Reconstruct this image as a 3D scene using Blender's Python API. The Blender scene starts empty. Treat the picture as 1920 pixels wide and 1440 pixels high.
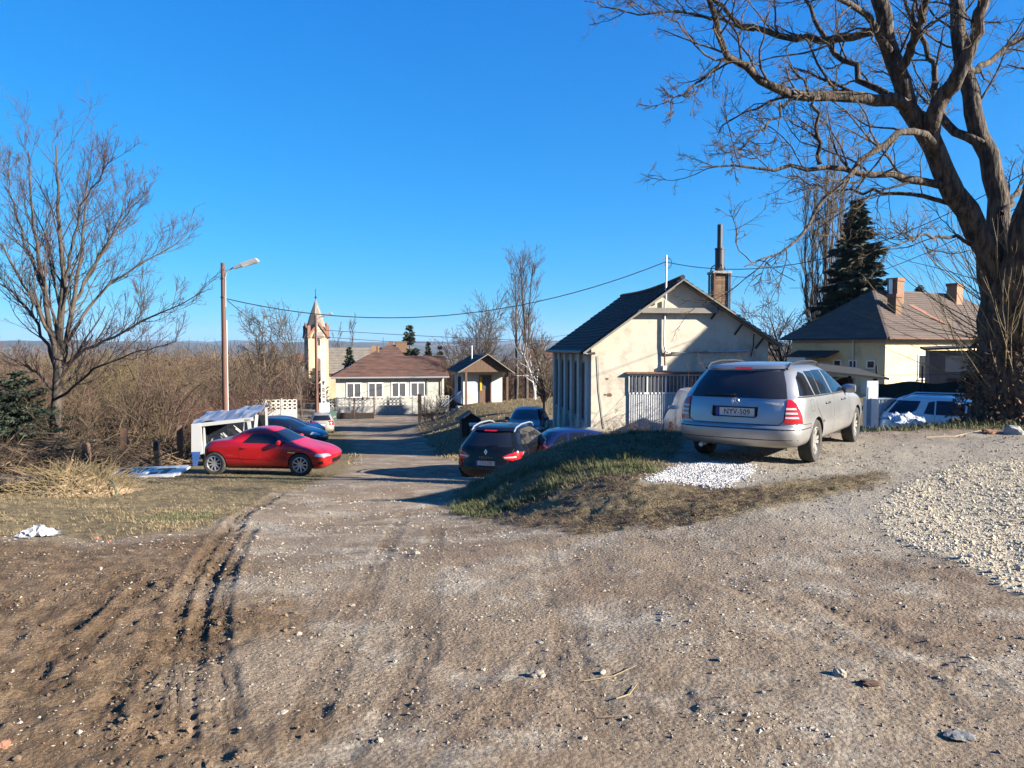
import bpy, bmesh, math, random
import numpy as np
from mathutils import Vector, Matrix
from mathutils.bvhtree import BVHTree
from mathutils.geometry import delaunay_2d_cdt

# ------------------------------------------------------------------ camera, sky, sun, exposure
SC = bpy.context.scene
COL = SC.collection
R = math.radians
FPX, HOR, EYE = 1450.0, 650.0, 1.6          # focal length in photo pixels, horizon row, eye height
TILT = math.atan((720 - HOR) / FPX)
cam_d = bpy.data.cameras.new('camera')
cam = bpy.data.objects.new('camera', cam_d)
COL.objects.link(cam)
cam.location = (0, 0, EYE)
cam.rotation_euler = (math.pi / 2 - TILT, 0, 0)
cam_d.sensor_width = 36
cam_d.lens = 36 * FPX / 1920
cam_d.clip_start = 0.1
cam_d.clip_end = 30000
SC.camera = cam

SUN_B, SUN_E = R(19), R(22)                  # sun: to the right, a little behind the camera, low
SUN = Vector((math.cos(SUN_E) * math.cos(SUN_B), -math.cos(SUN_E) * math.sin(SUN_B), math.sin(SUN_E)))
world = bpy.data.worlds.new('World')
SC.world = world
world.use_nodes = True
wn = world.node_tree
bg = wn.nodes['Background']
sky = wn.nodes.new('ShaderNodeTexSky')
sky.sky_type = 'NISHITA'
sky.sun_disc = False
sky.sun_elevation = SUN_E
sky.sun_rotation = math.atan2(SUN.x, SUN.y)
sky.altitude = 150
sky.air_density = 1.0
sky.dust_density = 0.0
sky.ozone_density = 6.0
sep = wn.nodes.new('ShaderNodeSeparateColor')
com = wn.nodes.new('ShaderNodeCombineColor')
wn.links.new(sky.outputs[0], sep.inputs[0])
for ch, (gain, gam) in enumerate(((0.40, 1.6), (0.53, 0.78), (0.68, 0.46))):   # clear deep-blue winter air: one colour response for the whole sky
    p1 = wn.nodes.new('ShaderNodeMath'); p1.operation = 'MULTIPLY'; p1.inputs[1].default_value = 0.1
    p2 = wn.nodes.new('ShaderNodeMath'); p2.operation = 'POWER'; p2.inputs[1].default_value = gam
    p3 = wn.nodes.new('ShaderNodeMath'); p3.operation = 'MULTIPLY'; p3.inputs[1].default_value = gain * 10
    wn.links.new(sep.outputs[ch], p1.inputs[0]); wn.links.new(p1.outputs[0], p2.inputs[0]); wn.links.new(p2.outputs[0], p3.inputs[0])
    wn.links.new(p3.outputs[0], com.inputs[ch])
wn.links.new(com.outputs[0], bg.inputs['Color'])
bg.inputs['Strength'].default_value = 0.05
sun_d = bpy.data.lights.new('sun', 'SUN')
sun_d.energy = 4.8
sun_d.angle = R(0.53)
sun_d.color = (1.0, 0.93, 0.82)
sun_o = bpy.data.objects.new('sun', sun_d)
COL.objects.link(sun_o)
sun_o.rotation_euler = (-SUN).to_track_quat('-Z', 'Y').to_euler()
SC.view_settings.view_transform = 'Standard'
SC.view_settings.look = 'None'
SC.view_settings.exposure = 2.0
SC.view_settings.gamma = 1.0
SC.view_settings.use_curve_mapping = False
SC.cycles.use_denoising = True
SC.cycles.max_bounces = 6
SC.cycles.diffuse_bounces = 3
SC.cycles.volume_bounces = 0

# ------------------------------------------------------------------ small helpers
RNG = np.random.default_rng(7)
random.seed(7)


def at(px, py, Y):
    """the point seen at photo pixel (px, py), Y metres ahead of the camera"""
    c, s = math.cos(TILT), math.sin(TILT)
    u = (720 - py) / FPX
    d = Vector(((px - 960) / FPX, c + u * s, -s + u * c))
    k = Y / d.y
    return Vector((d.x * k, Y, EYE + d.z * k))


def tag(o, label=None, cat=None, group=None, kind=None):
    if label: o['label'] = label
    if cat: o['category'] = cat
    if group: o['group'] = group
    if kind: o['kind'] = kind
    return o


def thing(name, label, cat, loc=(0, 0, 0), rz=0.0, group=None):
    o = bpy.data.objects.new(name, None)
    COL.objects.link(o)
    o.location = loc
    o.rotation_euler = (0, 0, rz)
    o.empty_display_size = 0.2
    return tag(o, label, cat, group)


def link(name, me, parent=None):
    o = bpy.data.objects.new(name, me)
    COL.objects.link(o)
    if parent is not None: o.parent = parent
    return o


def npmesh(name, V, Fc, mats, smooth=False, mi=None):
    """V (n,3) floats, Fc (m,k) ints (all the same size) or list of such arrays"""
    if not isinstance(Fc, (list, tuple)): Fc = [Fc]
    Fc = [np.asarray(f, dtype=np.int32) for f in Fc if len(f)]
    me = bpy.data.meshes.new(name)
    V = np.asarray(V, dtype=np.float32)
    me.vertices.add(len(V))
    me.vertices.foreach_set('co', V.ravel())
    loops = np.concatenate([f.ravel() for f in Fc])
    sizes = np.concatenate([np.full(len(f), f.shape[1], dtype=np.int32) for f in Fc])
    starts = np.concatenate([[0], np.cumsum(sizes)[:-1]]).astype(np.int32)
    me.loops.add(len(loops))
    me.loops.foreach_set('vertex_index', loops)
    me.polygons.add(len(sizes))
    me.polygons.foreach_set('loop_start', starts)
    if mi is not None: me.polygons.foreach_set('material_index', np.asarray(mi, dtype=np.int32))
    me.polygons.foreach_set('use_smooth', np.full(len(sizes), bool(smooth)))
    for m in (mats if isinstance(mats, (list, tuple)) else [mats]):
        me.materials.append(m)
    me.update(calc_edges=True)
    return me


class MB:
    """collects simple shapes into one mesh"""

    def __init__(s):
        s.v, s.f = [], []

    def add(s, vs, fs):
        b = len(s.v)
        s.v += [tuple(v) for v in vs]
        s.f += [tuple(b + i for i in f) for f in fs]
        return s

    def box(s, x0, x1, y0, y1, z0, z1, M=None):
        vs = [Vector((x, y, z)) for z in (z0, z1) for y in (y0, y1) for x in (x0, x1)]
        if M: vs = [M @ v for v in vs]
        return s.add(vs, [(0, 2, 3, 1), (4, 5, 7, 6), (0, 1, 5, 4), (2, 6, 7, 3), (0, 4, 6, 2), (1, 3, 7, 5)])

    def bar(s, p, q, w, h, up=(0, 0, 1)):
        p, q = Vector(p), Vector(q)
        d = (q - p)
        L = d.length
        d.normalize()
        side = d.cross(Vector(up))
        if side.length < 1e-4: side = d.cross(Vector((1, 0, 0)))
        side.normalize()
        u = side.cross(d)
        M = Matrix((( d.x, side.x, u.x, p.x), (d.y, side.y, u.y, p.y), (d.z, side.z, u.z, p.z), (0, 0, 0, 1)))
        return s.box(0, L, -w / 2, w / 2, -h / 2, h / 2, M)

    def tube(s, pts, rad, n=8, cap=True):
        pts = [Vector(p) for p in pts]
        if not isinstance(rad, (list, tuple)): rad = [rad] * len(pts)
        vs, fs = [], []
        for i, p in enumerate(pts):
            t = (pts[min(i + 1, len(pts) - 1)] - pts[max(i - 1, 0)]).normalized()
            ref = Vector((0, 0, 1)) if abs(t.z) < 0.9 else Vector((1, 0, 0))
            if i == 0: ref0 = ref
            a = t.cross(ref0)
            if a.length < 1e-3: a = t.cross(Vector((0, 1, 0)))
            a.normalize()
            b = a.cross(t)
            for k in range(n):
                an = 2 * math.pi * k / n
                vs.append(p + rad[i] * (math.cos(an) * a + math.sin(an) * b))
        for i in range(len(pts) - 1):
            for k in range(n):
                fs.append((i * n + k, i * n + (k + 1) % n, (i + 1) * n + (k + 1) % n, (i + 1) * n + k))
        if cap:
            fs.append(tuple(range(n)))
            fs.append(tuple(range((len(pts) - 1) * n + n - 1, (len(pts) - 1) * n - 1, -1)))
        return s.add(vs, fs)

    def lathe(s, prof, n=24, M=None):
        """profile of (r, h) turned about local z"""
        vs, fs = [], []
        for r, h in prof:
            for k in range(n):
                a = 2 * math.pi * k / n
                vs.append(Vector((r * math.cos(a), r * math.sin(a), h)))
        if M: vs = [M @ v for v in vs]
        m = len(prof)
        for i in range(m - 1):
            for k in range(n):
                fs.append((i * n + k, i * n + (k + 1) % n, (i + 1) * n + (k + 1) % n, (i + 1) * n + k))
        return s.add(vs, fs)

    def prism(s, poly, y0, y1, M=None):
        """polygon in x,z extruded along y"""
        n = len(poly)
        vs = [Vector((x, y0, z)) for x, z in poly] + [Vector((x, y1, z)) for x, z in poly]
        if M: vs = [M @ v for v in vs]
        fs = [tuple(range(n)), tuple(range(2 * n - 1, n - 1, -1))]
        fs += [(i, i + n, (i + 1) % n + n, (i + 1) % n) for i in range(n)]
        return s.add(vs, fs)

    def mesh(s, name, mat, smooth=False):
        me = bpy.data.meshes.new(name)
        me.from_pydata(s.v, [], s.f)
        bm = bmesh.new()
        bm.from_mesh(me)
        bmesh.ops.recalc_face_normals(bm, faces=bm.faces)
        bm.to_mesh(me)
        bm.free()
        for m in (mat if isinstance(mat, (list, tuple)) else [mat]): me.materials.append(m)
        if smooth:
            me.polygons.foreach_set('use_smooth', [True] * len(me.polygons))
            try: me.set_sharp_from_angle(angle=R(40))
            except Exception: pass
        return me

    def build(s, name, mat, parent=None, smooth=False):
        return link(name, s.mesh(name, mat, smooth), parent)


# ------------------------------------------------------------------ noise in numpy
_perm = np.random.default_rng(3).random((256, 256)).astype(np.float32)


def vnoise(x, y):
    xi, yi = np.floor(x).astype(np.int64), np.floor(y).astype(np.int64)
    fx, fy = x - xi, y - yi
    fx, fy = fx * fx * (3 - 2 * fx), fy * fy * (3 - 2 * fy)
    a, b = xi & 255, yi & 255
    a1, b1 = (xi + 1) & 255, (yi + 1) & 255
    return (_perm[a, b] * (1 - fx) + _perm[a1, b] * fx) * (1 - fy) + (_perm[a, b1] * (1 - fx) + _perm[a1, b1] * fx) * fy


def fbm(x, y, o=4):
    t, a, n = 0, 0.5, 0
    for i in range(o):
        t = t + a * vnoise(x * 2 ** i + 17.3 * i, y * 2 ** i + 5.1 * i)
        n += a
        a *= 0.5
    return t / n


def sstep(a, b, x):
    t = np.clip((x - a) / (b - a), 0, 1)
    return t * t * (3 - 2 * t)


# ------------------------------------------------------------------ materials
ALB = 0.76          # common factor on the base colours below


def mat(name, col=(0.5, 0.5, 0.5), rough=0.8, metal=0.0, spec=0.5, var=0.0, vscale=5.0, bump=0.0, bscale=20.0,
        col2=None, coat=0.0, rand=0.0, stretch=(1, 1, 1), grime=0.0):
    if metal < .5:
        col = tuple(c * ALB for c in col)
        col2 = tuple(c * ALB for c in col2) if col2 else None
    m = bpy.data.materials.new(name)
    m.use_nodes = True
    nt = m.node_tree
    p = nt.nodes['Principled BSDF']
    p.inputs['Roughness'].default_value = rough
    p.inputs['Metallic'].default_value = metal
    p.inputs['Specular IOR Level'].default_value = spec
    p.inputs['Coat Weight'].default_value = coat
    p.inputs['Coat Roughness'].default_value = 0.06
    L = nt.links.new
    tc = nt.nodes.new('ShaderNodeTexCoord')
    mp = nt.nodes.new('ShaderNodeMapping')
    mp.inputs['Scale'].default_value = stretch
    L(tc.outputs['Object'], mp.inputs[0])
    c2 = col2 or tuple(max(0, c * (1 - var)) for c in col)
    if var or col2:
        n = nt.nodes.new('ShaderNodeTexNoise')
        n.inputs['Scale'].default_value = vscale
        n.inputs['Detail'].default_value = 6
        n.inputs['Roughness'].default_value = 0.65
        L(mp.outputs[0], n.inputs['Vector'])
        r = nt.nodes.new('ShaderNodeValToRGB')
        r.color_ramp.elements[0].position = 0.32 if bump < .95 else .42
        r.color_ramp.elements[1].position = 0.68 if bump < .95 else .60
        r.color_ramp.elements[0].color = (*c2, 1)
        r.color_ramp.elements[1].color = (*col, 1)
        L(n.outputs['Fac'], r.inputs[0])
        out = r.outputs[0]
    else:
        r = nt.nodes.new('ShaderNodeRGB')
        r.outputs[0].default_value = (*col, 1)
        out = r.outputs[0]
    if grime:
        g1n = nt.nodes.new('ShaderNodeTexNoise')
        g1n.inputs['Scale'].default_value = 0.9
        g1n.inputs['Detail'].default_value = 9
        g1n.inputs['Roughness'].default_value = 0.72
        L(tc.outputs['Object'], g1n.inputs['Vector'])
        gr_ = nt.nodes.new('ShaderNodeValToRGB')
        gr_.color_ramp.elements[0].position = 0.50
        gr_.color_ramp.elements[1].position = 0.72
        gr_.color_ramp.elements[0].color = (0, 0, 0, 1)
        gr_.color_ramp.elements[1].color = (grime, grime, grime, 1)
        L(g1n.outputs['Fac'], gr_.inputs[0])
        mg = nt.nodes.new('ShaderNodeMix')
        mg.data_type = 'RGBA'
        L(gr_.outputs[0], mg.inputs['Factor'])
        L(out, mg.inputs[6])
        mg.inputs[7].default_value = (0.16, 0.12, 0.085, 1)
        out = mg.outputs[2]
    if rand:
        oi = nt.nodes.new('ShaderNodeObjectInfo')
        h = nt.nodes.new('ShaderNodeHueSaturation')
        mr = nt.nodes.new('ShaderNodeMapRange')
        mr.inputs['To Min'].default_value = 1 - rand
        mr.inputs['To Max'].default_value = 1 + rand
        L(oi.outputs['Random'], mr.inputs['Value'])
        L(mr.outputs[0], h.inputs['Value'])
        L(out, h.inputs['Color'])
        out = h.outputs[0]
    L(out, p.inputs['Base Color'])
    if bump:
        n = nt.nodes.new('ShaderNodeTexNoise')
        n.inputs['Scale'].default_value = bscale
        n.inputs['Detail'].default_value = 5
        L(mp.outputs[0], n.inputs['Vector'])
        b = nt.nodes.new('ShaderNodeBump')
        b.inputs['Strength'].default_value = bump
        b.inputs['Distance'].default_value = 0.02 if bump < .95 else 0.07
        L(n.outputs['Fac'], b.inputs['Height'])
        L(b.outputs[0], p.inputs['Normal'])
    return m


M = {}
M['plaster'] = mat('plaster_cream', (0.74, 0.645, 0.50), 0.9, var=0.20, vscale=1.6, bump=0.35, bscale=30, grime=0.75)
M['plaster_grey'] = mat('plaster_grey', (0.36, 0.35, 0.33), 0.9, var=0.3, vscale=2.5, bump=0.3, bscale=25)
M['shed_grey_shaded'] = mat('shaded_grey_boards', (0.14, 0.14, 0.14), 0.9, var=0.4, vscale=2.0, bump=0.3)  # boards darkened in colour for the shade the shed stands in
M['plaster_white'] = mat('plaster_white', (0.66, 0.63, 0.55), 0.9, var=0.15, vscale=1.5, bump=0.2, grime=0.6)
M['plaster_village'] = mat('plaster_village', (0.55, 0.52, 0.44), 0.9, var=0.15, vscale=1.2, bump=0.2, grime=0.5)
M['plaster_yellow'] = mat('plaster_yellow', (0.66, 0.545, 0.31), 0.9, var=0.15, vscale=1.2, bump=0.2, grime=0.6)
M['church'] = mat('church_plaster', (0.62, 0.50, 0.34), 0.9, col2=(0.46, 0.29, 0.17), vscale=0.9, stretch=(1, 1, 0.35))
M['brickred'] = mat('brick_trim', (0.27, 0.125, 0.075), 0.85, var=0.3, vscale=3)
M['brick'] = mat('brick', (0.30, 0.17, 0.095), 0.9, var=0.4, vscale=9, bump=0.3, rand=0.3)
M['mortar'] = mat('mortar', (0.30, 0.26, 0.21), 0.95, var=0.2)
M['tile_dark'] = mat('roof_tile_dark', (0.035, 0.03, 0.028), 0.85, var=0.5, vscale=3, bump=0.4)
M['tile_red'] = mat('roof_tile_red', (0.175, 0.08, 0.052), 0.85, col2=(0.06, 0.037, 0.03), vscale=1.6, bump=0.3, stretch=(0.6, 1, 2.5))
M['tile_brown'] = mat('roof_slate_brown', (0.125, 0.088, 0.067), 0.85, var=0.35, vscale=1.4, bump=0.3, stretch=(1, 1, 2))
M['spire'] = mat('spire_slate', (0.26, 0.225, 0.18), 0.8, var=0.4, vscale=1.5)
M['wood_grey'] = mat('weathered_wood', (0.30, 0.27, 0.23), 0.85, var=0.35, vscale=6, bump=0.3, stretch=(1, 1, 4))
M['wood_brown'] = mat('brown_wood', (0.17, 0.095, 0.055), 0.8, var=0.45, vscale=7, bump=0.3, stretch=(5, 5, 0.7))
M['wood_dark'] = mat('dark_wood', (0.05, 0.035, 0.027), 0.8, var=0.4, vscale=6, bump=0.2)
M['pole_wood'] = mat('pole_wood', (0.16, 0.075, 0.05), 0.8, var=0.35, vscale=8, stretch=(3, 3, 0.3))
M['concrete'] = mat('concrete', (0.42, 0.40, 0.36), 0.9, var=0.25, vscale=4, bump=0.3)
M['white_paint'] = mat('white_paint', (0.75, 0.75, 0.73), 0.5, var=0.12, vscale=5)
M['door_metal'] = mat('ribbed_door_metal', (0.58, 0.56, 0.52), 0.55, var=0.25, vscale=3)
M['glass'] = mat('window_glass', (0.012, 0.014, 0.018), 0.06, spec=0.6, var=0.3, vscale=1.5)
M['glass_dusty'] = mat('dusty_glass', (0.030, 0.030, 0.033), 0.16, spec=0.5, var=0.25, vscale=3)
M['curtain_glass'] = mat('curtained_glass', (0.13, 0.13, 0.14), 0.15, spec=0.5, var=0.5, vscale=8, stretch=(3, 3, 0.2))
M['rust'] = mat('rusty_metal', (0.20, 0.085, 0.04), 0.85, col2=(0.07, 0.045, 0.035), vscale=8)
M['black_metal'] = mat('black_metal', (0.02, 0.02, 0.022), 0.5, var=0.3)
M['flue'] = mat('flue_pipe', (0.05, 0.042, 0.04), 0.55, var=0.4, vscale=4)
M['grey_metal'] = mat('grey_metal', (0.42, 0.43, 0.44), 0.45, metal=0.6, var=0.15)
M['galv'] = mat('galvanised_steel', (0.60, 0.62, 0.64), 0.35, metal=0.8, var=0.15)
M['cable'] = mat('black_cable', (0.012, 0.012, 0.014), 0.6)
M['lamp_body'] = mat('lamp_housing', (0.50, 0.50, 0.48), 0.5, var=0.15)
M['green_metal'] = mat('green_metal', (0.08, 0.18, 0.12), 0.6, var=0.2)
M['green_net'] = mat('green_fence_net', (0.018, 0.028, 0.022), 0.9, var=0.35, vscale=2)
M['blue_tarp'] = mat('blue_tarp', (0.03, 0.10, 0.32), 0.6, var=0.3)
M['white_tarp'] = mat('white_plastic_sheet', (0.62, 0.64, 0.67), 0.45, var=0.2, vscale=3, bump=0.6, bscale=6)
M['plastic'] = mat('clear_plastic_bag', (0.50, 0.51, 0.53), 0.25, var=0.35, vscale=18, bump=0.8, bscale=25)
M['bark'] = mat('bark', (0.13, 0.092, 0.062), 0.95, col2=(0.022, 0.017, 0.013), vscale=11, bump=1.0, bscale=17, stretch=(1, 1, 0.22))
M['bark_grey'] = mat('bark_grey', (0.11, 0.085, 0.065), 0.95, col2=(0.035, 0.028, 0.022), vscale=7, bump=0.6, stretch=(1, 1, 0.4))
M['twig'] = mat('twig', (0.135, 0.10, 0.072), 0.9, col2=(0.06, 0.043, 0.03), vscale=1.5)
M['twig_moss'] = mat('lichen_twig', (0.15, 0.10, 0.045), 0.9, col2=(0.04, 0.03, 0.023), vscale=1.3)
M['twig_purple'] = mat('purple_twig', (0.13, 0.078, 0.068), 0.9, col2=(0.06, 0.038, 0.033), vscale=0.7)
M['shoot'] = mat('pale_shoot', (0.36, 0.27, 0.13), 0.8, col2=(0.16, 0.12, 0.06), vscale=2.0)
M['scrub'] = mat('scrub_twig', (0.16, 0.105, 0.06), 0.95, col2=(0.05, 0.034, 0.022), vscale=0.8, rand=0.35)
M['scrub_red'] = mat('scrub_twig_red', (0.16, 0.075, 0.055), 0.95, col2=(0.06, 0.032, 0.026), vscale=0.8, rand=0.25)
M['scrub_olive'] = mat('scrub_twig_olive', (0.19, 0.145, 0.055), 0.95, col2=(0.07, 0.055, 0.026), vscale=0.8, rand=0.25)
M['brush'] = mat('brushwood_twig', (0.17, 0.115, 0.07), 0.95, col2=(0.075, 0.052, 0.035), vscale=.25)
M['brush_red'] = mat('brushwood_twig_red', (0.20, 0.10, 0.06), 0.95, col2=(0.08, 0.045, 0.032), vscale=.25)
M['needle'] = mat('spruce_needles', (0.048, 0.074, 0.038), 0.85, col2=(0.02, 0.034, 0.024), vscale=0.9)
M['needle_blue'] = mat('pine_needles', (0.060, 0.085, 0.050), 0.85, col2=(0.03, 0.045, 0.025), vscale=0.9)
M['thuja'] = mat('thuja_scales', (0.10, 0.085, 0.022), 0.9, col2=(0.035, 0.04, 0.015), vscale=2)
M['grass'] = mat('green_grass', (0.135, 0.14, 0.042), 0.8, col2=(0.075, 0.085, 0.026), vscale=1.5)
M['straw'] = mat('dry_grass', (0.33, 0.245, 0.125), 0.9, col2=(0.18, 0.13, 0.06), vscale=1.2)
M['straw_dark'] = mat('dead_litter', (0.125, 0.068, 0.038), 0.95, col2=(0.045, 0.027, 0.017), vscale=2)
M['leaf_brown'] = mat('dead_leaf', (0.24, 0.125, 0.06), 0.9, col2=(0.07, 0.04, 0.025), vscale=6)
M['stone'] = mat('limestone', (0.40, 0.345, 0.265), 0.9, var=0.3, vscale=12, bump=0.4, bscale=30, rand=0.2)
M['chip'] = mat('limestone_chip', (0.50, 0.44, 0.345), 0.9, col2=(0.30, 0.25, 0.19), vscale=20)
M['slab'] = mat('grey_slab', (0.22, 0.215, 0.20), 0.9, var=0.3, vscale=15, bump=0.3)
M['pebble'] = mat('road_pebble', (0.34, 0.285, 0.21), 0.9, col2=(0.15, 0.12, 0.09), vscale=9)
M['gravel'] = mat('pale_gravel', (0.60, 0.52, 0.385), 0.9, col2=(0.38, 0.32, 0.225), vscale=14)
M['white_gravel'] = mat('white_gravel', (0.60, 0.575, 0.54), 0.85, col2=(0.40, 0.38, 0.35), vscale=20)
M['clod'] = mat('mud_clod', (0.19, 0.125, 0.075), 0.95, col2=(0.10, 0.067, 0.04), vscale=8)
M['rubber'] = mat('tyre_rubber', (0.022, 0.021, 0.02), 0.85, col2=(0.06, 0.053, 0.045), vscale=6)
M['rim'] = mat('alloy_rim', (0.55, 0.55, 0.55), 0.35, metal=0.7, var=0.15)
M['rim_dusty'] = mat('dusty_rim', (0.30, 0.28, 0.25), 0.6, metal=0.3, var=0.25)
M['under'] = mat('underbody_black', (0.008, 0.008, 0.008), 0.9)
M['black_trim'] = mat('black_trim', (0.012, 0.012, 0.013), 0.45)
M['seam'] = mat('panel_gap', (0.02, 0.02, 0.022), 0.8)
M['chrome'] = mat('chrome', (0.80, 0.80, 0.80), 0.15, metal=1.0)
M['red_lens'] = mat('red_lamp_lens', (0.50, 0.008, 0.014), 0.15, spec=0.6, coat=0.6)
M['clear_lens'] = mat('clear_lamp_lens', (0.62, 0.58, 0.52), 0.15, coat=0.5)
M['head_lens'] = mat('headlamp_lens', (0.45, 0.46, 0.46), 0.08, metal=0.5, coat=1.0)
M['plate'] = mat('number_plate_white', (0.62, 0.63, 0.63), 0.5, var=0.08)
M['plate_blue'] = mat('number_plate_blue', (0.02, 0.05, 0.30), 0.5)
M['ink'] = mat('black_lettering', (0.01, 0.01, 0.01), 0.6)


def paint(name, col, rough=0.32, metal=0.4, dust=0.3, dcol=(0.30, 0.25, 0.19)):
    col, dcol = tuple(c * (ALB + .1) for c in col), tuple(c * ALB for c in dcol)
    m = mat(name, col, rough, metal=metal, coat=0.7)
    nt = m.node_tree
    p = nt.nodes['Principled BSDF']
    L = nt.links.new
    tc = nt.nodes.new('ShaderNodeTexCoord')
    sp = nt.nodes.new('ShaderNodeSeparateXYZ')
    L(tc.outputs['Object'], sp.inputs[0])
    mr = nt.nodes.new('ShaderNodeMapRange')
    mr.inputs['From Min'].default_value = 0.75
    mr.inputs['From Max'].default_value = 0.15
    mr.inputs['To Min'].default_value = dust * 0.25
    mr.inputs['To Max'].default_value = min(1, dust * 1.6)
    L(sp.outputs['Z'], mr.inputs['Value'])
    n = nt.nodes.new('ShaderNodeTexNoise')
    n.inputs['Scale'].default_value = 3.0
    n.inputs['Detail'].default_value = 6
    L(tc.outputs['Object'], n.inputs['Vector'])
    mu = nt.nodes.new('ShaderNodeMath')
    mu.operation = 'MULTIPLY'
    L(mr.outputs[0], mu.inputs[0])
    L(n.outputs['Fac'], mu.inputs[1])
    mx = nt.nodes.new('ShaderNodeMix')
    mx.data_type = 'RGBA'
    L(mu.outputs[0], mx.inputs['Factor'])
    mx.inputs[6].default_value = (*col, 1)
    mx.inputs[7].default_value = (*dcol, 1)
    L(mx.outputs[2], p.inputs['Base Color'])
    ma = nt.nodes.new('ShaderNodeMath')
    ma.operation = 'MULTIPLY_ADD'
    L(mu.outputs[0], ma.inputs[0])
    ma.inputs[1].default_value = 0.6
    ma.inputs[2].default_value = rough
    L(ma.outputs[0], p.inputs['Roughness'])
    return m


M['silver'] = paint('silver_paint', (0.42, 0.42, 0.42), 0.34, 0.8, 0.7)
M['black_paint'] = paint('black_paint', (0.004, 0.005, 0.007), 0.12, 0.0, 0.03)
M['black_paint'].node_tree.nodes['Principled BSDF'].inputs['Coat Weight'].default_value = .15
M['black_paint'].node_tree.nodes['Principled BSDF'].inputs['Specular IOR Level'].default_value = .25
M['red_paint'] = paint('red_paint', (0.46, 0.004, 0.008), 0.25, 0.05, 0.10)
M['red_paint'].node_tree.nodes['Principled BSDF'].inputs['Coat Weight'].default_value = .35
M['navy_paint'] = paint('navy_paint', (0.004, 0.008, 0.026), 0.2, 0.1, 0.06)
M['blue_paint'] = paint('blue_paint', (0.006, 0.018, 0.085), 0.25, 0.2, 0.10)
M['beige_paint'] = paint('beige_paint', (0.42, 0.37, 0.30), 0.35, 0.5, 0.2)
M['dark_paint'] = paint('dark_paint', (0.02, 0.026, 0.036), 0.25, 0.3, 0.15)
M['white_car'] = paint('white_car_paint', (0.62, 0.63, 0.64), 0.35, 0.1, 0.35)

# ------------------------------------------------------------------ terrain height
ZR = np.array([(-400, 40), (-120, 20), (-60, 10.5), (-28, 2.2), (-12, .05), (0, 0), (4, -.02), (8, -.35), (12, -.85), (16, -1.35), (22, -2.04), (30, -2.8), (40, -3.5),  # rise behind the camera added to darken the reflections in the cars
               (55, -4.5), (71, -4.95), (82, -5.15), (105, -5.7), (140, -8), (250, -18), (500, -34), (1500, -52), (9000, -56), (30000, -60)], float)
XR = np.array([(-60, 2), (0, .4), (4, -.2), (8, -1.0), (12, -1.8), (22, -3.2), (40, -6.3), (55, -9.1), (71, -10.3), (82, -9), (400, -40)], float)


def pchip(x, xs, ys):
    h = np.diff(xs)
    d = np.diff(ys) / h
    m = np.zeros(len(xs))
    m[0], m[-1] = d[0], d[-1]
    for i in range(1, len(xs) - 1):
        if d[i - 1] * d[i] > 0:
            w1, w2 = 2 * h[i] + h[i - 1], h[i] + 2 * h[i - 1]
            m[i] = (w1 + w2) / (w1 / d[i - 1] + w2 / d[i])
    x = np.clip(x, xs[0], xs[-1])
    i = np.clip(np.searchsorted(xs, x) - 1, 0, len(xs) - 2)
    t = (x - xs[i]) / h[i]
    return ((1 + 2 * t) * (1 - t) ** 2 * ys[i] + t * (1 - t) ** 2 * h[i] * m[i] + t * t * (3 - 2 * t) * ys[i + 1] + t * t * (t - 1) * h[i] * m[i + 1])


def zr(y): return pchip(np.asarray(y, float), ZR[:, 0], ZR[:, 1])
def xroad(y): return pchip(np.asarray(y, float), XR[:, 0], XR[:, 1])


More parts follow.
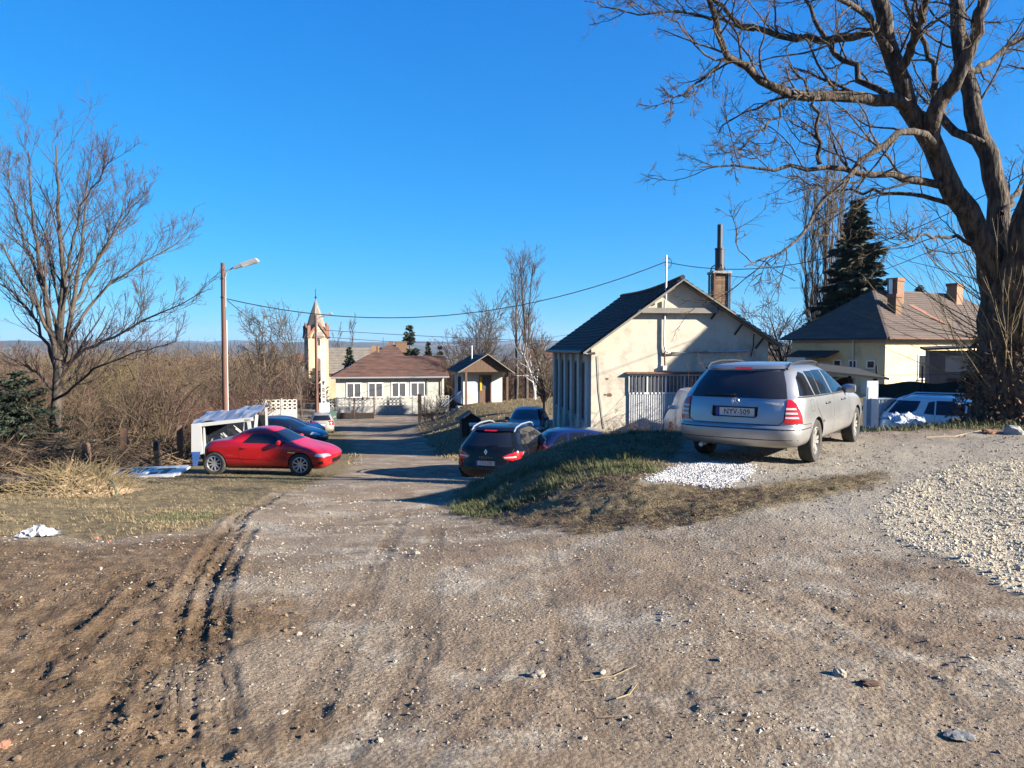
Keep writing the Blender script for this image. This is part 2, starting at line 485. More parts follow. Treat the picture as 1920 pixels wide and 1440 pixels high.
CP = []
for Y in (-8, -3, 0, 4, 8, 12, 16, 20, 26, 32, 40, 48, 56, 64, 72, 82, 95):
    xc = float(xroad(Y)); z0 = float(zr(Y))
    CP += [(xc, Y, z0), (xc - 6, Y, z0 + .02), (xc - 16, Y, z0 + .15), (xc - 34, Y, z0 + .3)]
    if Y >= 20: CP.append((xc + 1.9, Y, z0))
    if Y > 20: CP.append((xc - 2.3, Y, z0))
CP += [(-.9, 12, -.88), (-.1, 9.1, -.45), (.7, 7.6, -.15), (-.95, 14, -1.12), (-.9, 16, -1.33), (-.7, 18.5, -1.7),
       (2, 9.2, 0), (1.3, 8.4, -.03), (3, 8, 0), (5, 6, 0), (8, 6, .05), (4, 10.5, 0), (3, 12.5, .02), (6, 13.3, 0), (5, 14.5, 0), (8, 12, .05),
       (11, 12, .1), (10.5, 16, .0), (8, 15.2, -.02), (14, 14, .1), (20, 14, .1), (3, 4, 0), (6, 2, 0), (4, -3, 0), (10, -3, .1), (14, 5, .15), (22, 4, .2),
       (2.4, 13, .10), (1.3, 13.5, -.02), (.4, 13.5, -.29), (-.3, 13.5, -.6), (1.5, 11.5, .0), (.6, 11.8, -.2), (.0, 12, -.45), (-.4, 12, -.7),
       (.9, 9.8, -.1), (.3, 10.3, -.38), (2.6, 16, -.35), (1, 16.5, -.8), (0, 17, -1.35), (3, 18, -1.2), (5, 17.5, -.7), (8, 18.3, -.95),
       (12, 19.5, -1.4), (13, 22, -1.6), (4, 20, -1.7), (6, 24, -2.1), (3, 24, -2.3), (7, 30, -2.35), (3, 30, -2.4), (2, 36, -2.5), (10, 27, -2.0),
       (16, 26, -1.7), (20, 26, -1.6), (12, 34, -2.0), (18, 40, -1.7), (23, 48, -1.55), (28, 46, -1.5), (17, 53, -1.8), (10, 45, -2.3), (30, 30, -1),
       (25, 20, -.3), (30, 14, 0), (-.3, 23, -2.44), (1.5, 23.5, -2.46), (-1.0, 21.2, -2.22), (.6, 21.3, -2.22), (1, 52, -2.24), (-3, 52, -2.3), (-1, 50, -2.3), (-5.3, 50, -3.6), (-1, 46, -2.55), (0, 42, -2.75),
       (-2, 40, -3.05), (-1, 34, -2.75), (0, 30, -2.6), (-1, 27, -2.5), (1, 58, -2.3), (3, 62, -2.6), (-4, 60, -3.3), (-6.7, 62, -4.4), (3, 75, -3.6), (12, 70, -3.2), (30, 60, -2)]
CP = np.array(CP, float)
_res = CP[:, 2] - zr(CP[:, 1])
_K = np.sqrt(((CP[:, None, :2] - CP[None, :, :2]) ** 2).sum(-1) + 0.35)
_W = np.linalg.solve(np.block([[_K + 1e-3 * np.eye(len(CP)), np.ones((len(CP), 1))], [np.ones((1, len(CP))), np.zeros((1, 1))]]), np.append(_res, 0))


def gz(x, y):
    x, y = np.atleast_1d(np.asarray(x, float)), np.atleast_1d(np.asarray(y, float))
    out = np.empty(x.shape)
    f = x.ravel(), y.ravel()
    o = out.ravel()
    for i in range(0, len(o), 60000):
        xs, ys = f[0][i:i + 60000], f[1][i:i + 60000]
        k = np.sqrt((xs[:, None] - CP[None, :, 0]) ** 2 + (ys[:, None] - CP[None, :, 1]) ** 2 + 0.35)
        r = k @ _W[:-1] + _W[-1]
        fade = (1 - sstep(80, 130, ys)) * (1 - sstep(40, 75, np.abs(xs))) * sstep(-30, -8, ys)
        o[i:i + 60000] = zr(ys) + r * fade
    return o.reshape(x.shape)


def g1(x, y): return float(gz(x, y)[0])


def on(px, py):
    """where the view ray through a photo pixel meets the ground"""
    ys = np.concatenate([np.arange(2, 30, .05), np.arange(30, 120, .3)])
    c, s = math.cos(TILT), math.sin(TILT)
    u = (720 - py) / FPX
    k = ys / (c + u * s)
    xs, zs = (px - 960) / FPX * k, EYE + (-s + u * c) * k
    hit = np.nonzero(zs <= gz(xs, ys))[0]
    i = hit[0] if len(hit) else -1
    return Vector((xs[i], ys[i], float(gz(xs[i], ys[i])[0])))


def polymask(x, y, poly, soft):
    """1 inside the polygon, fading over soft metres either side of its edge"""
    ins = np.zeros(x.shape, bool)
    dist = np.full(x.shape, 1e9)
    n = len(poly)
    for i in range(n):
        (x0, y0), (x1, y1) = poly[i], poly[(i + 1) % n]
        c = ((y0 > y) != (y1 > y)) & (x < (x1 - x0) * (y - y0) / ((y1 - y0) if y1 != y0 else 1e-9) + x0)
        ins ^= c
        dx, dy = x1 - x0, y1 - y0
        t = np.clip(((x - x0) * dx + (y - y0) * dy) / (dx * dx + dy * dy + 1e-12), 0, 1)
        dist = np.minimum(dist, np.hypot(x - x0 - t * dx, y - y0 - t * dy))
    sd = np.where(ins, dist, -dist)
    return sstep(-soft, soft, sd)


def P2(*pix): return [tuple(on(*p)[:2]) for p in pix]


POLY = {}
POLY['verge'] = P2((-250, 990), (150, 1015), (330, 1000), (445, 962), (545, 915), (640, 893), (672, 862), (668, 835), (650, 818)) + [(-13.5, 60), (-60, 70), (-60, 10), (-16, 6.2)]
POLY['mud'] = P2((-500, 1500), (-300, 1000), (150, 1025), (330, 1010), (430, 985), (450, 1040), (425, 1150), (400, 1300), (430, 1439)) + [(-1.3, 2.2), (-6, 1.5)]
POLY['bank'] = P2((850, 955), (950, 985), (1100, 1000), (1300, 985), (1480, 950), (1660, 905), (1650, 880), (1440, 905), (1400, 915), (1210, 908)) + \
    [(2.3, 11), (3.2, 13.8), (5.8, 15.2), (6.5, 14.8), (9, 13.6), (30, 13), (40, 60), (4, 80), (-2.5, 80), (-6.2, 61), (-6.8, 54), (-4.3, 40), (-3.3, 33), (-1.4, 26), (.5, 25), (.6, 20), (-.7, 18.5), (-.95, 14)]
POLY['gravel'] = P2((1640, 955), (1700, 905), (1800, 872), (1919, 858)) + [(9.0, 11.3), (11, 8), (7, 3.6)] + P2((1919, 1130), (1840, 1085), (1740, 1040), (1665, 1000))
POLY['white'] = P2((1206, 905), (1260, 880), (1330, 868), (1415, 872), (1400, 893), (1340, 916), (1290, 910))
YARD = [(.3, 21), (1.5, 45), (11, 45), (12.5, 30), (7, 21)]


def zones(x, y):
    n1 = fbm(x * 1.3, y * 1.3, 4) - .5
    n2 = fbm(x * 6 + 9, y * 6, 3) - .5
    ox, oy = x + n1 * 1.1 + n2 * .35, y + n1 * 1.1 - n2 * .35
    far = sstep(28, 60, y)
    g = np.maximum(polymask(ox, oy, POLY['verge'], .35), polymask(x + n2 * .5, y + n2 * .5, POLY['bank'], .2))
    rd = np.abs(x - xroad(y))
    out = sstep(84, 92, y) + sstep(38, 42, np.abs(x))
    g = np.clip(np.maximum(g, out), 0, 1)
    g = g * (1 - .8 * polymask(ox, oy, YARD, .6))
    mud = polymask(ox, oy, POLY['mud'], .3)
    gr = polymask(x + n2 * .12, y + n2 * .12, POLY['gravel'], .06)
    wh = polymask(x + n2 * .15, y + n2 * .15, POLY['white'], .05)
    gsp = np.clip(sstep(1.2, 3.2, x) * (1 - sstep(12, 15, y)) * sstep(4.6, 7.0, y + n1 * 2.5), 0, 1)   # scattered pale gravel by the terrace
    return g, mud, gr, wh, gsp


RUTS = []          # tyre tracks pressed into the soft ground: pixel paths, width, depth, lug pitch
for path, w, dp in [
    ([(10, 1330), (120, 1190), (230, 1090), (300, 1060)], .17, .035), ([(60, 1345), (170, 1200), (275, 1100), (330, 1075)], .12, .03),
    ([(300, 1420), (330, 1250), (365, 1130), (400, 1040), (450, 970), (530, 920)], .24, .05),
    ([(420, 1420), (400, 1300), (390, 1180), (420, 1060), (470, 985)], .22, .045),
    ([(150, 1420), (250, 1270), (330, 1160)], .2, .03),
    ([(860, 1439), (960, 1330), (1010, 1250), (1060, 1190)], .22, .018), ([(1160, 1439), (1090, 1290), (1050, 1130), (1010, 1010)], .2, .014),
    ([(1880, 1400), (1640, 1250), (1420, 1120), (1300, 1060)], .24, .018), ([(1919, 1340), (1700, 1210), (1500, 1110), (1380, 1060)], .22, .016),
    ([(560, 1439), (600, 1300), (680, 1120), (760, 960)], .2, .014), ([(700, 1439), (780, 1250), (800, 1100), (820, 980)], .2, .012),
    ([(1500, 1439), (1300, 1330), (1150, 1240)], .22, .014),
]:
    RUTS.append((np.array([on(*p)[:2] for p in path]), w, dp))


def detail(x, y):
    """fine relief near the camera; also returns track coordinates for the tread pattern"""
    g, mud, gr, wh, gsp = zones(x, y)
    near = 1 - sstep(14, 26, y)
    h = (fbm(x * .9, y * .9, 3) - .5) * .10
    h += (fbm(x * 4, y * 4, 4) - .5) * (.022 + .015 * mud + .05 * g)
    h += (fbm(x * 14 + 3, y * 14, 3) - .5) * (.016 + .035 * mud + .022 * g)
    h += gr * .012 + wh * .01
    tu, tv = np.zeros_like(x), np.zeros_like(x)
    for pts, w, dp in RUTS:
        best = np.full(x.shape, 1e9); along = np.zeros_like(x); acc = 0
        side = np.zeros_like(x)
        for i in range(len(pts) - 1):
            (x0, y0), (x1, y1) = pts[i], pts[i + 1]
            dx, dy = x1 - x0, y1 - y0
            L = math.hypot(dx, dy)
            t = np.clip(((x - x0) * dx + (y - y0) * dy) / (L * L), 0, 1)
            d = np.hypot(x - x0 - t * dx, y - y0 - t * dy)
            b = d < best
            along = np.where(b, acc + t * L, along)
            side = np.where(b, ((x - x0) * dy - (y - y0) * dx) / L, side)
            best = np.minimum(best, d)
            acc += L
        endf = sstep(0, .4, along) * (1 - sstep(acc - .4, acc, along))
        wob = best + (fbm(x * 5, y * 5, 2) - .5) * .05
        m = (1 - sstep(w * .3, w * .6, wob)) * endf
        rim = np.exp(-((wob - w * .62) / (w * .16)) ** 2) * endf
        lug = np.sin((along + np.abs(side) * .7) * 2 * math.pi / .085)
        rib = np.cos(side * 2 * math.pi / (w / 3.0))
        dp = dp * (.38 if dp > .025 else .38) * (.35 + 1.1 * vnoise(x * 1.7 + 3, y * 1.7))
        h += -dp * m + dp * .55 * rim + m * dp * (.6 * np.sign(lug) * (.6 + .4 * vnoise(x * 9, y * 9)) + .25 * rib)
        tu = np.maximum(tu, m)
    return h * near, g, mud, gr, wh, gsp, tu


# ------------------------------------------------------------------ ground sheets
def ground_material():
    m = bpy.data.materials.new('ground')
    m.use_nodes = True
    nt = m.node_tree
    p = nt.nodes['Principled BSDF']
    p.inputs['Roughness'].default_value = 0.95
    p.inputs['Specular IOR Level'].default_value = 0.15
    L = nt.links.new
    geo = nt.nodes.new('ShaderNodeNewGeometry')

    def noise(sc, det=6, rough=.65, out='Fac'):
        n = nt.nodes.new('ShaderNodeTexNoise')
        n.inputs['Scale'].default_value = sc
        n.inputs['Detail'].default_value = det
        n.inputs['Roughness'].default_value = rough
        L(geo.outputs['Position'], n.inputs['Vector'])
        return n.outputs[out]

    def ramp(src, *st):
        r = nt.nodes.new('ShaderNodeValToRGB')
        while len(r.color_ramp.elements) < len(st): r.color_ramp.elements.new(.5)
        for e, (pos, c) in zip(r.color_ramp.elements, st):
            e.position = pos
            e.color = (*(k * (ALB + .02) for k in c), 1)
        L(src, r.inputs[0])
        return r.outputs[0]

    def mix(f, a, b):
        x = nt.nodes.new('ShaderNodeMix')
        x.data_type = 'RGBA'
        L(f, x.inputs['Factor'])
        L(a, x.inputs[6])
        L(b, x.inputs[7])
        return x.outputs[2]

    def att(name):
        a = nt.nodes.new('ShaderNodeAttribute')
        a.attribute_name = name
        return a.outputs['Fac']

    def math_(op, a, b=None, c=None):
        n = nt.nodes.new('ShaderNodeMath')
        n.operation = op
        for i, v in enumerate((a, b, c)):
            if v is None: continue
            if isinstance(v, (int, float)): n.inputs[i].default_value = v
            else: L(v, n.inputs[i])
        return n.outputs[0]

    big, midn, fine = noise(.7), noise(4.5), noise(38, 8, .75)
    dirt = ramp(big, (.34, (.160, .110, .072)), (.5, (.228, .170, .118)), (.66, (.305, .240, .173)))
    grit = ramp(fine, (.38, (.10, .07, .047)), (.50, (.225, .170, .118)), (.62, (.42, .35, .262)))
    f1 = math_('MULTIPLY', noise(2.2, 4), .95)
    col = mix(f1, dirt, grit)
    warm = ramp(noise(9, 7, .7), (.35, (.12, .075, .046)), (.55, (.205, .14, .092)), (.7, (.30, .225, .16)))
    wm = nt.nodes.new('ShaderNodeMapRange')
    wm.inputs['From Min'].default_value, wm.inputs['From Max'].default_value = .50, .62
    L(noise(.55, 5, .6), wm.inputs['Value'])
    col = mix(math_('MULTIPLY', wm.outputs[0], .75), col, warm)
    pale = ramp(noise(26, 8, .8), (.36, (.15, .12, .09)), (.5, (.33, .28, .215)), (.62, (.52, .455, .365)))
    pm = nt.nodes.new('ShaderNodeMapRange')
    pm.inputs['From Min'].default_value, pm.inputs['From Max'].default_value = .50, .62
    L(noise(1.25, 7, .7), pm.inputs['Value'])
    col = mix(math_('MULTIPLY', pm.outputs[0], .95), col, pale)
    mudc = ramp(midn, (.32, (.09, .056, .03)), (.55, (.165, .107, .06)), (.72, (.24, .168, .102)))
    col = mix(math_('MULTIPLY', att('mud'), .9), col, mudc)
    # pale gravel trodden into the ground near the terrace
    grav = ramp(noise(60, 6, .8), (.38, (.13, .11, .085)), (.52, (.33, .30, .245)), (.66, (.52, .485, .42)))
    col = mix(math_('MULTIPLY', att('scatter'), .75), col, grav)
    grs = ramp(noise(7, 6, .75), (.33, (.085, .062, .034)), (.48, (.155, .118, .062)), (.62, (.24, .185, .10)), (.75, (.15, .135, .06)))
    col = mix(att('grass'), col, grs)
    bed = ramp(noise(55, 6, .8), (.36, (.22, .185, .135)), (.5, (.42, .36, .265)), (.64, (.60, .52, .40)))
    col = mix(att('gravel'), col, bed)
    whc = ramp(noise(70, 5, .8), (.38, (.34, .32, .30)), (.6, (.58, .56, .53)))
    col = mix(att('white'), col, whc)
    # darker pressed tracks
    tr = nt.nodes.new('ShaderNodeMix')
    tr.data_type = 'RGBA'
    tr.blend_type = 'MULTIPLY'
    L(math_('MULTIPLY', att('track'), .35), tr.inputs['Factor'])
    L(col, tr.inputs[6])
    tr.inputs[7].default_value = (.55, .50, .46, 1)
    L(tr.outputs[2], p.inputs['Base Color'])
    vor = nt.nodes.new('ShaderNodeTexVoronoi')
    vor.inputs['Scale'].default_value = 45
    L(geo.outputs['Position'], vor.inputs['Vector'])
    hgt = math_('ADD', math_('MULTIPLY', fine, .9), math_('MULTIPLY', vor.outputs['Distance'], -.5))
    b = nt.nodes.new('ShaderNodeBump')
    b.inputs['Strength'].default_value = .7
    b.inputs['Distance'].default_value = .032
    L(hgt, b.inputs['Height'])
    L(b.outputs[0], p.inputs['Normal'])
    return m


M['ground'] = ground_material()


def polar_sheet(name, rs, an, keep=None):
    rr, aa = np.meshgrid(rs, an, indexing='ij')
    x, y = rr * np.sin(aa), rr * np.cos(aa)
    z = gz(x, y)
    h, g, mud, gr, wh, gsp, tu = detail(x, y)
    z = z + h
    z += (1 - sstep(3, 9, rr)) * 0
    nr, na = len(rs), len(an)
    V = np.stack([x, y, z], -1).reshape(-1, 3)
    i = np.arange(nr * na).reshape(nr, na)
    Q = np.stack([i[:-1, :-1], i[1:, :-1], i[1:, 1:], i[:-1, 1:]], -1).reshape(-1, 4)
    A = dict(grass=g, mud=mud, gravel=gr, white=wh, scatter=gsp, track=tu)
    return V, Q[:, ::-1], {k: a.ravel().astype(np.float32) for k, a in A.items()}


def add_sheet(name, V, Q, A):
    used, inv = np.unique(Q.ravel(), return_inverse=True)
    me = npmesh(name, V[used], inv.reshape(-1, 4), M['ground'], smooth=True)
    for k, a in A.items():
        at_ = me.attributes.new(k, 'FLOAT', 'POINT')
        at_.data.foreach_set('value', a[used])
    return tag(link(name, me), kind='structure')


rs = np.concatenate([np.geomspace(1.6, 24, 350), np.geomspace(24.3, 110, 90), np.geomspace(114, 26000, 60)])
an = np.radians(np.linspace(-46, 46, 540))
V, Q, A = polar_sheet('g', rs, an)
cx, cy = V[Q, 0].mean(1), V[Q, 1].mean(1)
grass_f = A['grass'][Q].mean(1)
road_f = (grass_f < .5) & (cy < 84) & (np.abs(cx) < 40)
add_sheet('dirt_road', V, Q[road_f], A)
add_sheet('ground', V, Q[~road_f], A)
an2 = np.radians(np.linspace(46, 314, 140))
V, Q, A = polar_sheet('g', np.concatenate([np.geomspace(.6, 30, 60), np.geomspace(33, 26000, 40)]), an2)
add_sheet('ground', V, Q, A)
V, Q, A = polar_sheet('g', np.linspace(.02, 1.6, 8), np.radians(np.linspace(-46, 46, 40)))
add_sheet('dirt_road', V, Q, A)

# ------------------------------------------------------------------ hills on the horizon
def hills(name, r0, r1, top, seed, col):
    a = np.radians(np.linspace(-60, 60, 200))
    prof = fbm(a * 9 + seed, a * 0 + seed, 5) * top
    rows = np.linspace(0, 1, 12)
    V = []
    for t in rows:
        r = r0 + (r1 - r0) * t
        z = -58 + (prof + 58) * math.sin(t * math.pi / 2) * (0.75 + .25 * fbm(a * 30 + seed, a * 0 + t * 6, 4))
        V.append(np.stack([r * np.sin(a), r * np.cos(a), z], -1))
    V = np.concatenate(V)
    n = len(a)
    i = np.arange(len(rows) * n).reshape(-1, n)
    Q = np.stack([i[:-1, :-1], i[:-1, 1:], i[1:, 1:], i[1:, :-1]], -1).reshape(-1, 4)
    m = mat(name + '_wood', col, .95, var=.5, vscale=.004)
    tag(link('hills', npmesh(name, V, Q, m, smooth=True)), kind='structure')


hills('near_hills', 3200, 4300, 62, 2.0, (.05, .05, .035))
hills('far_hills', 6500, 8000, 175, 8.7, (.045, .05, .04))


# ------------------------------------------------------------------ cars
def car_shell(rows, n_lev=54, nr=13, ns=26, exp=2.8, taper=.03):
    rows = np.array(rows, float)
    t = np.concatenate([[0], np.cumsum(np.sqrt((np.diff(rows[:, :4], axis=0) ** 2 * [6, 1, 1, 2]).sum(1)) + .03)])
    tt = np.linspace(0, t[-1], n_lev)
    lev = np.stack([pchip(tt, t, rows[:, k]) for k in range(6)], -1)
    th = np.linspace(0, math.pi / 2, nr)
    V = []
    for z, xr, xf, W, er, ef in lev:
        L = xf - xr
        er, ef = min(er, L * .48), min(ef, L * .48)
        y1 = W * np.sin(th) ** (2 / exp)
        x1 = xr + er * (1 - np.cos(th) ** (2 / exp))
        x3 = xf - ef * (1 - np.cos(th) ** (2 / exp))
        xm = np.linspace(xr + er, xf - ef, ns + 2)[1:-1]
        x = np.concatenate([x1, xm, x3[::-1]])
        y = np.concatenate([y1, np.full(ns, W), y1[::-1]])
        u = (x - (xr + xf) / 2) / (L / 2)
        y = y * (1 - taper * u * u)
        xs = np.concatenate([x, x[-2:0:-1]])
        ys = np.concatenate([y, -y[-2:0:-1]])
        V.append(np.stack([xs, ys, np.full(len(xs), z)], -1))
    n = len(V[0])
    V = np.concatenate(V)
    i = np.arange(n_lev * n).reshape(n_lev, n)
    j = np.roll(i, -1, 1)
    Q = np.stack([i[:-1], i[1:], j[1:], j[:-1]], -1).reshape(-1, 4)
    caps = [i[0], i[-1][::-1]]
    return V, Q, caps


def lettering(text, size, mat_, parent, Mx, name='lettering', extrude=.002, font_scale=(1, 1), spacing=1.0):
    cu = bpy.data.curves.new(name, 'FONT')
    cu.body = text
    cu.size = size
    cu.extrude = extrude
    cu.align_x = 'CENTER'
    cu.align_y = 'CENTER'
    cu.space_character = spacing
    tmp = bpy.data.objects.new('tmp_text', cu)
    COL.objects.link(tmp)
    dg = bpy.context.evaluated_depsgraph_get()
    me = bpy.data.meshes.new_from_object(tmp.evaluated_get(dg))
    bpy.data.objects.remove(tmp)
    me.transform(Mx @ Matrix.Diagonal((font_scale[0], font_scale[1], 1, 1)))
    me.materials.clear()
    me.materials.append(mat_)
    return link(name, me, parent)


REAR = Matrix(((0, 0, -1, 0), (-1, 0, 0, 0), (0, 1, 0, 0), (0, 0, 0, 1)))     # text plane turned to face the car's rear


class Car:
    def __init__(s, name, label, cat, rows, paint_, loc, rz, group=None, **kw):
        s.t = thing(name, label, cat, loc, rz, group)
        s.paint = paint_
        V, Q, caps = car_shell(rows, **kw)
        bm = bmesh.new()
        vs = [bm.verts.new(v) for v in V]
        for q in Q:
            try: bm.faces.new([vs[k] for k in q])
            except ValueError: pass
        for c in caps: bm.faces.new([vs[k] for k in c])
        bmesh.ops.recalc_face_normals(bm, faces=bm.faces)
        s.bvh = BVHTree.FromBMesh(bm)
        s.me = bpy.data.meshes.new('body')
        bm.to_mesh(s.me)
        bm.free()
        s.cut = []
        s.W = max(r[3] for r in rows)

    def arch(s, x, z, r, depth=.30):
        for sd in (-1, 1):
            mb = MB()
            Mx = Matrix.Translation((x, sd * (s.W - depth), z)) @ Matrix.Rotation(R(90) * -sd, 4, 'X')
            mb.lathe([(0.001, 0), (r, 0), (r, .8), (.001, .8)], 40, Mx)
            s.cut.append(mb)

    def recess(s, x0, x1, y0, y1, z0, z1):
        s.cut.append(MB().box(x0, x1, y0, y1, z0, z1))

    def finish(s, smooth=42):
        o = link('body', s.me, s.t)
        for m in (s.paint, M['under']): s.me.materials.append(m)
        if s.cut:
            cs = []
            for c in s.cut:
                co = c.build('tmp_cut', M['under'])
                cs.append(co)
                b = o.modifiers.new('b', 'BOOLEAN')
                b.operation = 'DIFFERENCE'
                b.solver = 'EXACT'
                b.material_mode = 'TRANSFER'
                b.object = co
                co.parent = s.t
            dg = bpy.context.evaluated_depsgraph_get()
            me = bpy.data.meshes.new_from_object(o.evaluated_get(dg))
            o.modifiers.clear()
            for co in cs: bpy.data.objects.remove(co)
            o.data = me
        me = o.data
        me.name = 'body'
        me.polygons.foreach_set('use_smooth', [True] * len(me.polygons))
        try: me.set_sharp_from_angle(angle=R(smooth))
        except Exception: pass
        s.body = o
        return o

    def hit(s, view, a, b, off):
        if view == 'L': o, d = Vector((a, 4, b)), Vector((0, -1, 0))
        elif view == 'R': o, d = Vector((a, -4, b)), Vector((0, 1, 0))
        elif view == 'B': o, d = Vector((-5, a, b)), Vector((1, 0, 0))
        elif view == 'F': o, d = Vector((5, a, b)), Vector((-1, 0, 0))
        else: o, d = Vector((a, b, 4)), Vector((0, 0, -1))
        p, n, i, ds = s.bvh.ray_cast(o, d)
        if p is None:
            p, n, i, ds = s.bvh.find_nearest(o + d * (4 - .8 if view in 'LR' else 5 - 2.2))
        if n.dot(d) > 0: n = -n
        return p + n * off

    def panel(s, name, view, poly, m, off=.004, res=.05, parent=None, thick=0.0):
        pts = []
        n = len(poly)
        for i in range(n):
            p, q = Vector(poly[i]), Vector(poly[(i + 1) % n])
            k = max(1, int((q - p).length / res))
            pts += [p + (q - p) * (j / k) for j in range(k)]
        nb = len(pts)
        xs = [p.x for p in pts]; zs = [p.y for p in pts]
        from mathutils.geometry import intersect_point_line
        inner = []
        gx = np.arange(min(xs) + res / 2, max(xs), res)
        gy = np.arange(min(zs) + res / 2, max(zs), res)
        for a in gx:
            for b in gy:
                ins = False
                md = 1e9
                for i in range(nb):
                    p, q = pts[i], pts[(i + 1) % nb]
                    if (p.y > b) != (q.y > b) and a < (q.x - p.x) * (b - p.y) / (q.y - p.y) + p.x: ins = not ins
                    md = min(md, abs(p.x - a) + abs(p.y - b))
                if ins and md > res * .45: inner.append(Vector((a, b)))
        vo, eo, fo, *_ = delaunay_2d_cdt(pts + inner, [(i, (i + 1) % nb) for i in range(nb)], [], 1, 1e-5)
        V = [s.hit(view, v.x, v.y, off) for v in vo]
        me = bpy.data.meshes.new(name)
        me.from_pydata(V, [], fo)
        bm = bmesh.new()
        bm.from_mesh(me)
        bmesh.ops.recalc_face_normals(bm, faces=bm.faces)
        if bm.faces:
            bm.faces.ensure_lookup_table()
            c = bm.faces[0]
            out = {'L': (0, 1, 0), 'R': (0, -1, 0), 'B': (-1, 0, 0), 'F': (1, 0, 0), 'T': (0, 0, 1)}[view]
            if c.normal.dot(Vector(out)) < 0: bmesh.ops.reverse_faces(bm, faces=bm.faces)
        bm.to_mesh(me)
        bm.free()
        me.materials.append(m)
        me.polygons.foreach_set('use_smooth', [True] * len(me.polygons))
        return link(name, me, parent or s.t)

    def both(s, name, poly, m, **kw):
        return [s.panel(name, v, poly, m, **kw) for v in 'LR']

    def sym(s, name, view, poly, m, **kw):
        return [s.panel(name, view, [(k * a, b) for a, b in poly], m, **kw) for k in (1, -1)]

    def line(s, name, view, pts, m=None, w=.008, off=.003):
        V, Fs = [], []
        P = []
        for i in range(len(pts) - 1):
            p, q = Vector(pts[i]), Vector(pts[i + 1])
            k = max(1, int((q - p).length / .06))
            P += [p + (q - p) * (j / k) for j in range(k)]
        P.append(Vector(pts[-1]))
        for i, p in enumerate(P):
            t = (P[min(i + 1, len(P) - 1)] - P[max(0, i - 1)]).normalized()
            nn = Vector((-t.y, t.x)) * w / 2
            for q in (p + nn, p - nn): V.append(s.hit(view, q.x, q.y, off))
        for i in range(len(P) - 1): Fs.append((2 * i, 2 * i + 1, 2 * i + 3, 2 * i + 2))
        me = bpy.data.meshes.new(name)
        me.from_pydata(V, [], Fs)
        me.materials.append(m or M['seam'])
        return link(name, me, s.t)

    def wheels(s, xf, xr, track, r, w, spokes=5, rim_m=None, rr=.66, flat=False, zc=None):
        rim_m = rim_m or M['rim']
        ty = MB()
        ty.lathe([(r * rr, -w * .42), (r * .82, -w * .5), (r * .95, -w * .45), (r, -w * .34), (r, w * .34), (r * .95, w * .45), (r * .82, w * .5), (r * rr, w * .42), (r * rr, -w * .42)], 36)
        tme = ty.mesh('tyre', M['rubber'], smooth=True)
        rm = MB()
        q = r * rr
        rm.lathe([(q, -w * .4), (q * .98, w * .40), (q * .90, w * .42), (q * .86, w * .25), (q * .84, -w * .3)], 36)
        rm.lathe([(.001, w * .30), (q * .2, w * .30), (q * .24, w * .2), (q * .24, 0)], 20)
        for k in range(spokes):
            a = 2 * math.pi * k / spokes
            Mx = Matrix.Rotation(a, 4, 'Z')
            ww = .055 * (5 / spokes) ** .5 * r / .32
            for sg in ((-1, 1) if spokes <= 7 else (0,)):
                c0, c1 = sg * .012, sg * .04
                vs = [(q * .15, c0 - ww * .5, w * .30), (q * .15, c0 + ww * .5, w * .30), (q * .9, c1 + ww * .45, w * .36), (q * .9, c1 - ww * .45, w * .36)]
                vs = [Mx @ Vector(v) for v in vs] + [Mx @ (Vector(v) - Vector((0, 0, .03))) for v in vs]
                rm.add(vs, [(0, 1, 2, 3), (7, 6, 5, 4), (0, 4, 5, 1), (1, 5, 6, 2), (2, 6, 7, 3), (3, 7, 4, 0)])
        rme = rm.mesh('rim', rim_m)
        dk = MB().lathe([(.001, w * .02), (q * .9, w * .02)], 24).mesh('brake_disc', M['under'])
        for x in (xf, xr):
            for sd in (-1, 1):
                wo = bpy.data.objects.new('wheel', None)
                COL.objects.link(wo)
                wo.parent = s.t
                wo.location = (x, sd * track / 2, zc if zc else r)
                wo.rotation_euler = (R(-90) * sd, 0, 0)
                for nm, me in (('tyre', tme), ('rim', rme), ('brake_disc', dk)):
                    link(nm, me, wo)

    def mirror(s, x, z, y, m=None):
        for sd in (-1, 1):
            mb = MB()
            prof = [(.01, -.09), (.05, -.085), (.075, -.04), (.078, .03), (.06, .085), (.01, .09)]
            mb.lathe(prof, 14, Matrix.Translation((x, sd * (y + .09), z)) @ Matrix.Rotation(R(90), 4, 'X') @ Matrix.Diagonal((.8, 1.0, 1.15, 1)))
            mo = mb.build('wing_mirror', m or s.paint, s.t, True)
            st = MB().bar((x - .02, sd * (y - .08), z - .05), (x, sd * (y + .05), z - .03), .06, .03).build('mirror_stalk', M['black_trim'], mo)

    def rails(s, pts, m, rad=.016):
        for sd in (-1, 1):
            MB().tube([(x, sd * y, z) for x, y, z in pts], rad, 8).build('roof_rail', m, s.t, True)

    def plate(s, x, z, text, w=.52, h=.115, y=0.0, face='B', tilt=0.0):
        Mx = Matrix.Translation((x, y, z)) @ (REAR if face == 'B' else Matrix(((0, 0, 1, 0), (1, 0, 0, 0), (0, 1, 0, 0), (0, 0, 0, 1)))) @ Matrix.Rotation(tilt, 4, 'X')
        po = MB().box(-w / 2, w / 2, -h / 2, h / 2, -.008, .0, Mx).build('number_plate', M['plate'], s.t)
        MB().box(-w / 2 - .004, -w / 2 + .045, -h / 2, h / 2, -.006, .0015, Mx).build('country_strip', M['plate_blue'], po)
        fr = MB()
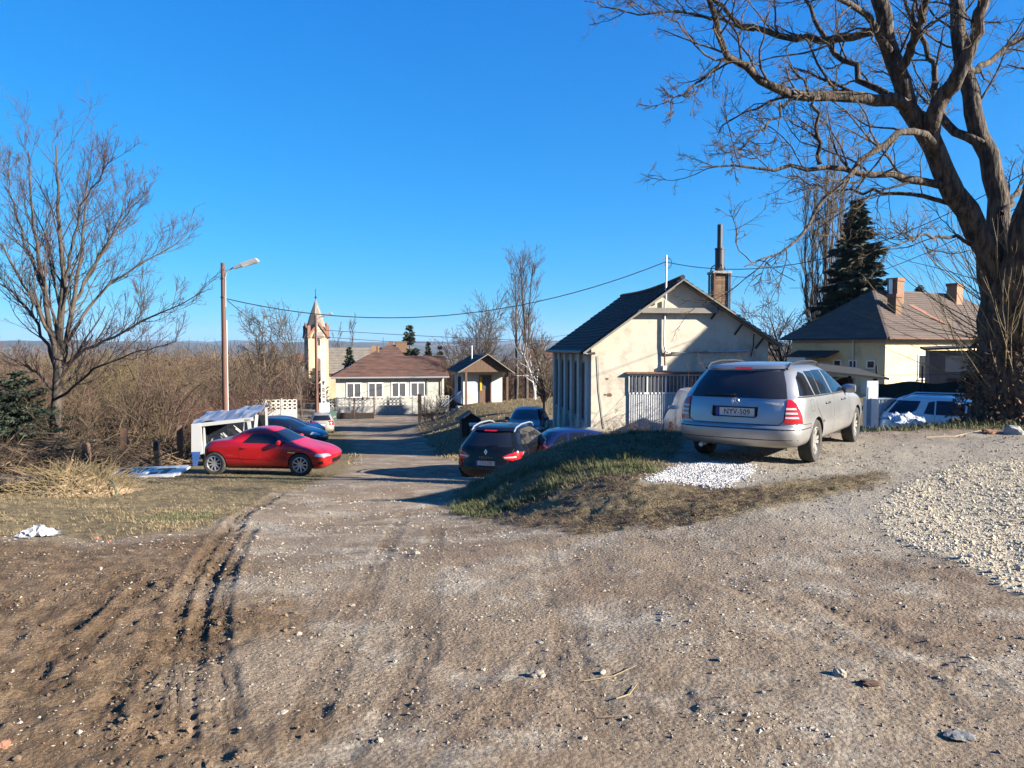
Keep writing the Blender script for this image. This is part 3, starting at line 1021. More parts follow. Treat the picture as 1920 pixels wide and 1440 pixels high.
        for a in ((-w / 2 - .015, w / 2 + .015, -h / 2 - .035, -h / 2 - .001), (-w / 2 - .015, w / 2 + .015, h / 2 + .001, h / 2 + .014),
                  (-w / 2 - .015, -w / 2 - .005, -h / 2, h / 2), (w / 2 + .001, w / 2 + .015, -h / 2, h / 2)):
            fr.box(a[0], a[1], a[2], a[3], -.012, .004, Mx)
        fr.build('plate_frame', M['black_trim'], po)
        if text:
            lettering(text, h * .92, M['ink'], po, Mx @ Matrix.Translation((.022, 0, .002)), font_scale=(.86, 1), spacing=1.04)
        return po


def rows6(tab, er, ef):
    out = []
    for r in tab:
        out.append((*r[:4], r[4] if len(r) > 4 else er, r[5] if len(r) > 5 else ef))
    return out


def ground_pose(x, y, rz, base=None):
    return (x, y, g1(x, y) if base is None else base)


# ---- the silver estate on the terrace
EST = rows6([(.27, -2.20, 1.95, .72), (.31, -2.33, 2.10, .80), (.38, -2.385, 2.16, .84), (.50, -2.40, 2.17, .862), (.575, -2.385, 2.16, .866), (.60, -2.345, 2.14, .868), (.68, -2.335, 2.08, .868),
             (.80, -2.315, 1.88, .862), (.90, -2.285, 1.45, .848), (.965, -2.255, .98, .828), (1.0, -2.235, .86, .808), (1.15, -2.135, .55, .738), (1.28, -2.02, .26, .672),
             (1.36, -1.94, .04, .615), (1.405, -1.86, -.12, .555), (1.44, -1.68, -.36, .42), (1.458, -1.4, -.7, .25), (1.463, -1.15, -.95, .03)], .42, .55)


def silver_estate():
    rw, fw = Vector((4.16, 10.75)), Vector((5.70, 12.98))
    d = (fw - rw).normalized()
    rz = math.atan2(d.y, d.x)
    mid = (rw + fw) / 2 + Vector((-d.y, d.x)) * .75
    c = Car('estate_car', 'dusty silver estate car parked on the gravel terrace, seen from its rear', 'car', EST, M['silver'], (mid.x, mid.y, .0), rz, exp=3.4, n_lev=70)
    for x in (-1.357, 1.357): c.arch(x, .315, .355)
    c.recess(-2.6, -2.285, -.31, .31, .695, .845)
    c.finish()
    c.wheels(1.357, -1.357, 1.50, .316, .205, 5, M['rim_dusty'])
    # tail
    c.panel('rear_window', 'B', [(-.655, .965), (.655, .965), (.60, 1.16), (.52, 1.34), (-.52, 1.34), (-.60, 1.16)], M['glass_dusty'])
    c.panel('rear_spoiler', 'B', [(-.53, 1.352), (.53, 1.352), (.50, 1.395), (-.50, 1.395)], M['silver'], off=.03)
    c.panel('brake_light', 'B', [(-.12, 1.345), (.12, 1.345), (.12, 1.368), (-.12, 1.368)], M['red_lens'], off=.034)
    for sd in (1, -1):
        tl = c.panel('tail_light', 'B', [(sd * a, b) for a, b in [(.655, .955), (.70, .95), (.76, .90), (.80, .82), (.825, .72), (.832, .625), (.64, .625), (.655, .75)]], M['red_lens'], off=.012, res=.03)
        for z in (.695, .755, .815):
            c.panel('lens_band', 'B', [(sd * a, b) for a, b in [(.655, z), (.80 - (z - .69) * .25, z), (.79 - (z - .69) * .25, z + .026), (.655, z + .026)]], M['clear_lens'], off=.016, res=.03, parent=tl)
        v = 'L' if sd > 0 else 'R'
        c.panel('tail_light', v, [(-2.10, .625), (-2.26, .625), (-2.25, .74), (-2.20, .83), (-2.14, .75)], M['red_lens'], off=.010, res=.03)
    # edge of the hatch, plate recess frame, bumper lines
    c.line('hatch_gap', 'B', [(-.66, .96), (-.64, .66), (-.58, .605), (.58, .605), (.64, .66), (.66, .96)], w=.012)
    c.line('recess_frame', 'B', [(-.37, .865), (.37, .865), (.325, .72), (.27, .672), (-.27, .672), (-.325, .72), (-.37, .865)], M['silver'], w=.018, off=.010)
    c.line('bumper_strip', 'B', [(-.78, .545), (.78, .545)], M['seam'], w=.016, off=.004)
    c.line('bumper_strip', 'B', [(-.80, .40), (.80, .40)], M['seam'], w=.009, off=.003)
    for v in 'LR':
        c.line('bumper_strip', v, [(-2.33, .545), (-1.74, .545)], M['seam'], w=.014)
        c.line('bumper_gap', v, [(-2.2, .615), (-1.72, .60), (-1.70, .36)], w=.009)
    c.plate(-2.292, .765, 'NYV-509')
    # ring with three-pointed star
    st = MB()
    n = 28
    ring = [(.045 * math.cos(2 * math.pi * k / n), .045 * math.sin(2 * math.pi * k / n), 0) for k in range(n + 1)]
    hp = c.hit('B', 0, .915, .012)
    Mx = Matrix.Translation(hp) @ REAR
    st.tube([Mx @ Vector(p) for p in ring], .006, 6)
    for k in range(3):
        a = R(90 + 120 * k)
        tip = Mx @ Vector((.043 * math.cos(a), .043 * math.sin(a), 0))
        b1 = Mx @ Vector((.010 * math.cos(a + R(60)), .010 * math.sin(a + R(60)), 0))
        b2 = Mx @ Vector((.010 * math.cos(a - R(60)), .010 * math.sin(a - R(60)), 0))
        top = Mx @ Vector((0, 0, .01))
        st.add([tip, b1, top, b2], [(0, 1, 2), (0, 2, 3)])
    st.build('emblem', M['chrome'], c.t)
    hp = c.hit('B', -.49, .895, .006)
    lettering('KOMPRESSOR', .046, M['white_paint'], c.t, Matrix.Translation(hp) @ REAR @ Matrix.Rotation(R(-4), 4, 'X'), extrude=.004, spacing=1.05)
    MB().tube([c.hit('B', .02, 1.0, .02), c.hit('B', .1, .995, .025), c.hit('B', .45, .985, .02)], [.016, .010, .006], 6).build('rear_wiper', M['black_trim'], c.t)
    MB().tube([(-2.36, .45, .27), (-2.2, .45, .28)], .03, 10).build('exhaust_pipe', M['grey_metal'], c.t)
    # side glass
    c.both('side_window', [(-2.02, 1.0), (-1.42, .985), (-1.44, 1.30), (-1.62, 1.33), (-1.82, 1.25)], M['glass'])
    c.both('side_window', [(-1.36, .985), (-1.10, .98), (-1.00, 1.325), (-1.36, 1.33)], M['glass'])
    c.both('side_window', [(-1.06, .98), (-.46, .97), (-.48, 1.335), (-.97, 1.335)], M['glass'])
    c.both('side_window', [(-.38, .97), (.62, .96), (.50, 1.04), (.04, 1.28), (-.40, 1.335)], M['glass'])
    c.panel('windscreen', 'F', [(-.68, .99), (.68, .99), (.52, 1.34), (-.52, 1.34)], M['glass'])
    c.sym('headlight', 'F', [(.42, .60), (.72, .60), (.74, .74), (.50, .74)], M['head_lens'], off=.006)
    for v in 'LR':
        c.line('window_trim', v, [(-2.06, .985), (-1.0, .965), (.66, .945)], M['black_trim'], w=.016, off=.006)
        c.line('door_gap', v, [(-1.42, .97), (-1.38, .80), (-1.08, .58), (-1.0, .33)])
        c.line('door_gap', v, [(-.42, .965), (-.40, .33)])
        c.line('door_gap', v, [(.66, .93), (.74, .62), (.68, .33)])
        c.line('sill_gap', v, [(-.98, .325), (.68, .325)])
        c.line('rub_strip', v, [(-1.05, .585), (.95, .585)], M['silver'], w=.035, off=.012)
        c.line('fuel_flap' if v == 'R' else 'panel_crease', v, [(-1.72, .93), (-1.55, .93), (-1.53, .77), (-1.70, .77), (-1.72, .93)] if v == 'R' else [(-1.8, .9), (-.5, .9)], w=.006)
        for x in (-.82, .18):
            p = c.hit(v, x, .84, .016)
            sd = 1 if v == 'L' else -1
            MB().tube([p + Vector((-.10, -.012 * sd, 0)), p + Vector((-.06, .008 * sd, .002)), p + Vector((.06, .008 * sd, .002)), p + Vector((.10, -.012 * sd, 0))], .013, 8).build('door_handle', M['black_trim'], c.t, True)
    c.mirror(.46, 1.0, .80)
    c.t.scale = (1, 1, .945)
    c.rails([(-1.86, .56, 1.37), (-1.72, .565, 1.44), (-1.3, .57, 1.475), (-.6, .57, 1.47), (-.25, .56, 1.44), (-.12, .55, 1.385)], M['black_metal'], .017)


silver_estate()

# ---- black crossover on the road
SUV = rows6([(.26, -2.02, 2.0, .74), (.34, -2.14, 2.12, .85), (.50, -2.20, 2.20, .905), (.62, -2.205, 2.19, .918), (.70, -2.18, 2.16, .922), (.82, -2.16, 2.06, .922), (.95, -2.14, 1.88, .915),
             (1.05, -2.12, 1.5, .90), (1.12, -2.09, 1.15, .875), (1.18, -2.04, .98, .845), (1.32, -1.93, .66, .76), (1.46, -1.80, .36, .69), (1.55, -1.68, .12, .63), (1.60, -1.55, -.06, .56),
             (1.64, -1.3, -.35, .40), (1.655, -1.0, -.7, .2), (1.66, -.9, -.8, .03)], .55, .6)


def black_crossover():
    p = on(905, 905)
    Y = 21.6
    X = (915 - 960) / FPX * Y
    yaw = R(19)
    d = Vector((math.sin(yaw), math.cos(yaw)))
    mid = Vector((X, Y)) + d * 2.1
    c = Car('crossover_car', 'glossy black crossover car parked on the track below the grass bank', 'car', SUV, M['black_paint'], (mid.x, mid.y, g1(mid.x - .3, mid.y - 1) - .02), math.pi / 2 - yaw, exp=3.0)
    for x in (-1.33, 1.36): c.arch(x, .35, .41)
    c.finish()
    c.wheels(1.36, -1.33, 1.56, .352, .225, 5)
    c.panel('rear_window', 'B', [(-.66, 1.16), (.66, 1.16), (.60, 1.30), (.52, 1.49), (-.52, 1.49), (-.60, 1.30)], M['glass'])
    c.panel('rear_spoiler', 'B', [(-.55, 1.515), (.55, 1.515), (.50, 1.58), (-.50, 1.58)], M['black_paint'], off=.04)
    c.panel('brake_light', 'B', [(-.17, 1.505), (.17, 1.505), (.17, 1.53), (-.17, 1.53)], M['red_lens'], off=.046)
    for sd in (1, -1):
        tl = c.panel('tail_light', 'B', [(sd * a, b) for a, b in [(.45, .92), (.62, 1.0), (.86, 1.04), (.87, .86), (.70, .82), (.50, .86)]], M['red_lens'], off=.01, res=.04)
        c.panel('lens_band', 'B', [(sd * a, b) for a, b in [(.50, .915), (.78, .935), (.78, .895), (.50, .885)]], M['clear_lens'], off=.016, res=.04, parent=tl)
        c.panel('tail_light', 'L' if sd > 0 else 'R', [(-2.03, .86), (-1.72, .95), (-1.75, 1.03), (-2.0, 1.04)], M['red_lens'], off=.01, res=.04)
    c.plate(-2.185, .745, 'LTU-250')
    hp = c.hit('B', 0, 1.03, .012)
    Mx = Matrix.Translation(hp) @ REAR
    em = MB()
    o8 = [(0, .075), (.048, 0), (0, -.075), (-.048, 0)]
    i8 = [(0, .032), (.018, 0), (0, -.032), (-.018, 0)]
    vs = [Mx @ Vector((a, b, 0)) for a, b in o8] + [Mx @ Vector((a, b, .012)) for a, b in i8]
    em.add(vs, [(k, (k + 1) % 4, 4 + (k + 1) % 4, 4 + k) for k in range(4)])
    em.build('emblem', M['chrome'], c.t)
    hp = c.hit('B', 0, .885, .006)
    lettering('KOLEOS', .06, M['chrome'], c.t, Matrix.Translation(hp) @ REAR, extrude=.004, spacing=1.9)
    c.line('bumper_strip', 'B', [(-.82, .60), (.82, .60)], M['black_trim'], w=.03, off=.006)
    c.line('bumper_strip', 'B', [(-.72, .50), (-.42, .50)], M['chrome'], w=.02, off=.008)
    c.line('hatch_gap', 'B', [(-.72, 1.12), (-.60, .80), (-.56, .68), (.56, .68), (.60, .80), (.72, 1.12)], w=.010)
    c.both('side_window', [(-1.78, 1.22), (-1.42, 1.19), (-1.40, 1.50), (-1.56, 1.46)], M['glass'])
    c.both('side_window', [(-1.35, 1.185), (-.48, 1.16), (-.50, 1.53), (-1.33, 1.52)], M['glass'])
    c.both('side_window', [(-.40, 1.16), (.74, 1.13), (.22, 1.44), (-.40, 1.53)], M['glass'])
    c.panel('windscreen', 'F', [(-.72, 1.17), (.72, 1.17), (.55, 1.50), (-.55, 1.50)], M['glass'])
    for v in 'LR':
        c.line('door_gap', v, [(-1.36, 1.17), (-1.30, .95), (-1.0, .70), (-.95, .42)])
        c.line('door_gap', v, [(-.44, 1.15), (-.42, .42)])
        c.line('sill_trim', v, [(-.88, .40), (.92, .40)], M['black_trim'], w=.09, off=.01)
    c.mirror(.52, 1.16, .86)
    c.t.scale = (1.07, 1.07, 1.07)
    c.rails([(-1.62, .60, 1.52), (-1.45, .60, 1.62), (-1.0, .60, 1.675), (-.3, .60, 1.67), (.0, .585, 1.62), (.12, .57, 1.54)], M['galv'], .022)
    MB().tube([c.hit('B', .0, 1.17, .02), c.hit('B', -.30, 1.2, .02)], .008, 5).build('rear_wiper', M['black_trim'], c.t)


black_crossover()

# ---- red coupe on the verge
COUPE = rows6([(.18, -1.48, 1.80, .66), (.26, -1.58, 1.95, .77), (.40, -1.645, 2.03, .825), (.52, -1.66, 2.03, .838), (.62, -1.665, 1.95, .84), (.72, -1.66, 1.76, .838), (.80, -1.63, 1.46, .83),
               (.87, -1.57, 1.16, .815), (.93, -1.46, 1.00, .79), (.965, -1.22, .90, .755), (.99, -.98, .82, .715), (1.08, -.82, .66, .65), (1.18, -.64, .48, .585), (1.25, -.46, .32, .50),
               (1.29, -.28, .16, .36), (1.305, -.12, .02, .04)], .42, .5)


def red_coupe():
    Y = 21.6
    f, r_ = at(578, 890, Y - .15), at(411, 887, Y + .1)
    d = Vector((f.x - r_.x, f.y - r_.y)).normalized()
    mid = Vector(((f.x + r_.x) / 2, (f.y + r_.y) / 2)) + Vector((-d.y, d.x)) * .72 + Vector((-.14, 0))
    c = Car('coupe_car', 'bright red two-door coupe parked side-on on the grass verge', 'car', COUPE, M['red_paint'], (mid.x, mid.y, g1(mid.x, mid.y - .7)), math.atan2(d.y, d.x), exp=3.6)
    for x in (-1.245, 1.245): c.arch(x, .318, .352)
    c.finish()
    c.wheels(1.245, -1.245, 1.50, .318, .21, 9, rr=.70)
    c.both('side_window', [(-.42, .915), (.86, .895), (.76, .94), (.34, 1.13), (.10, 1.155), (-.20, 1.15)], M['glass'], res=.04)
    c.panel('windscreen', 'F', [(-.66, .95), (.66, .95), (.48, 1.21), (-.48, 1.21)], M['glass'])
    c.panel('rear_window', 'B', [(-.56, 1.02), (.56, 1.02), (.46, 1.20), (-.46, 1.20)], M['glass'])
    c.sym('headlight', 'F', [(.44, .54), (.70, .54), (.72, .62), (.50, .61)], M['head_lens'], off=.008, res=.03)
    for v in 'LR':
        c.panel('headlight', v, [(1.66, .565), (1.90, .53), (1.90, .60), (1.70, .635)], M['head_lens'], off=.008, res=.03)
        c.panel('fog_light', v, [(1.74, .33), (1.87, .34), (1.87, .42), (1.76, .42)], M['black_trim'], off=.006, res=.03)
        c.panel('tail_light', v, [(-1.56, .72), (-1.36, .78), (-1.34, .88), (-1.50, .90)], M['red_lens'], off=.006, res=.03)
        c.line('door_gap', v, [(-.50, .90), (-.50, .50), (-.36, .28), (.72, .26), (.80, .55), (.88, .88)], w=.009)
        c.line('sill_gap', v, [(-.9, .235), (.92, .235)], M['black_trim'], w=.02)
        c.line('side_crease', v, [(-.9, .50), (.9, .44)], M['red_paint'], w=.02, off=.008)
        c.line('fender_badge', v, [(.90, .665), (1.10, .655)], M['chrome'], w=.028, off=.006)
        p = c.hit(v, -.36, .77, .012)
        sd = 1 if v == 'L' else -1
        MB().tube([p + Vector((-.09, -.012 * sd, 0)), p + Vector((0, .01 * sd, 0)), p + Vector((.09, -.012 * sd, 0))], .013, 8).build('door_handle', M['red_paint'], c.t, True)
    c.panel('grille', 'F', [(-.35, .34), (.35, .34), (.40, .46), (-.40, .46)], M['black_trim'], off=.006)
    c.line('boot_gap', 'T', [(-1.5, -.60), (-.98, -.60), (-.98, .60), (-1.5, .60)], w=.009)
    c.mirror(.66, .93, .76)


red_coupe()

# ---- cars further down the track
HATCH = rows6([(.20, -1.78, 1.95, .70), (.28, -1.90, 2.08, .80), (.42, -1.98, 2.14, .85), (.56, -1.985, 2.12, .862), (.70, -1.96, 1.98, .865), (.82, -1.93, 1.66, .858), (.92, -1.90, 1.25, .84),
               (.99, -1.86, 1.0, .80), (1.15, -1.74, .64, .725), (1.30, -1.56, .30, .655), (1.38, -1.40, .04, .58), (1.43, -1.1, -.3, .40), (1.45, -.8, -.6, .04)], .5, .6)
WAGON = rows6([(.20, -2.15, 2.02, .70), (.28, -2.26, 2.12, .80), (.42, -2.33, 2.18, .85), (.56, -2.33, 2.16, .862), (.70, -2.30, 2.02, .865), (.82, -2.28, 1.72, .858), (.92, -2.25, 1.3, .84),
               (.99, -2.22, 1.02, .80), (1.15, -2.10, .66, .725), (1.30, -1.97, .32, .655), (1.39, -1.85, .06, .58), (1.44, -1.5, -.3, .40), (1.455, -.9, -.6, .04)], .42, .6)


def plain_car(name, label, rows, pm, loc, rz, kind='hatch', text=None, group=None, wheels=True):
    c = Car(name, label, 'car', rows, pm, loc, rz, group, n_lev=44)
    xe = rows[3][1]
    ax = 1.30
    for x in (-ax, ax): c.arch(x, .31, .35)
    c.finish()
    if wheels: c.wheels(ax, -ax, 1.49, .312, .20, 8)
    back = -1.36 if kind == 'hatch' else -1.78
    c.panel('rear_window', 'B', [(-.62, 1.0), (.62, 1.0), (.50, 1.34), (-.50, 1.34)], M['glass'], res=.08)
    c.panel('windscreen', 'F', [(-.68, 1.0), (.68, 1.0), (.52, 1.35), (-.52, 1.35)], M['glass'], res=.08)
    c.both('side_window', [(-.42, .99), (.66, .97), (.16, 1.27), (-.42, 1.35)], M['glass'], res=.08)
    c.both('side_window', [(back + .42, 1.0), (-.48, .99), (-.48, 1.35), (back + .42, 1.34)], M['glass'], res=.08)
    c.both('side_window', [(back - .08, 1.03), (back + .36, 1.0), (back + .36, 1.33), (back + .12, 1.27)], M['glass'], res=.08)
    c.sym('headlight', 'F', [(.44, .62), (.72, .63), (.74, .76), (.52, .74)], M['head_lens'], off=.008, res=.05)
    for v in 'LR':
        c.panel('headlight', v, [(1.62, .66), (1.86, .64), (1.84, .72), (1.66, .78)], M['head_lens'], off=.008, res=.05)
        c.line('door_gap', v, [(-.45, .98), (-.44, .33)])
        c.line('door_gap', v, [(.70, .95), (.74, .34)])
    for sd in (1, -1):
        c.panel('tail_light', 'B', [(sd * a, b) for a, b in [(.60, .66), (.80, .66), (.80, .95), (.68, .98)]], M['red_lens'], off=.01, res=.05)
        c.panel('tail_light', 'L' if sd > 0 else 'R', [(xe + .06, .66), (xe + .22, .66), (xe + .28, .97), (xe + .12, .97)], M['red_lens'], off=.01, res=.05)
    c.mirror(.56, 1.0, .80)
    c.plate(xe + .022, .72, None)
    return c


def dirv(px0, Y0, px1, Y1):
    a, b = Vector(((px0 - 960) / FPX * Y0, Y0)), Vector(((px1 - 960) / FPX * Y1, Y1))
    return a, (b - a).normalized()


def place_car(px, Y, heading):
    x = (px - 960) / FPX * Y
    return (x, Y, g1(x, Y)), math.pi / 2 - R(heading)


loc, rz = place_car(535, 39.5, 98)
navy = plain_car('hatchback_car', 'dark navy hatchback with pale headlamp parked behind the red coupe', HATCH, M['navy_paint'], loc, rz)
loc, rz = place_car(540, 44.5, 104)
bl = plain_car('saloon_car', 'blue crash-damaged car with raised bonnet between the navy hatchback and beige estate', HATCH, M['blue_paint'], loc, rz)
bo = MB().add([(.95, -.7, .98), (.95, .7, .98), (1.45, .62, 1.06), (1.45, -.62, 1.10), (2.05, -.55, .80), (2.05, .55, .76)] +
              [(.95, -.7, .96), (.95, .7, .96), (1.45, .62, 1.04), (1.45, -.62, 1.08), (2.05, -.55, .78), (2.05, .55, .74)],
              [(0, 1, 2, 3), (3, 2, 5, 4), (9, 8, 7, 6), (10, 11, 8, 9), (0, 6, 7, 1), (4, 5, 11, 10), (0, 3, 9, 6), (3, 4, 10, 9), (1, 7, 8, 2), (2, 8, 11, 5)]).build('crumpled_bonnet', M['blue_paint'], bl.t)
bo = MB().box(1.6, 2.0, -.6, .6, .45, .72).build('engine_bay', M['black_trim'], bl.t)
loc, rz = place_car(602, 55.5, -14)
be = plain_car('estate_car', 'beige estate car parked beyond the two blue cars, rear towards the viewer', WAGON, M['beige_paint'], loc, rz, kind='wagon')
be.rails([(-1.7, .56, 1.41), (-1.5, .56, 1.46), (-.4, .56, 1.46), (-.1, .55, 1.41)], M['black_metal'])
loc, rz = place_car(990, 35, 186)
dk = plain_car('hatchback_car', 'dark blue-grey car facing the viewer beside the workshop side wall', HATCH, M['dark_paint'], loc, rz)
loc, rz = place_car(1118, 23.5, 84)
loc = (loc[0], loc[1], at(1100, 800, 23.5).z - 1.45)
br = plain_car('hatchback_car', 'blue car mostly hidden behind the grass bank, only its roof showing', HATCH, M['blue_paint'], loc, rz)

# ---- pale wreck of an off-roader in the yard on the right
def wrecked_suv():
    Y = 22
    X = (1800 - 960) / FPX * Y
    top = at(1790, 747, Y).z
    c = Car('wrecked_off_roader', 'white off-roader wreck without wheels lying low behind the terrace edge', 'car', SUV, M['white_car'], (X + .3, Y + .3, top - 1.60), R(0) + R(-34), exp=3.0, n_lev=44)
    for x in (-1.33, 1.36): c.arch(x, .35, .41)
    c.finish()
    for v in 'LR':
        pass
    c.both('side_window', [(-1.86, 1.14), (-1.30, 1.13), (-1.12, 1.24), (-1.02, 1.50), (-1.62, 1.50)], M['glass'], res=.06)
    c.both('side_window', [(-.92, 1.15), (-.66, 1.13), (-.66, 1.51), (-.82, 1.47)], M['glass'], res=.06)
    c.both('side_window', [(-.62, 1.13), (.10, 1.12), (.10, 1.52), (-.62, 1.52)], M['glass'], res=.06)
    c.both('side_window', [(.15, 1.12), (.70, 1.13), (.36, 1.40), (.15, 1.48)], M['glass'], res=.06)
    c.panel('rear_window', 'B', [(-.66, 1.16), (.66, 1.16), (.52, 1.49), (-.52, 1.49)], M['glass'], res=.06)
    c.panel('windscreen', 'F', [(-.72, 1.17), (.72, 1.17), (.55, 1.50), (-.55, 1.50)], M['glass'], res=.06)
    c.rails([(-1.5, .60, 1.58), (-1.3, .60, 1.68), (.0, .60, 1.68), (.15, .58, 1.58)], M['galv'], .02)
    for v in 'LR':
        c.line('door_gap', v, [(-.64, 1.12), (-.62, .45)])
        c.line('door_gap', v, [(.13, 1.12), (.13, .45)])


wrecked_suv()


# ---- gutted van body behind the red coupe
def van_wreck():
    Y = 25.5
    x0 = (356 - 960) / FPX * Y
    z0 = g1(x0 + 1, Y)
    t = thing('gutted_van_body', 'gutted white van body with crumpled roof standing behind the red coupe', 'van', (x0, Y, z0), R(6))

    def L(px, py, dy=0.0):
        p = at(px, py, Y + dy)
        return Vector((p.x - x0, dy, p.z - z0))
    nx, ny = 14, 9
    rng = np.random.default_rng(5)
    V = []
    for j in range(ny):
        for i in range(nx):
            u, v = i / (nx - 1), j / (ny - 1)
            x = .02 + u * 2.05 + v * .10
            y = v * 1.7
            z = 1.42 + u * .21 + .10 * math.sin(v * math.pi) * (.6 + .6 * u) + .26 * v
            z += .06 * math.sin(u * 7 + v * 9) + rng.normal(0, .022)
            V.append((x, y, z))
    Q = [(j * nx + i, j * nx + i + 1, (j + 1) * nx + i + 1, (j + 1) * nx + i) for j in range(ny - 1) for i in range(nx - 1)]
    me = npmesh('roof', np.array(V), np.array(Q), paint('van_roof_paint', (.30, .33, .37), .3, .5, .15))
    o = link('roof', me, t)
    sm = o.modifiers.new('s', 'SOLIDIFY')
    sm.thickness = .02
    W = paint('dull_white_van', (.48, .48, .47), .45, .05, .5)
    MB().bar((.02, 0, 1.36), (2.0, 0, 1.57), .06, .12).build('roof_edge', W, t)
    MB().prism([(0, .42), (.08, .38), (.36, .42), (.33, 1.30), (.28, 1.44), (.02, 1.40)], -.04, .05).build('rear_pillar', W, t)
    MB().prism([(.37, .15), (.48, .15), (.42, 1.30), (.38, 1.30)], .02, .07).build('door_frame', W, t)
    MB().prism([(1.62, .70), (1.98, .70), (1.90, 1.58), (1.72, 1.56)], -.03, .04).build('centre_pillar', W, t)
    MB().prism([(1.74, 1.05), (1.86, 1.05), (1.80, 1.48), (1.75, 1.48)], -.045, -.032).build('pillar_slot', M['black_trim'], t)
    MB().bar((2.02, .0, .75), (2.02, .45, 1.66), .09, .07).build('windscreen_pillar', W, t)
    MB().bar((2.12, 1.55, .75), (2.14, 1.4, 1.84), .08, .07).build('windscreen_pillar', W, t)
    MB().box(.02, 2.1, 1.62, 1.68, .3, 1.55).build('far_side', M['dark_paint'], t)
    MB().box(.04, 2.1, .02, 1.6, .25, .42).build('floor', M['under'], t)
    MB().box(.03, .09, .06, 1.6, .45, 1.38).build('rear_side', M['dark_paint'], t)
    MB().box(2.0, 2.05, .5, 1.5, .42, 1.0).build('bulkhead', M['dark_paint'], t)
    MB().prism([(.45, .45), (.95, .45), (.92, .80), (.72, 1.0), (.5, .85)], .5, 1.2).build('loose_seat', M['plaster_grey'], t)
    MB().bar((1.25, .4, 1.3), (1.7, .5, .9), .2, .05).build('loose_trim', M['plaster'], t)
    MB().bar((1.1, .3, .9), (1.16, .3, 1.25), .03, .03).build('belt_post', M['galv'], t)
    MB().prism([(.05, .05), (.18, 0), (.28, .40), (.30, .5), (.04, .5)], -.08, -.05).build('tarp_rag', M['blue_tarp'], t)
    MB().tube([(.44, 0, .45), (.50, -.02, .22), (.60, 0, .05)], .05, 8).build('bent_sill', W, t)
    MB().box(.2, 2.0, .5, 1.3, 0, .27).build('support_blocks', M['wood_dark'], t)


van_wreck()


# ------------------------------------------------------------------ buildings
def fr(loc, rz):
    return Matrix.Translation(loc) @ Matrix.Rotation(rz, 4, 'Z')


def window(parent, x0, x1, z0, z1, y, frame_m, glass_m, out=-1, fw=.07, mull=1, name='window', axis='x', bars=0):
    """a window set in a wall plane y (axis x) or x (axis y); out = side the outdoors is on"""
    def B(mb, a0, a1, c0, c1, d0, d1):
        lo, hi = sorted((y + out * d0, y + out * d1))
        if axis == 'x': mb.box(a0, a1, lo, hi, c0, c1)
        else: mb.box(lo, hi, a0, a1, c0, c1)
    g = MB()
    B(g, x0 + fw * .5, x1 - fw * .5, z0 + fw * .5, z1 - fw * .5, .004, .012)
    f = MB()
    B(f, x0, x1, z0, z0 + fw, .002, .05)
    B(f, x0, x1, z1 - fw, z1, .002, .05)
    for k in range(mull + 1):
        c = x0 + (x1 - x0 - fw) * k / max(mull, 1)
        B(f, c, c + fw, z0 + fw, z1 - fw, .002, .048)
    fo = f.build(name, frame_m, parent)
    g.build('pane', glass_m, fo)
    s = MB()
    B(s, x0 - .06, x1 + .06, z0 - .06, z0 - .002, .0, .12)
    s.build('sill', M['concrete'], fo)
    for k in range(bars):
        b = MB()
        c = x0 + (x1 - x0) * (k + 1) / (bars + 1)
        B(b, c - .012, c + .012, z0, z1, .06, .085)
        b.build('bar', M['galv'], fo)
    return fo


def slope_roof(mb, a, b, c, d, rows_n, t=.05, lift=.03, sag=0.0, seed=0, cols=1):
    """roof plane a-b (eaves) d-c (ridge) laid in overlapping courses of real thickness"""
    a, b, c, d = map(Vector, (a, b, c, d))
    n = (b - a).cross(d - a).normalized()
    if n.z < 0: n = -n
    rng = random.Random(seed)
    for i in range(rows_n):
        for j in range(cols):
            u0, u1 = i / rows_n, (i + 1.12) / rows_n
            v0, v1 = j / cols, (j + 1) / cols
            u1 = min(u1, 1.0)
            def pt(u, v, k):
                p = (a.lerp(b, v)).lerp(d.lerp(c, v), u)
                w = -sag * math.sin(v * math.pi) * u
                return p + n * k + Vector((0, 0, w))
            e = rng.uniform(-.008, .008)
            lo, hi = lift + t + e, t * .35 + e
            vs = [pt(u0, v0, 0), pt(u0, v1, 0), pt(u1, v1, 0), pt(u1, v0, 0), pt(u0, v0, lo), pt(u0, v1, lo), pt(u1, v1, hi), pt(u1, v0, hi)]
            mb.add(vs, [(0, 1, 2, 3), (4, 7, 6, 5), (0, 4, 5, 1), (1, 5, 6, 2), (2, 6, 7, 3), (3, 7, 4, 0)])
    return mb


def brick_stack(parent, x, y, z0, z1, w, m=None):
    """a chimney shaft of single bricks on a mortar core"""
    core = MB().box(x - w / 2 + .012, x + w / 2 - .012, y - w / 2 + .012, y + w / 2 - .012, z0, z1).build('mortar_core', M['mortar'], parent)
    h, g = .068, .014
    nb = 2
    L = (w - g * (nb)) / nb
    me = MB().box(-L / 2, L / 2, -.05, .05, 0, h).mesh('brick', m or M['brick'])
    z, k = z0, 0
    while z + h < z1:
        for side in range(4):
            for j in range(nb):
                o = link('brick', me, parent)
                off = -w / 2 + L / 2 + j * (L + g) + (g if k % 2 else 0)
                off = max(-w / 2 + L / 2, min(w / 2 - L / 2, off))
                if side == 0: o.location, o.rotation_euler = (x + off, y - w / 2 + .05, z), (0, 0, 0)
                if side == 1: o.location, o.rotation_euler = (x + off, y + w / 2 - .05, z), (0, 0, 0)
                if side == 2: o.location, o.rotation_euler = (x - w / 2 + .049, y + off, z + .001), (0, 0, R(90))
                if side == 3: o.location, o.rotation_euler = (x + w / 2 - .049, y + off, z + .001), (0, 0, R(90))
        z += h + g
        k += 1


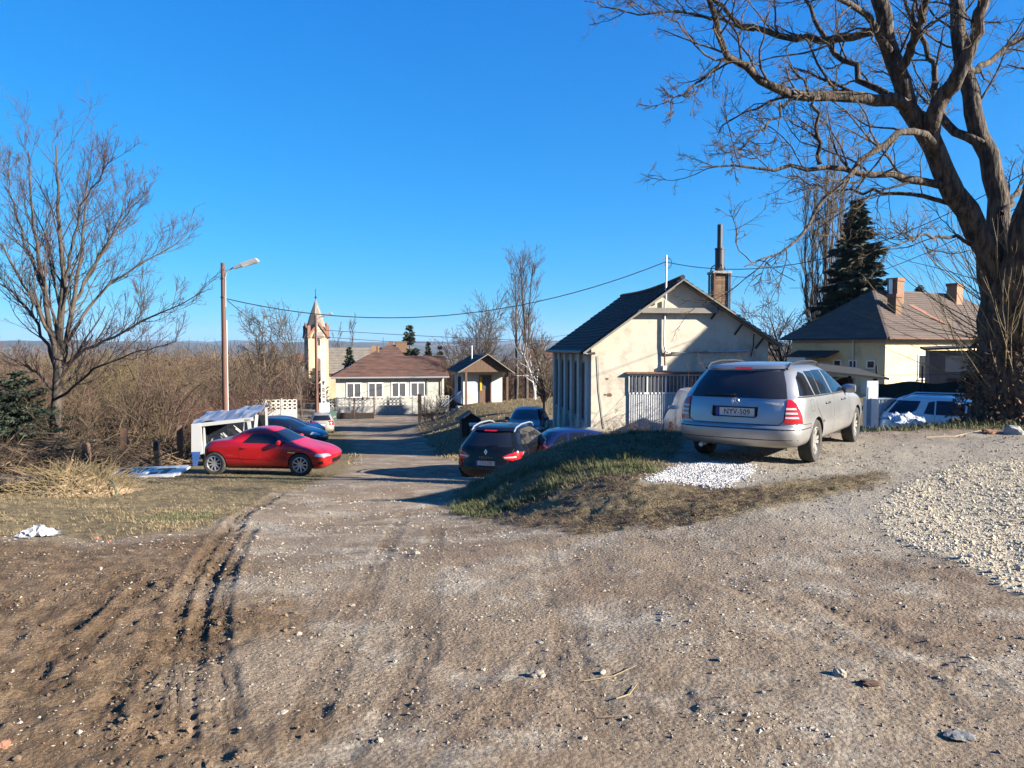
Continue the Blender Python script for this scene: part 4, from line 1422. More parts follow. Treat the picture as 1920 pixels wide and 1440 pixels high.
# ---- cream workshop with gable towards the viewer
def workshop():
    A = at(1108, 800, 30.0)
    rz = R(4.4)
    z0 = -2.6
    t = thing('workshop_building', 'cream plastered workshop with black tiled gable roof and ribbed metal door', 'building', (A.x, 30.0, z0), rz)
    W, D = 7.05, 10.2
    ze = 4.22                                    # wall height at the eaves
    zr_ = 6.83
    ap = 3.50                                    # ridge over this x
    wl = MB().prism([(0, 0), (W, 0), (W, ze + .22), (ap, zr_ - .12), (0, ze)], 0, .30)
    wl.box(0, .30, .301, D, 0, ze - .02)
    wl.box(W - .3, W, .301, D, 0, ze)
    wl.prism([(0.31, 0), (W - .31, 0), (W - .31, ze), (ap, zr_ - .3), (0.31, ze)], D - .3, D)
    wl.build('wall', M['plaster'], t)
    ro = MB()
    ov, of = .95, .28
    sl = (zr_ - ze) / ap
    slr = (zr_ - 4.28) / (W + .42 - ap)
    L0, Rg, R0 = (-.38, -of, 4.01), (ap, -of, zr_), (W + .42, -of, 4.28)
    B = D + .4
    slope_roof(ro, L0, (L0[0], B, L0[2]), (ap, B, zr_), Rg, 19, .035, .02, sag=.16, seed=3, cols=8)
    slope_roof(ro, (R0[0], B, R0[2]), R0, Rg, (ap, B, zr_), 19, .035, .02, sag=.1, seed=4, cols=8)
    ro.build('roof', M['tile_dark'], t)
    rg = MB()
    for k in range(26):
        y = -of + (B + of) * k / 26
        rg.tube([(ap, y, zr_ + .05 - .13 * math.sin(k / 26 * math.pi)), (ap, y + .44, zr_ + .035 - .13 * math.sin((k + 1) / 26 * math.pi))], [.10, .085], 8)
    rg.build('ridge_tiles', M['tile_dark'], t)
    # barge boards, cross beam, brackets
    for q in (L0, R0):
        sgn = 1 if q is R0 else -1
        MB().bar((q[0], -of - .03, q[2] - .06), (ap, -of - .03, zr_ - .06), .05, .24, up=(0, -1, 0)).build('barge_board', M['wood_grey'], t)
        MB().bar((q[0], -.13, q[2] - .12), (ap, -.13, zr_ - .14), .24, .03, up=(sgn * sl, 0, 1)).build('soffit_board', M['wood_grey'], t)
    MB().box(1.93, 4.95, -.24, -.05, 5.50, 5.70).build('cross_beam', M['wood_grey'], t)
    for x in (4.95, 5.9, 6.75):
        zz = zr_ - (x - ap) * slr
        MB().bar((x, -.24, zz - .22), (x - .22, -.02, zz - .62), .06, .06).build('roof_bracket', M['wood_dark'], t)
    gt = MB().tube([(L0[0] - .06, -of, L0[2] - .03), (L0[0] - .06, B, L0[2] - .03)], .07, 8)
    gt.build('gutter', M['black_metal'], t, True)
    MB().tube([(L0[0] - .05, -of + .02, L0[2] - .05), (L0[0] + .2, -of + .1, L0[2] - .1), (.12, -.12, L0[2] - .06)], .05, 8).build('gutter_spout', M['black_metal'], t)
    # left side: pilasters with tall windows between
    for k in range(6):
        y = .12 + k * 1.95
        MB().box(-.14, -.002, y, y + .55, 0, ze - .03).build('pilaster', M['plaster_white'], t)
        if k < 5:
            window(t, y + .62, y + 1.85, 1.2, 3.6, 0.0, M['wood_grey'], M['glass_dusty'], axis='y', out=-1, mull=2)
    # ribbed door with glazed strip
    d = bpy.data.objects.new('door', None)
    COL.objects.link(d)
    d.parent = t
    x0, x1 = 1.47, 4.42
    MB().box(x0, x1, -.03, -.004, .32, 2.35).build('door_sheet', M['door_metal'], d)
    for k in range(34):
        x = x0 + (x1 - x0) * (k + .5) / 34
        MB().box(x - .018, x + .018, -.058, -.031, .34, 2.34).build('rib', M['white_paint'], d)
    for k in range(4):
        a, b = x0 + (x1 - x0) * k / 4, x0 + (x1 - x0) * (k + 1) / 4
        MB().box(a + .03, b - .03, -.03, -.004, 2.42, 3.06).build('pane', M['curtain_glass'], d)
        f = MB()
        f.box(a, b, -.06, -.004, 2.35, 2.42).box(a, b, -.06, -.004, 3.06, 3.12).box(a - .005, a + .03, -.062, -.004, 2.42, 3.06).box(b - .03, b, -.062, -.004, 2.42, 3.06)
        f.build('frame', M['white_paint'], d)
        for j in range(1, 5):
            x = a + (b - a) * j / 5
            MB().box(x - .010, x + .010, -.085, -.065, 2.36, 3.10).build('bar', M['galv'], d)
    MB().bar((2.95, -.09, 1.4), (2.98, -.09, 1.72), .04, .03).build('door_handle', M['rust'], d)
    MB().add([(1.35, -.02, 3.22), (4.6, -.02, 3.22), (4.6, -.2, 3.16), (1.35, -.14, 3.17), (1.35, -.02, 3.19), (4.6, -.02, 3.19), (4.6, -.2, 3.13), (1.35, -.14, 3.14)],
             [(0, 1, 2, 3), (7, 6, 5, 4), (0, 3, 7, 4), (3, 2, 6, 7), (2, 1, 5, 6), (1, 0, 4, 5)]).build('door_canopy', M['rust'], t)
    # pipes and cables
    MB().tube([(2.86, -.08, 6.0), (2.86, -.08, 4.25), (2.92, -.09, 4.02), (3.1, -.09, 3.95), (4.6, -.09, 3.99), (6.2, -.09, 4.03)], .04, 8).build('gas_pipe', M['grey_metal'], t, True)
    MB().tube([(2.87, -.08, 4.0), (2.88, -.08, 3.6), (2.88, -.10, 3.3)], .03, 8).build('drop_pipe', M['rust'], t)
    MB().box(2.80, 2.96, -.14, -.01, 3.28, 3.46).build('gas_valve', M['white_paint'], t)
    MB().tube([(6.45, -.05, 4.7), (6.42, -.07, 4.2), (6.34, -.06, 3.8)], .02, 6).build('side_cable', M['cable'], t)
    MB().tube([(.25, -.03, 3.85), (.30, -.02, 2.5), (.5, -.02, 1.0)], .010, 5).build('side_cable', M['cable'], t)
    MB().tube([(.75, -.02, .9), (1.2, -.02, .88)], .015, 5).build('side_cable', M['cable'], t)
    for x, z, r in ((.72, 2.32, .10), (.55, 2.33, .05), (.62, 2.95, .06)):
        mb = MB()
        for k in range(5):
            a = k * 1.3
            mb.box(x + r * .6 * math.cos(a) - r * .5, x + r * .6 * math.cos(a) + r * .5, -.006, .002, z + r * .4 * math.sin(a) - r * .3, z + r * .4 * math.sin(a) + r * .3)
        mb.build('plaster_scar', M['brickred'], t)
    # mast on the gable
    ms = bpy.data.objects.new('wire_mast', None)
    COL.objects.link(ms)
    ms.parent = t
    MB().tube([(2.87, -.2, 6.0), (2.87, -.2, 7.72)], .036, 8).build('mast_tube', M['galv'], ms)
    for z in (7.6, 7.35):
        MB().tube([(2.72, -.2, z), (3.02, -.2, z)], .02, 6).build('insulator_arm', M['galv'], ms)
    cv = [(2.95 + .12 * math.cos(a), -.22, 7.42 + .2 * math.sin(a)) for a in np.linspace(0, 12.6, 40)]
    MB().tube(cv, .012, 5).build('cable_coil', M['cable'], ms)
    # chimney
    cx_, cy_ = 5.82, 2.2
    ch = bpy.data.objects.new('chimney', None)
    COL.objects.link(ch)
    ch.parent = t
    brick_stack(ch, cx_, cy_, 4.9, 7.22, .58)
    for sx in (-.33, .33):
        for sy in (-.33, .33):
            MB().box(cx_ + sx - .03, cx_ + sx + .03, cy_ + sy - .03, cy_ + sy + .03, 5.75, 7.25).build('corner_iron', M['rust'], ch)
    MB().box(cx_ - .40, cx_ + .40, cy_ - .40, cy_ + .40, 7.24, 7.34).build('chimney_cap', M['concrete'], ch)
    MB().lathe([(.19, 7.34), (.19, 8.25), (.21, 8.26), (.21, 8.32), (.11, 8.33), (.11, 9.3), (.001, 9.3)], 18, Matrix.Translation((cx_, cy_, 0))).build('flue_pipe', M['flue'], ch, True)
    for a in range(3):
        an = a * 2.1 + .5
        MB().tube([(cx_ + .38 * math.cos(an), cy_ + .38 * math.sin(an), 7.34), (cx_ + .32 * math.cos(an), cy_ + .32 * math.sin(an), 7.55), (cx_ + .2 * math.cos(an), cy_ + .2 * math.sin(an), 7.62)], .025, 6).build('flue_stay', M['black_metal'], ch)
    return t


workshop()


# ---- yellow hipped-roof house on the right
def yellow_house():
    q = R(60)
    C = Vector((at(1659, 700, 48).x, 48.0))
    z0 = -2.0
    # local frame: origin at the near corner, +x along the lit wall (right, away), +y along the shaded wall (left, away)
    rz = math.atan2(math.cos(q), math.sin(q))
    t = thing('yellow_house', 'yellow plastered house with brown hipped roof and brick chimneys behind the dark fence', 'house', (C.x, C.y, z0), rz)
    W, D, H = 17.0, 7.1, 4.25
    zr_ = 7.45
    MB().box(0, W, 0, D, 0, H).build('wall', M['plaster_yellow'], t)
    MB().box(-.02, W, -.02, D + .02, H - .42, H + .02).build('cornice_band', M['plaster_grey'], t)
    o = .55
    a, b, c, d = (-o, -o, H - .1), (W + o, -o, H - .1), (W + o, D + o, H - .1), (-o, D + o, H - .1)
    r0, r1 = (3.7, D / 2, zr_), (W - 3.5, D / 2, zr_)
    for n, (pa, pb, pc, pd) in {'front': (a, b, r1, r0), 'hip': (d, a, r0, r0), 'back': (c, d, r0, r1), 'end': (b, c, r1, r1)}.items():
        mb = MB()
        slope_roof(mb, pa, pb, pc, pd, 22, .03, .02)
        mb.build('roof_slope', M['tile_brown'], t)
    MB().bar(a, r0, .16, .10).build('hip_ridge', M['tile_brown'], t)
    MB().bar(d, r0, .16, .10).build('hip_ridge', M['tile_brown'], t)
    MB().bar(r0, r1, .18, .10).build('roof_ridge', M['tile_brown'], t)
    MB().tube([(-o, -o - .05, H - .14), (W + o, -o - .05, H - .14)], .07, 8).build('gutter', M['rust'], t)
    MB().tube([(-o - .05, -o, H - .14), (-o - .05, D + o, H - .14)], .07, 8).build('gutter', M['black_metal'], t)
    MB().tube([(-.08, 2.2, 0.2), (-.08, 2.2, H - .2)], .05, 8).build('downpipe', M['grey_metal'], t)

    def stack(x, y, zb, zt, w=.62, pipe=False):
        c_ = bpy.data.objects.new('chimney', None)
        COL.objects.link(c_)
        c_.parent = t
        MB().box(x - w / 2, x + w / 2, y - w / 2, y + w / 2, zb, zt).build('chimney_shaft', M['brick'], c_)
        MB().box(x - w / 2 - .06, x + w / 2 + .06, y - w / 2 - .06, y + w / 2 + .06, zt - .22, zt).build('chimney_cap', M['brickred'], c_)
        if pipe: MB().tube([(x - w / 2 - .16, y, zb + .7), (x - w / 2 - .16, y, zt - .1)], .12, 10).build('steel_flue', M['galv'], c_)
    stack(3.2, 1.6, 5.2, 7.05)
    stack(5.0, 2.75, 6.2, 8.25, .75, True)
    stack(12.2, 2.9, 6.4, 8.2, .75)
    # rusty flashing strip down the slope
    f = (zr_ - H + .1) / (D / 2 + o)
    zs = lambda y: H - .1 + (y + o) * f + .09
    MB().add([(5.6, 2.2, zs(2.2)), (6.2, 2.2, zs(2.2)), (7.6, .5, zs(.5)), (7.0, .5, zs(.5))], [(0, 1, 2, 3)]).build('rusty_flashing', M['brickred'], t)
    # windows
    window(t, 3.35, 4.35, 1.5, 3.1, 0, M['white_paint'], M['glass'], mull=1, out=-1)
    window(t, 9.0, 10.1, 1.35, 3.1, 0, M['white_paint'], M['glass'], mull=1, out=-1)
    for y in (.65, 1.95, 3.1, 5.9):
        window(t, y, y + .62, 2.2, 2.75, 0, M['white_paint'], M['glass'], axis='y', out=-1, mull=1, fw=.08)
    MB().box(-.06, -.003, 4.0, 4.8, .6, 2.55).build('side_door', M['white_paint'], t)
    MB().box(-.08, -.061, 4.1, 4.7, .75, 2.45).build('door_panel', M['door_metal'], t)
    MB().box(-.05, -.003, 1.0, 1.6, .6, 1.4).build('meter_box', M['grey_metal'], t)
    MB().add([(-1.3, 3.3, 2.95), (-1.3, 6.6, 2.95), (0, 6.6, 3.35), (0, 3.3, 3.35), (-1.3, 3.3, 2.88), (-1.3, 6.6, 2.88), (0, 6.6, 3.28), (0, 3.3, 3.28)],
             [(0, 1, 2, 3), (7, 6, 5, 4), (0, 4, 5, 1), (0, 3, 7, 4), (1, 5, 6, 2), (2, 6, 7, 3)]).build('porch_roof', M['tile_dark'], t)
    MB().box(-1.25, -.06, 4.95, 6.5, .5, 2.88).build('porch_box', M['grey_metal'], t)


yellow_house()


def grey_annex():
    x0 = at(1742, 700, 39).x
    t = thing('grey_shed', 'small grey board shed with dark flat roof in front of the yellow house', 'shed', (x0, 39, -1.75), R(-24))
    MB().box(0, 3.6, 0, 2.6, 0, 3.15).build('wall', M['shed_grey_shaded'], t)
    MB().add([(-.25, -.3, 3.16), (3.9, -.3, 3.36), (3.9, 2.9, 3.45), (-.25, 2.9, 3.25), (-.25, -.3, 3.26), (3.9, -.3, 3.46), (3.9, 2.9, 3.55), (-.25, 2.9, 3.35)],
             [(3, 2, 1, 0), (4, 5, 6, 7), (0, 1, 5, 4), (1, 2, 6, 5), (2, 3, 7, 6), (3, 0, 4, 7)]).build('roof', M['tile_dark'], t)
    for k in range(5):
        MB().box(.8, 2.2, -.05, -.005, .9 + k * .18, 1.05 + k * .18).build('board', M['wood_dark'], t)
    MB().box(.7, 2.0, -.035, -.004, 2.1, 2.9).build('patch_sheet', M['plaster_grey'], t)


grey_annex()


# ---- open lean-to and dark netting fence in the shaded yard
def lean_to():
    x0 = at(1545, 700, 25.5).x
    t = thing('open_lean_to', 'dark open lean-to with sagging tin roof behind the silver estate', 'shed', (x0, 25.5, -2.2), R(-4))
    for x in (.05, .9, 1.68):
        for y in (.1, 2.4):
            MB().box(x - .05, x + .05, y - .05, y + .05, 0, 2.75 - .0 * x).build('post', M['wood_dark'], t)
    MB().add([(-.15, -.35, 2.95), (1.95, -.35, 2.72), (1.95, 2.8, 3.0), (-.15, 2.8, 3.2), (-.15, -.35, 3.02), (1.95, -.35, 2.79), (1.95, 2.8, 3.07), (-.15, 2.8, 3.27)],
             [(3, 2, 1, 0), (4, 5, 6, 7), (0, 1, 5, 4), (1, 2, 6, 5), (2, 3, 7, 6), (3, 0, 4, 7)]).build('tin_roof', M['under'], t)
    MB().box(.0, 1.75, 2.45, 2.5, 0, 2.7).build('back_wall', M['wood_dark'], t)
    for z in (1.2, 1.9):
        MB().box(.1, 1.65, 1.6, 2.4, z, z + .05).build('shelf', M['wood_dark'], t)
    for k, (x, z) in enumerate(((.3, 1.25), (.8, 1.25), (1.2, 1.95), (.4, 1.95))):
        MB().box(x, x + .35, 1.7, 2.2, z, z + .3).build('stored_part', M['rust'] if k % 2 else M['black_metal'], t)


lean_to()


def net_fence():
    a, b = at(1636, 715, 26.5), at(1980, 712, 27.5)
    t = thing('netting_fence', 'dark green netting fence on thin posts across the yard before the yellow house', 'fence', (a.x, a.y, -2.0), math.atan2(b.y - a.y, b.x - a.x))
    L = math.hypot(b.x - a.x, b.y - a.y)
    rng = random.Random(4)
    n = 26
    vs, fs = [], []
    for i in range(n + 1):
        x = L * i / n
        for j in range(7):
            z = 2.36 * j / 6 + (-.05 * math.sin(i * .9) if j == 6 else 0)
            vs.append((x, rng.uniform(-.025, .025), z))
    for i in range(n):
        for j in range(6):
            k = i * 7 + j
            fs.append((k, k + 7, k + 8, k + 1))
    me = bpy.data.meshes.new('netting')
    me.from_pydata(vs, [], fs)
    me.materials.append(M['green_net'])
    link('netting', me, t)
    for i in range(5):
        x = .1 + i * (L - .2) / 4
        MB().tube([(x, -.06, 0), (x, -.06, 2.95)], .03, 6).build('post', M['black_metal'], t)
    MB().tube([(0, -.05, 2.62), (L, -.05, 2.66)], .008, 4).build('top_wire', M['cable'], t)


net_fence()


# ---- small hut with a timber gable
def hut():
    A = at(873, 757, 52)
    t = thing('garden_hut', 'small white hut with brown boarded gable and porch posts on the grass slope', 'hut', (A.x, 52, A.z - .12), R(14))
    W, D, H = 2.75, 3.4, 2.3
    MB().box(0, W, .9, D + .9, 0, H).build('wall', M['plaster_white'], t)
    ap, zr_ = W / 2 + .1, H + 1.15
    ro = MB()
    B = D + 1.2
    e0, e1 = -.55, W + .6
    sl = (zr_ - H) / ap
    slope_roof(ro, (e0, -.25, H - .05), (e0, B, H - .05), (ap, B, zr_), (ap, -.25, zr_), 9, .03, .02)
    slope_roof(ro, (e1, B, H - .15), (e1, -.25, H - .15), (ap, -.25, zr_), (ap, B, zr_), 9, .03, .02)
    ro.build('roof', M['tile_dark'], t)
    n = 20
    for k in range(n):
        x = -.35 + (W + .75) * k / n
        xm = x + (W + .75) / n * .5
        top = (H + (xm - e0) / (ap - e0) * (zr_ - H)) if xm < ap else (H - .1 + (e1 - xm) / (e1 - ap) * (zr_ - H + .1))
        if top - .10 > H - .02:
            MB().box(x, x + (W + .75) / n - .012, -.02, .01, H - .05, top - .10).build('gable_board', M['wood_brown'], t)
    MB().bar((e0, -.28, H - .06), (ap, -.28, zr_), .05, .16, up=(0, -1, 0)).build('barge_board', M['wood_grey'], t)
    MB().bar((e1, -.28, H - .16), (ap, -.28, zr_), .05, .16, up=(0, -1, 0)).build('barge_board', M['wood_grey'], t)
    for x in (.05, W - .05 + .2):
        MB().box(x - .07, x + .07, .0, .14, -.05, H - .06).build('porch_post', M['wood_brown'], t)
    MB().box(1.12, 1.98, .84, .898, .02, 2.0).build('door', M['wood_brown'], t)
    MB().box(1.35, 1.85, .82, .838, 1.05, 1.85).build('door_pane', M['curtain_glass'], t)
    MB().box(1.16, 1.30, .80, .838, .95, 1.9).build('yellow_curtain', mat('yellow_cloth', (.6, .36, .03), .9), t)
    window(t, 1.7, 2.7, .8, 1.9, 0, M['wood_brown'], M['glass'], axis='y', out=-1, mull=2)
    MB().tube([(.75, 1.6, H + .5), (.75, 1.6, H + 1.75)], .045, 8).build('stove_pipe', M['galv'], t)
    st = MB()
    for k in range(4): st.box(-1.3 + k * .3, -1.0 + k * .3, .6, 1.6, -.9 + k * .2 - .4, -.7 + k * .2)
    st.build('steps', M['concrete'], t)
    for y in (.55, 1.65):
        MB().tube([(-1.4, y, -.1), (-.2, y, .95), (-.2, y, .1)], .025, 6).build('handrail', M['galv'], t)


hut()


# ---- village house with four windows
def village_house():
    A = at(630, 772, 81)
    t = thing('village_house', 'cream bungalow with red tiled roof and four white windows', 'house', (A.x, 81, A.z - .25), R(12))
    W, D, H = 11.4, 7.5, 3.85
    MB().box(0, W, 0, D, 0, H).build('wall', M['plaster_village'], t)
    px = 4.35
    zp, zl = H + 2.75, H + 2.2
    o = .5
    ro = MB()
    # left hipped part
    slope_roof(ro, (-o, -o, H), (8.2, -o, H), (px, 3.2, zp), (px, 3.2, zp), 18, .04, .03)
    slope_roof(ro, (-o, D, H), (-o, -o, H), (px, 3.2, zp), (px, 3.2, zp), 18, .04, .03)
    slope_roof(ro, (px, D + .3, H), (-o, D, H), (px, 3.2, zp), (px, 3.2, zp), 10, .04, .03)
    # right lower ridge
    slope_roof(ro, (2.6, -o + .02, H + .01), (W + .5, -o + .02, H + .01), (W + .5, 3.0, zl), (4.6, 3.0, zl), 18, .04, .03)
    slope_roof(ro, (W + .5, 6.6, H), (4.0, 6.6, H), (4.6, 3.0, zl), (W + .5, 3.0, zl), 10, .04, .03)
    ro.build('roof', M['tile_red'], t)
    MB().prism([(0, H), (6.2, H), (3.2, zl - .12)], 0, .2, Matrix.Translation((W - .1, 0, 0)) @ Matrix.Rotation(R(90), 4, 'Z')).build('gable_wall', M['plaster_village'], t)
    MB().box(3.8, 4.7, 3.7, 4.3, zp - .9, zp + .55).build('chimney', M['brick'], t)
    MB().tube([(5.1, 3.3, zp - .3), (5.1, 3.3, zp + 1.5)], .03, 6).build('aerial', M['black_metal'], t)
    for x in (1.05, 3.3, 5.75, 7.75):
        window(t, x, x + 1.62, 1.65, 3.3, 0, M['white_paint'], M['curtain_glass'], fw=.14, mull=2)
    MB().tube([(-o, -o - .06, H - .04), (W + o, -o - .06, H - .04)], .09, 6).build('gutter', M['grey_metal'], t)
    MB().tube([(9.55, -.12, .3), (9.55, -.12, H - .1)], .07, 6).build('downpipe', M['green_metal'], t)
    MB().tube([(11.1, -.12, .3), (11.1, -.12, H - .1)], .06, 6).build('downpipe', M['wood_brown'], t)
    # wing behind on the left
    t2 = thing('rear_house', 'yellowish house with steep red roof half hidden behind the four-window bungalow', 'house', (A.x - .9, 93, A.z - .3), R(12))
    MB().box(0, 7.5, 0, 8, 0, 3.9).build('wall', M['plaster_yellow'], t2)
    r2 = MB()
    slope_roof(r2, (-.5, -.5, 3.9), (8, -.5, 3.9), (5.6, 4, 7.35), (4.6, 4, 7.35), 16, .04, .03)
    slope_roof(r2, (-.5, 8.4, 3.9), (-.5, -.5, 3.9), (4.6, 4, 7.35), (4.6, 4, 7.35), 16, .04, .03)
    slope_roof(r2, (8, -.5, 3.9), (8, 8.4, 3.9), (5.6, 4, 7.35), (5.6, 4, 7.35), 16, .04, .03)
    r2.build('roof', M['tile_red'], t2)
    MB().box(5.6, 7.0, 3.6, 4.5, 6.4, 7.8).build('chimney', M['brick'], t2)


village_house()


def church():
    C = at(594, 740, 112)
    z0 = float(zr(112)) - .5
    t = thing('church_tower', 'weathered cream church tower with four gables and steep slate spire', 'tower', (C.x, 112, z0), R(27))
    w = 1.42
    ze = at(594, 632, 112).z - z0
    zg = at(594, 607, 112).z - z0
    zt = at(592, 560, 112).z - z0
    MB().box(-w, w, -w, w, 0, ze).build('tower_wall', M['church'], t)
    for k in range(4):
        Mx = Matrix.Rotation(R(90) * k, 4, 'Z')
        MB().prism([(-w, ze), (w, ze), (0, zg)], -w - .01, -w + .3, Mx).build('gable', M['church'], t)
        for s in (-1, 1):
            MB().bar(Mx @ Vector((s * (w + .18), -w - .1, ze - .15)), Mx @ Vector((0, -w - .1, zg + .1)), .28, .16, up=Mx @ Vector((0, -1, 0))).build('gable_trim', M['brickred'], t)
        op = MB()
        pts = [(-.42, ze - 6.2), (.42, ze - 6.2), (.42, ze - 3.6), (.3, ze - 3.2), (0, ze - 3.0), (-.3, ze - 3.2), (-.42, ze - 3.6)]
        op.prism(pts, -w - .05, -w - .012, Mx).build('louvre_window', M['wood_brown'], t)
        MB().prism([(-.25, ze - 1.2), (.25, ze - 1.2), (.25, ze - .4), (0, ze - .1), (-.25, ze - .4)], -w - .05, -w - .012, Mx).build('small_window', M['wood_dark'], t)
        MB().box(w - .32, w + .12, -w - .12, -w + .3, ze - .1, zg - .3, Mx).build('corner_pinnacle', M['brickred'], t)
    sp = MB()
    n = 8
    base = [(1.8 * math.cos(2 * math.pi * (k + .5) / n), 1.8 * math.sin(2 * math.pi * (k + .5) / n), ze - .1) for k in range(n)]
    top = at(592, 572, 112).z - z0
    top = zt
    mid = [(.5 * b[0], .5 * b[1], ze + .3 + (top - ze) * .5) for b in base]
    sp.add(base + mid + [(0, 0, top)], [(k, (k + 1) % n, n + (k + 1) % n, n + k) for k in range(n)] + [(n + k, n + (k + 1) % n, 2 * n) for k in range(n)])
    sp.build('spire', M['spire'], t)
    MB().tube([(0, 0, top - .3), (0, 0, top + 1.4)], .05, 6).build('finial_rod', M['black_metal'], t)
    MB().lathe([(.001, -.2), (.2, 0), (.001, .2)], 10, Matrix.Translation((0, 0, top + .2))).build('finial_ball', M['black_metal'], t)
    # nave
    A = at(616, 700, 116)
    tn = thing('church_nave', 'grey slate church nave roof running right behind the tower', 'church', (A.x, 114, z0), R(8))
    L = 13
    hz = at(680, 700, 116).z - z0
    rz_ = at(680, 652, 118).z - z0
    MB().box(0, L, 0, 8, 0, hz).build('wall', M['church'], tn)
    ro = MB()
    slope_roof(ro, (-.3, -.5, hz), (L + .3, -.5, hz), (L + .3, 4, rz_), (-.3, 4, rz_), 16, .05, .03)
    slope_roof(ro, (L + .3, 8.5, hz), (-.3, 8.5, hz), (-.3, 4, rz_), (L + .3, 4, rz_), 8, .05, .03)
    ro.build('roof', M['spire'], tn)
    MB().box(9.2, 9.9, 2.5, 3.2, rz_ - 1, rz_ + 1.0).build('chimney', M['brick'], tn)
    # cross gable
    MB().prism([(10.2, hz), (13.4, hz), (11.8, rz_ - .9)], -.9, 1.5).build('cross_gable', M['church'], tn)


church()


def far_house(px, py, Y, w, h, rise, label, wm, rm, rz=0.0):
    A = at(px, py, Y)
    t = thing('distant_house', label, 'house', (A.x, Y, A.z), rz)
    MB().box(0, w, 0, 6, -6, h).build('wall', wm, t)
    ro = MB()
    slope_roof(ro, (-.4, -.4, h), (w + .4, -.4, h), (w + .4, 3, h + rise), (-.4, 3, h + rise), 10, .05, .03)
    slope_roof(ro, (w + .4, 6.4, h), (-.4, 6.4, h), (-.4, 3, h + rise), (w + .4, 3, h + rise), 6, .05, .03)
    ro.build('roof', rm, t)
    MB().prism([(0, h), (6, h), (3, h + rise)], 0, .2, Matrix.Translation((.2, 0, 0)) @ Matrix.Rotation(R(90), 4, 'Z')).build('gable_wall', wm, t)


far_house(543, 700, 135, 3.2, 1.5, 2.0, 'dark red roofed house far left of the church tower', M['plaster_white'], M['brickred'], R(-10))
far_house(985, 700, 120, 6.0, 1.2, 2.4, 'orange roofed house far behind the bare birches', M['plaster_white'], M['tile_red'])


# two unseen blocks added and shaped to shade the workshop gable and the yard
def shade_blocks():
    N, Fp = Vector((24.4, 23.75)), Vector((20.7, 26.3))
    t = thing('gable_shade_block', 'tall narrow block outside the view on the right, added to shade the workshop gable', 'building', (N.x, N.y, -1.5), math.atan2(Fp.y - N.y, Fp.x - N.x))
    MB().box(0, 4.5, -5.5, 0, 0, 9.85).build('wall', M['plaster'], t)
    MB().box(-.004, 4.6, -5.6, .02, 9.851, 10.0).build('roof', M['concrete'], t)
    t2 = thing('yard_shade_block', 'low gabled block outside the view on the right, added to shade the yard', 'shade block', (23.5, 13.2, -.4), R(4))
    MB().prism([(0, 0), (7, 0), (7, 5.0), (3.5, 7.0), (0, 5.0)], 0, 10.8).build('wall', M['plaster'], t2)
    ro = MB()
    slope_roof(ro, (-.3, -.3, 4.85), (-.3, 11, 4.85), (3.5, 11, 7.06), (3.5, -.3, 7.06), 10, .04, .03)
    slope_roof(ro, (7.3, 11, 4.85), (7.3, -.3, 4.85), (3.5, -.3, 7.06), (3.5, 11, 7.06), 10, .04, .03)
    ro.build('roof', M['tile_brown'], t2)


shade_blocks()


# ---- concrete fences with round holes, gate
def hole_cell_mesh(n=3, m=3, c=.30, r=.10, th=.05):
    mb = MB()
    k = 12
    for i in range(n):
        for j in range(m):
            cx, cz = (i + .5) * c, (j + .5) * c
            ring = [(cx + r * math.cos(2 * math.pi * a / k), cz + r * math.sin(2 * math.pi * a / k)) for a in range(k)]
            out = []
            for a in range(k):
                u, v = math.cos(2 * math.pi * a / k), math.sin(2 * math.pi * a / k)
                s = (c / 2) / max(abs(u), abs(v))
                out.append((cx + u * s, cz + v * s))
            for y in (0, th):
                mb.add([(x, y, z) for x, z in ring + out], [(a, (a + 1) % k, k + (a + 1) % k, k + a) for a in range(k)])
            mb.add([(x, y, z) for y in (0, th) for x, z in ring], [(a, (a + 1) % k, k + (a + 1) % k, k + a) for a in range(k)])
    return mb.mesh('hole_panel', M['plaster_village'])


HOLE = hole_cell_mesh()


def hole_fence(label, px0, Y0, px1, Y1, dz=0.0, base_h=.75):
    a, b = Vector(((px0 - 960) / FPX * Y0, Y0)), Vector(((px1 - 960) / FPX * Y1, Y1))
    L = (b - a).length
    t = thing('concrete_fence', label, 'fence', (a.x, a.y, g1(a.x, a.y) + dz), math.atan2(b.y - a.y, b.x - a.x))
    zb = g1(b.x, b.y) - g1(a.x, a.y)
    n = max(1, int(L / 1.15))
    for i in range(n):
        x = L * i / n
        z = zb * (i / n) * 1.0
        s = (L / n - .14) / .9
        o = link('hole_panel', HOLE, t)
        o.location = (x + .14, 0, z + base_h)
        o.scale = (s, 1, .95)
        MB().box(x + .14, x + L / n, .0, .06, z - .3, z + base_h - .002).build('base_panel', M['concrete'], t)
        MB().box(x, x + .135, -.04, .10, z - .3, z + base_h + .95).build('post', M['concrete'], t)


hole_fence('white concrete fence with round holes in front of the four-window bungalow', 605, 74, 842, 77)
hole_fence('pale concrete fence with round holes behind the parked blue cars', 462, 60, 556, 62, .3, .9)


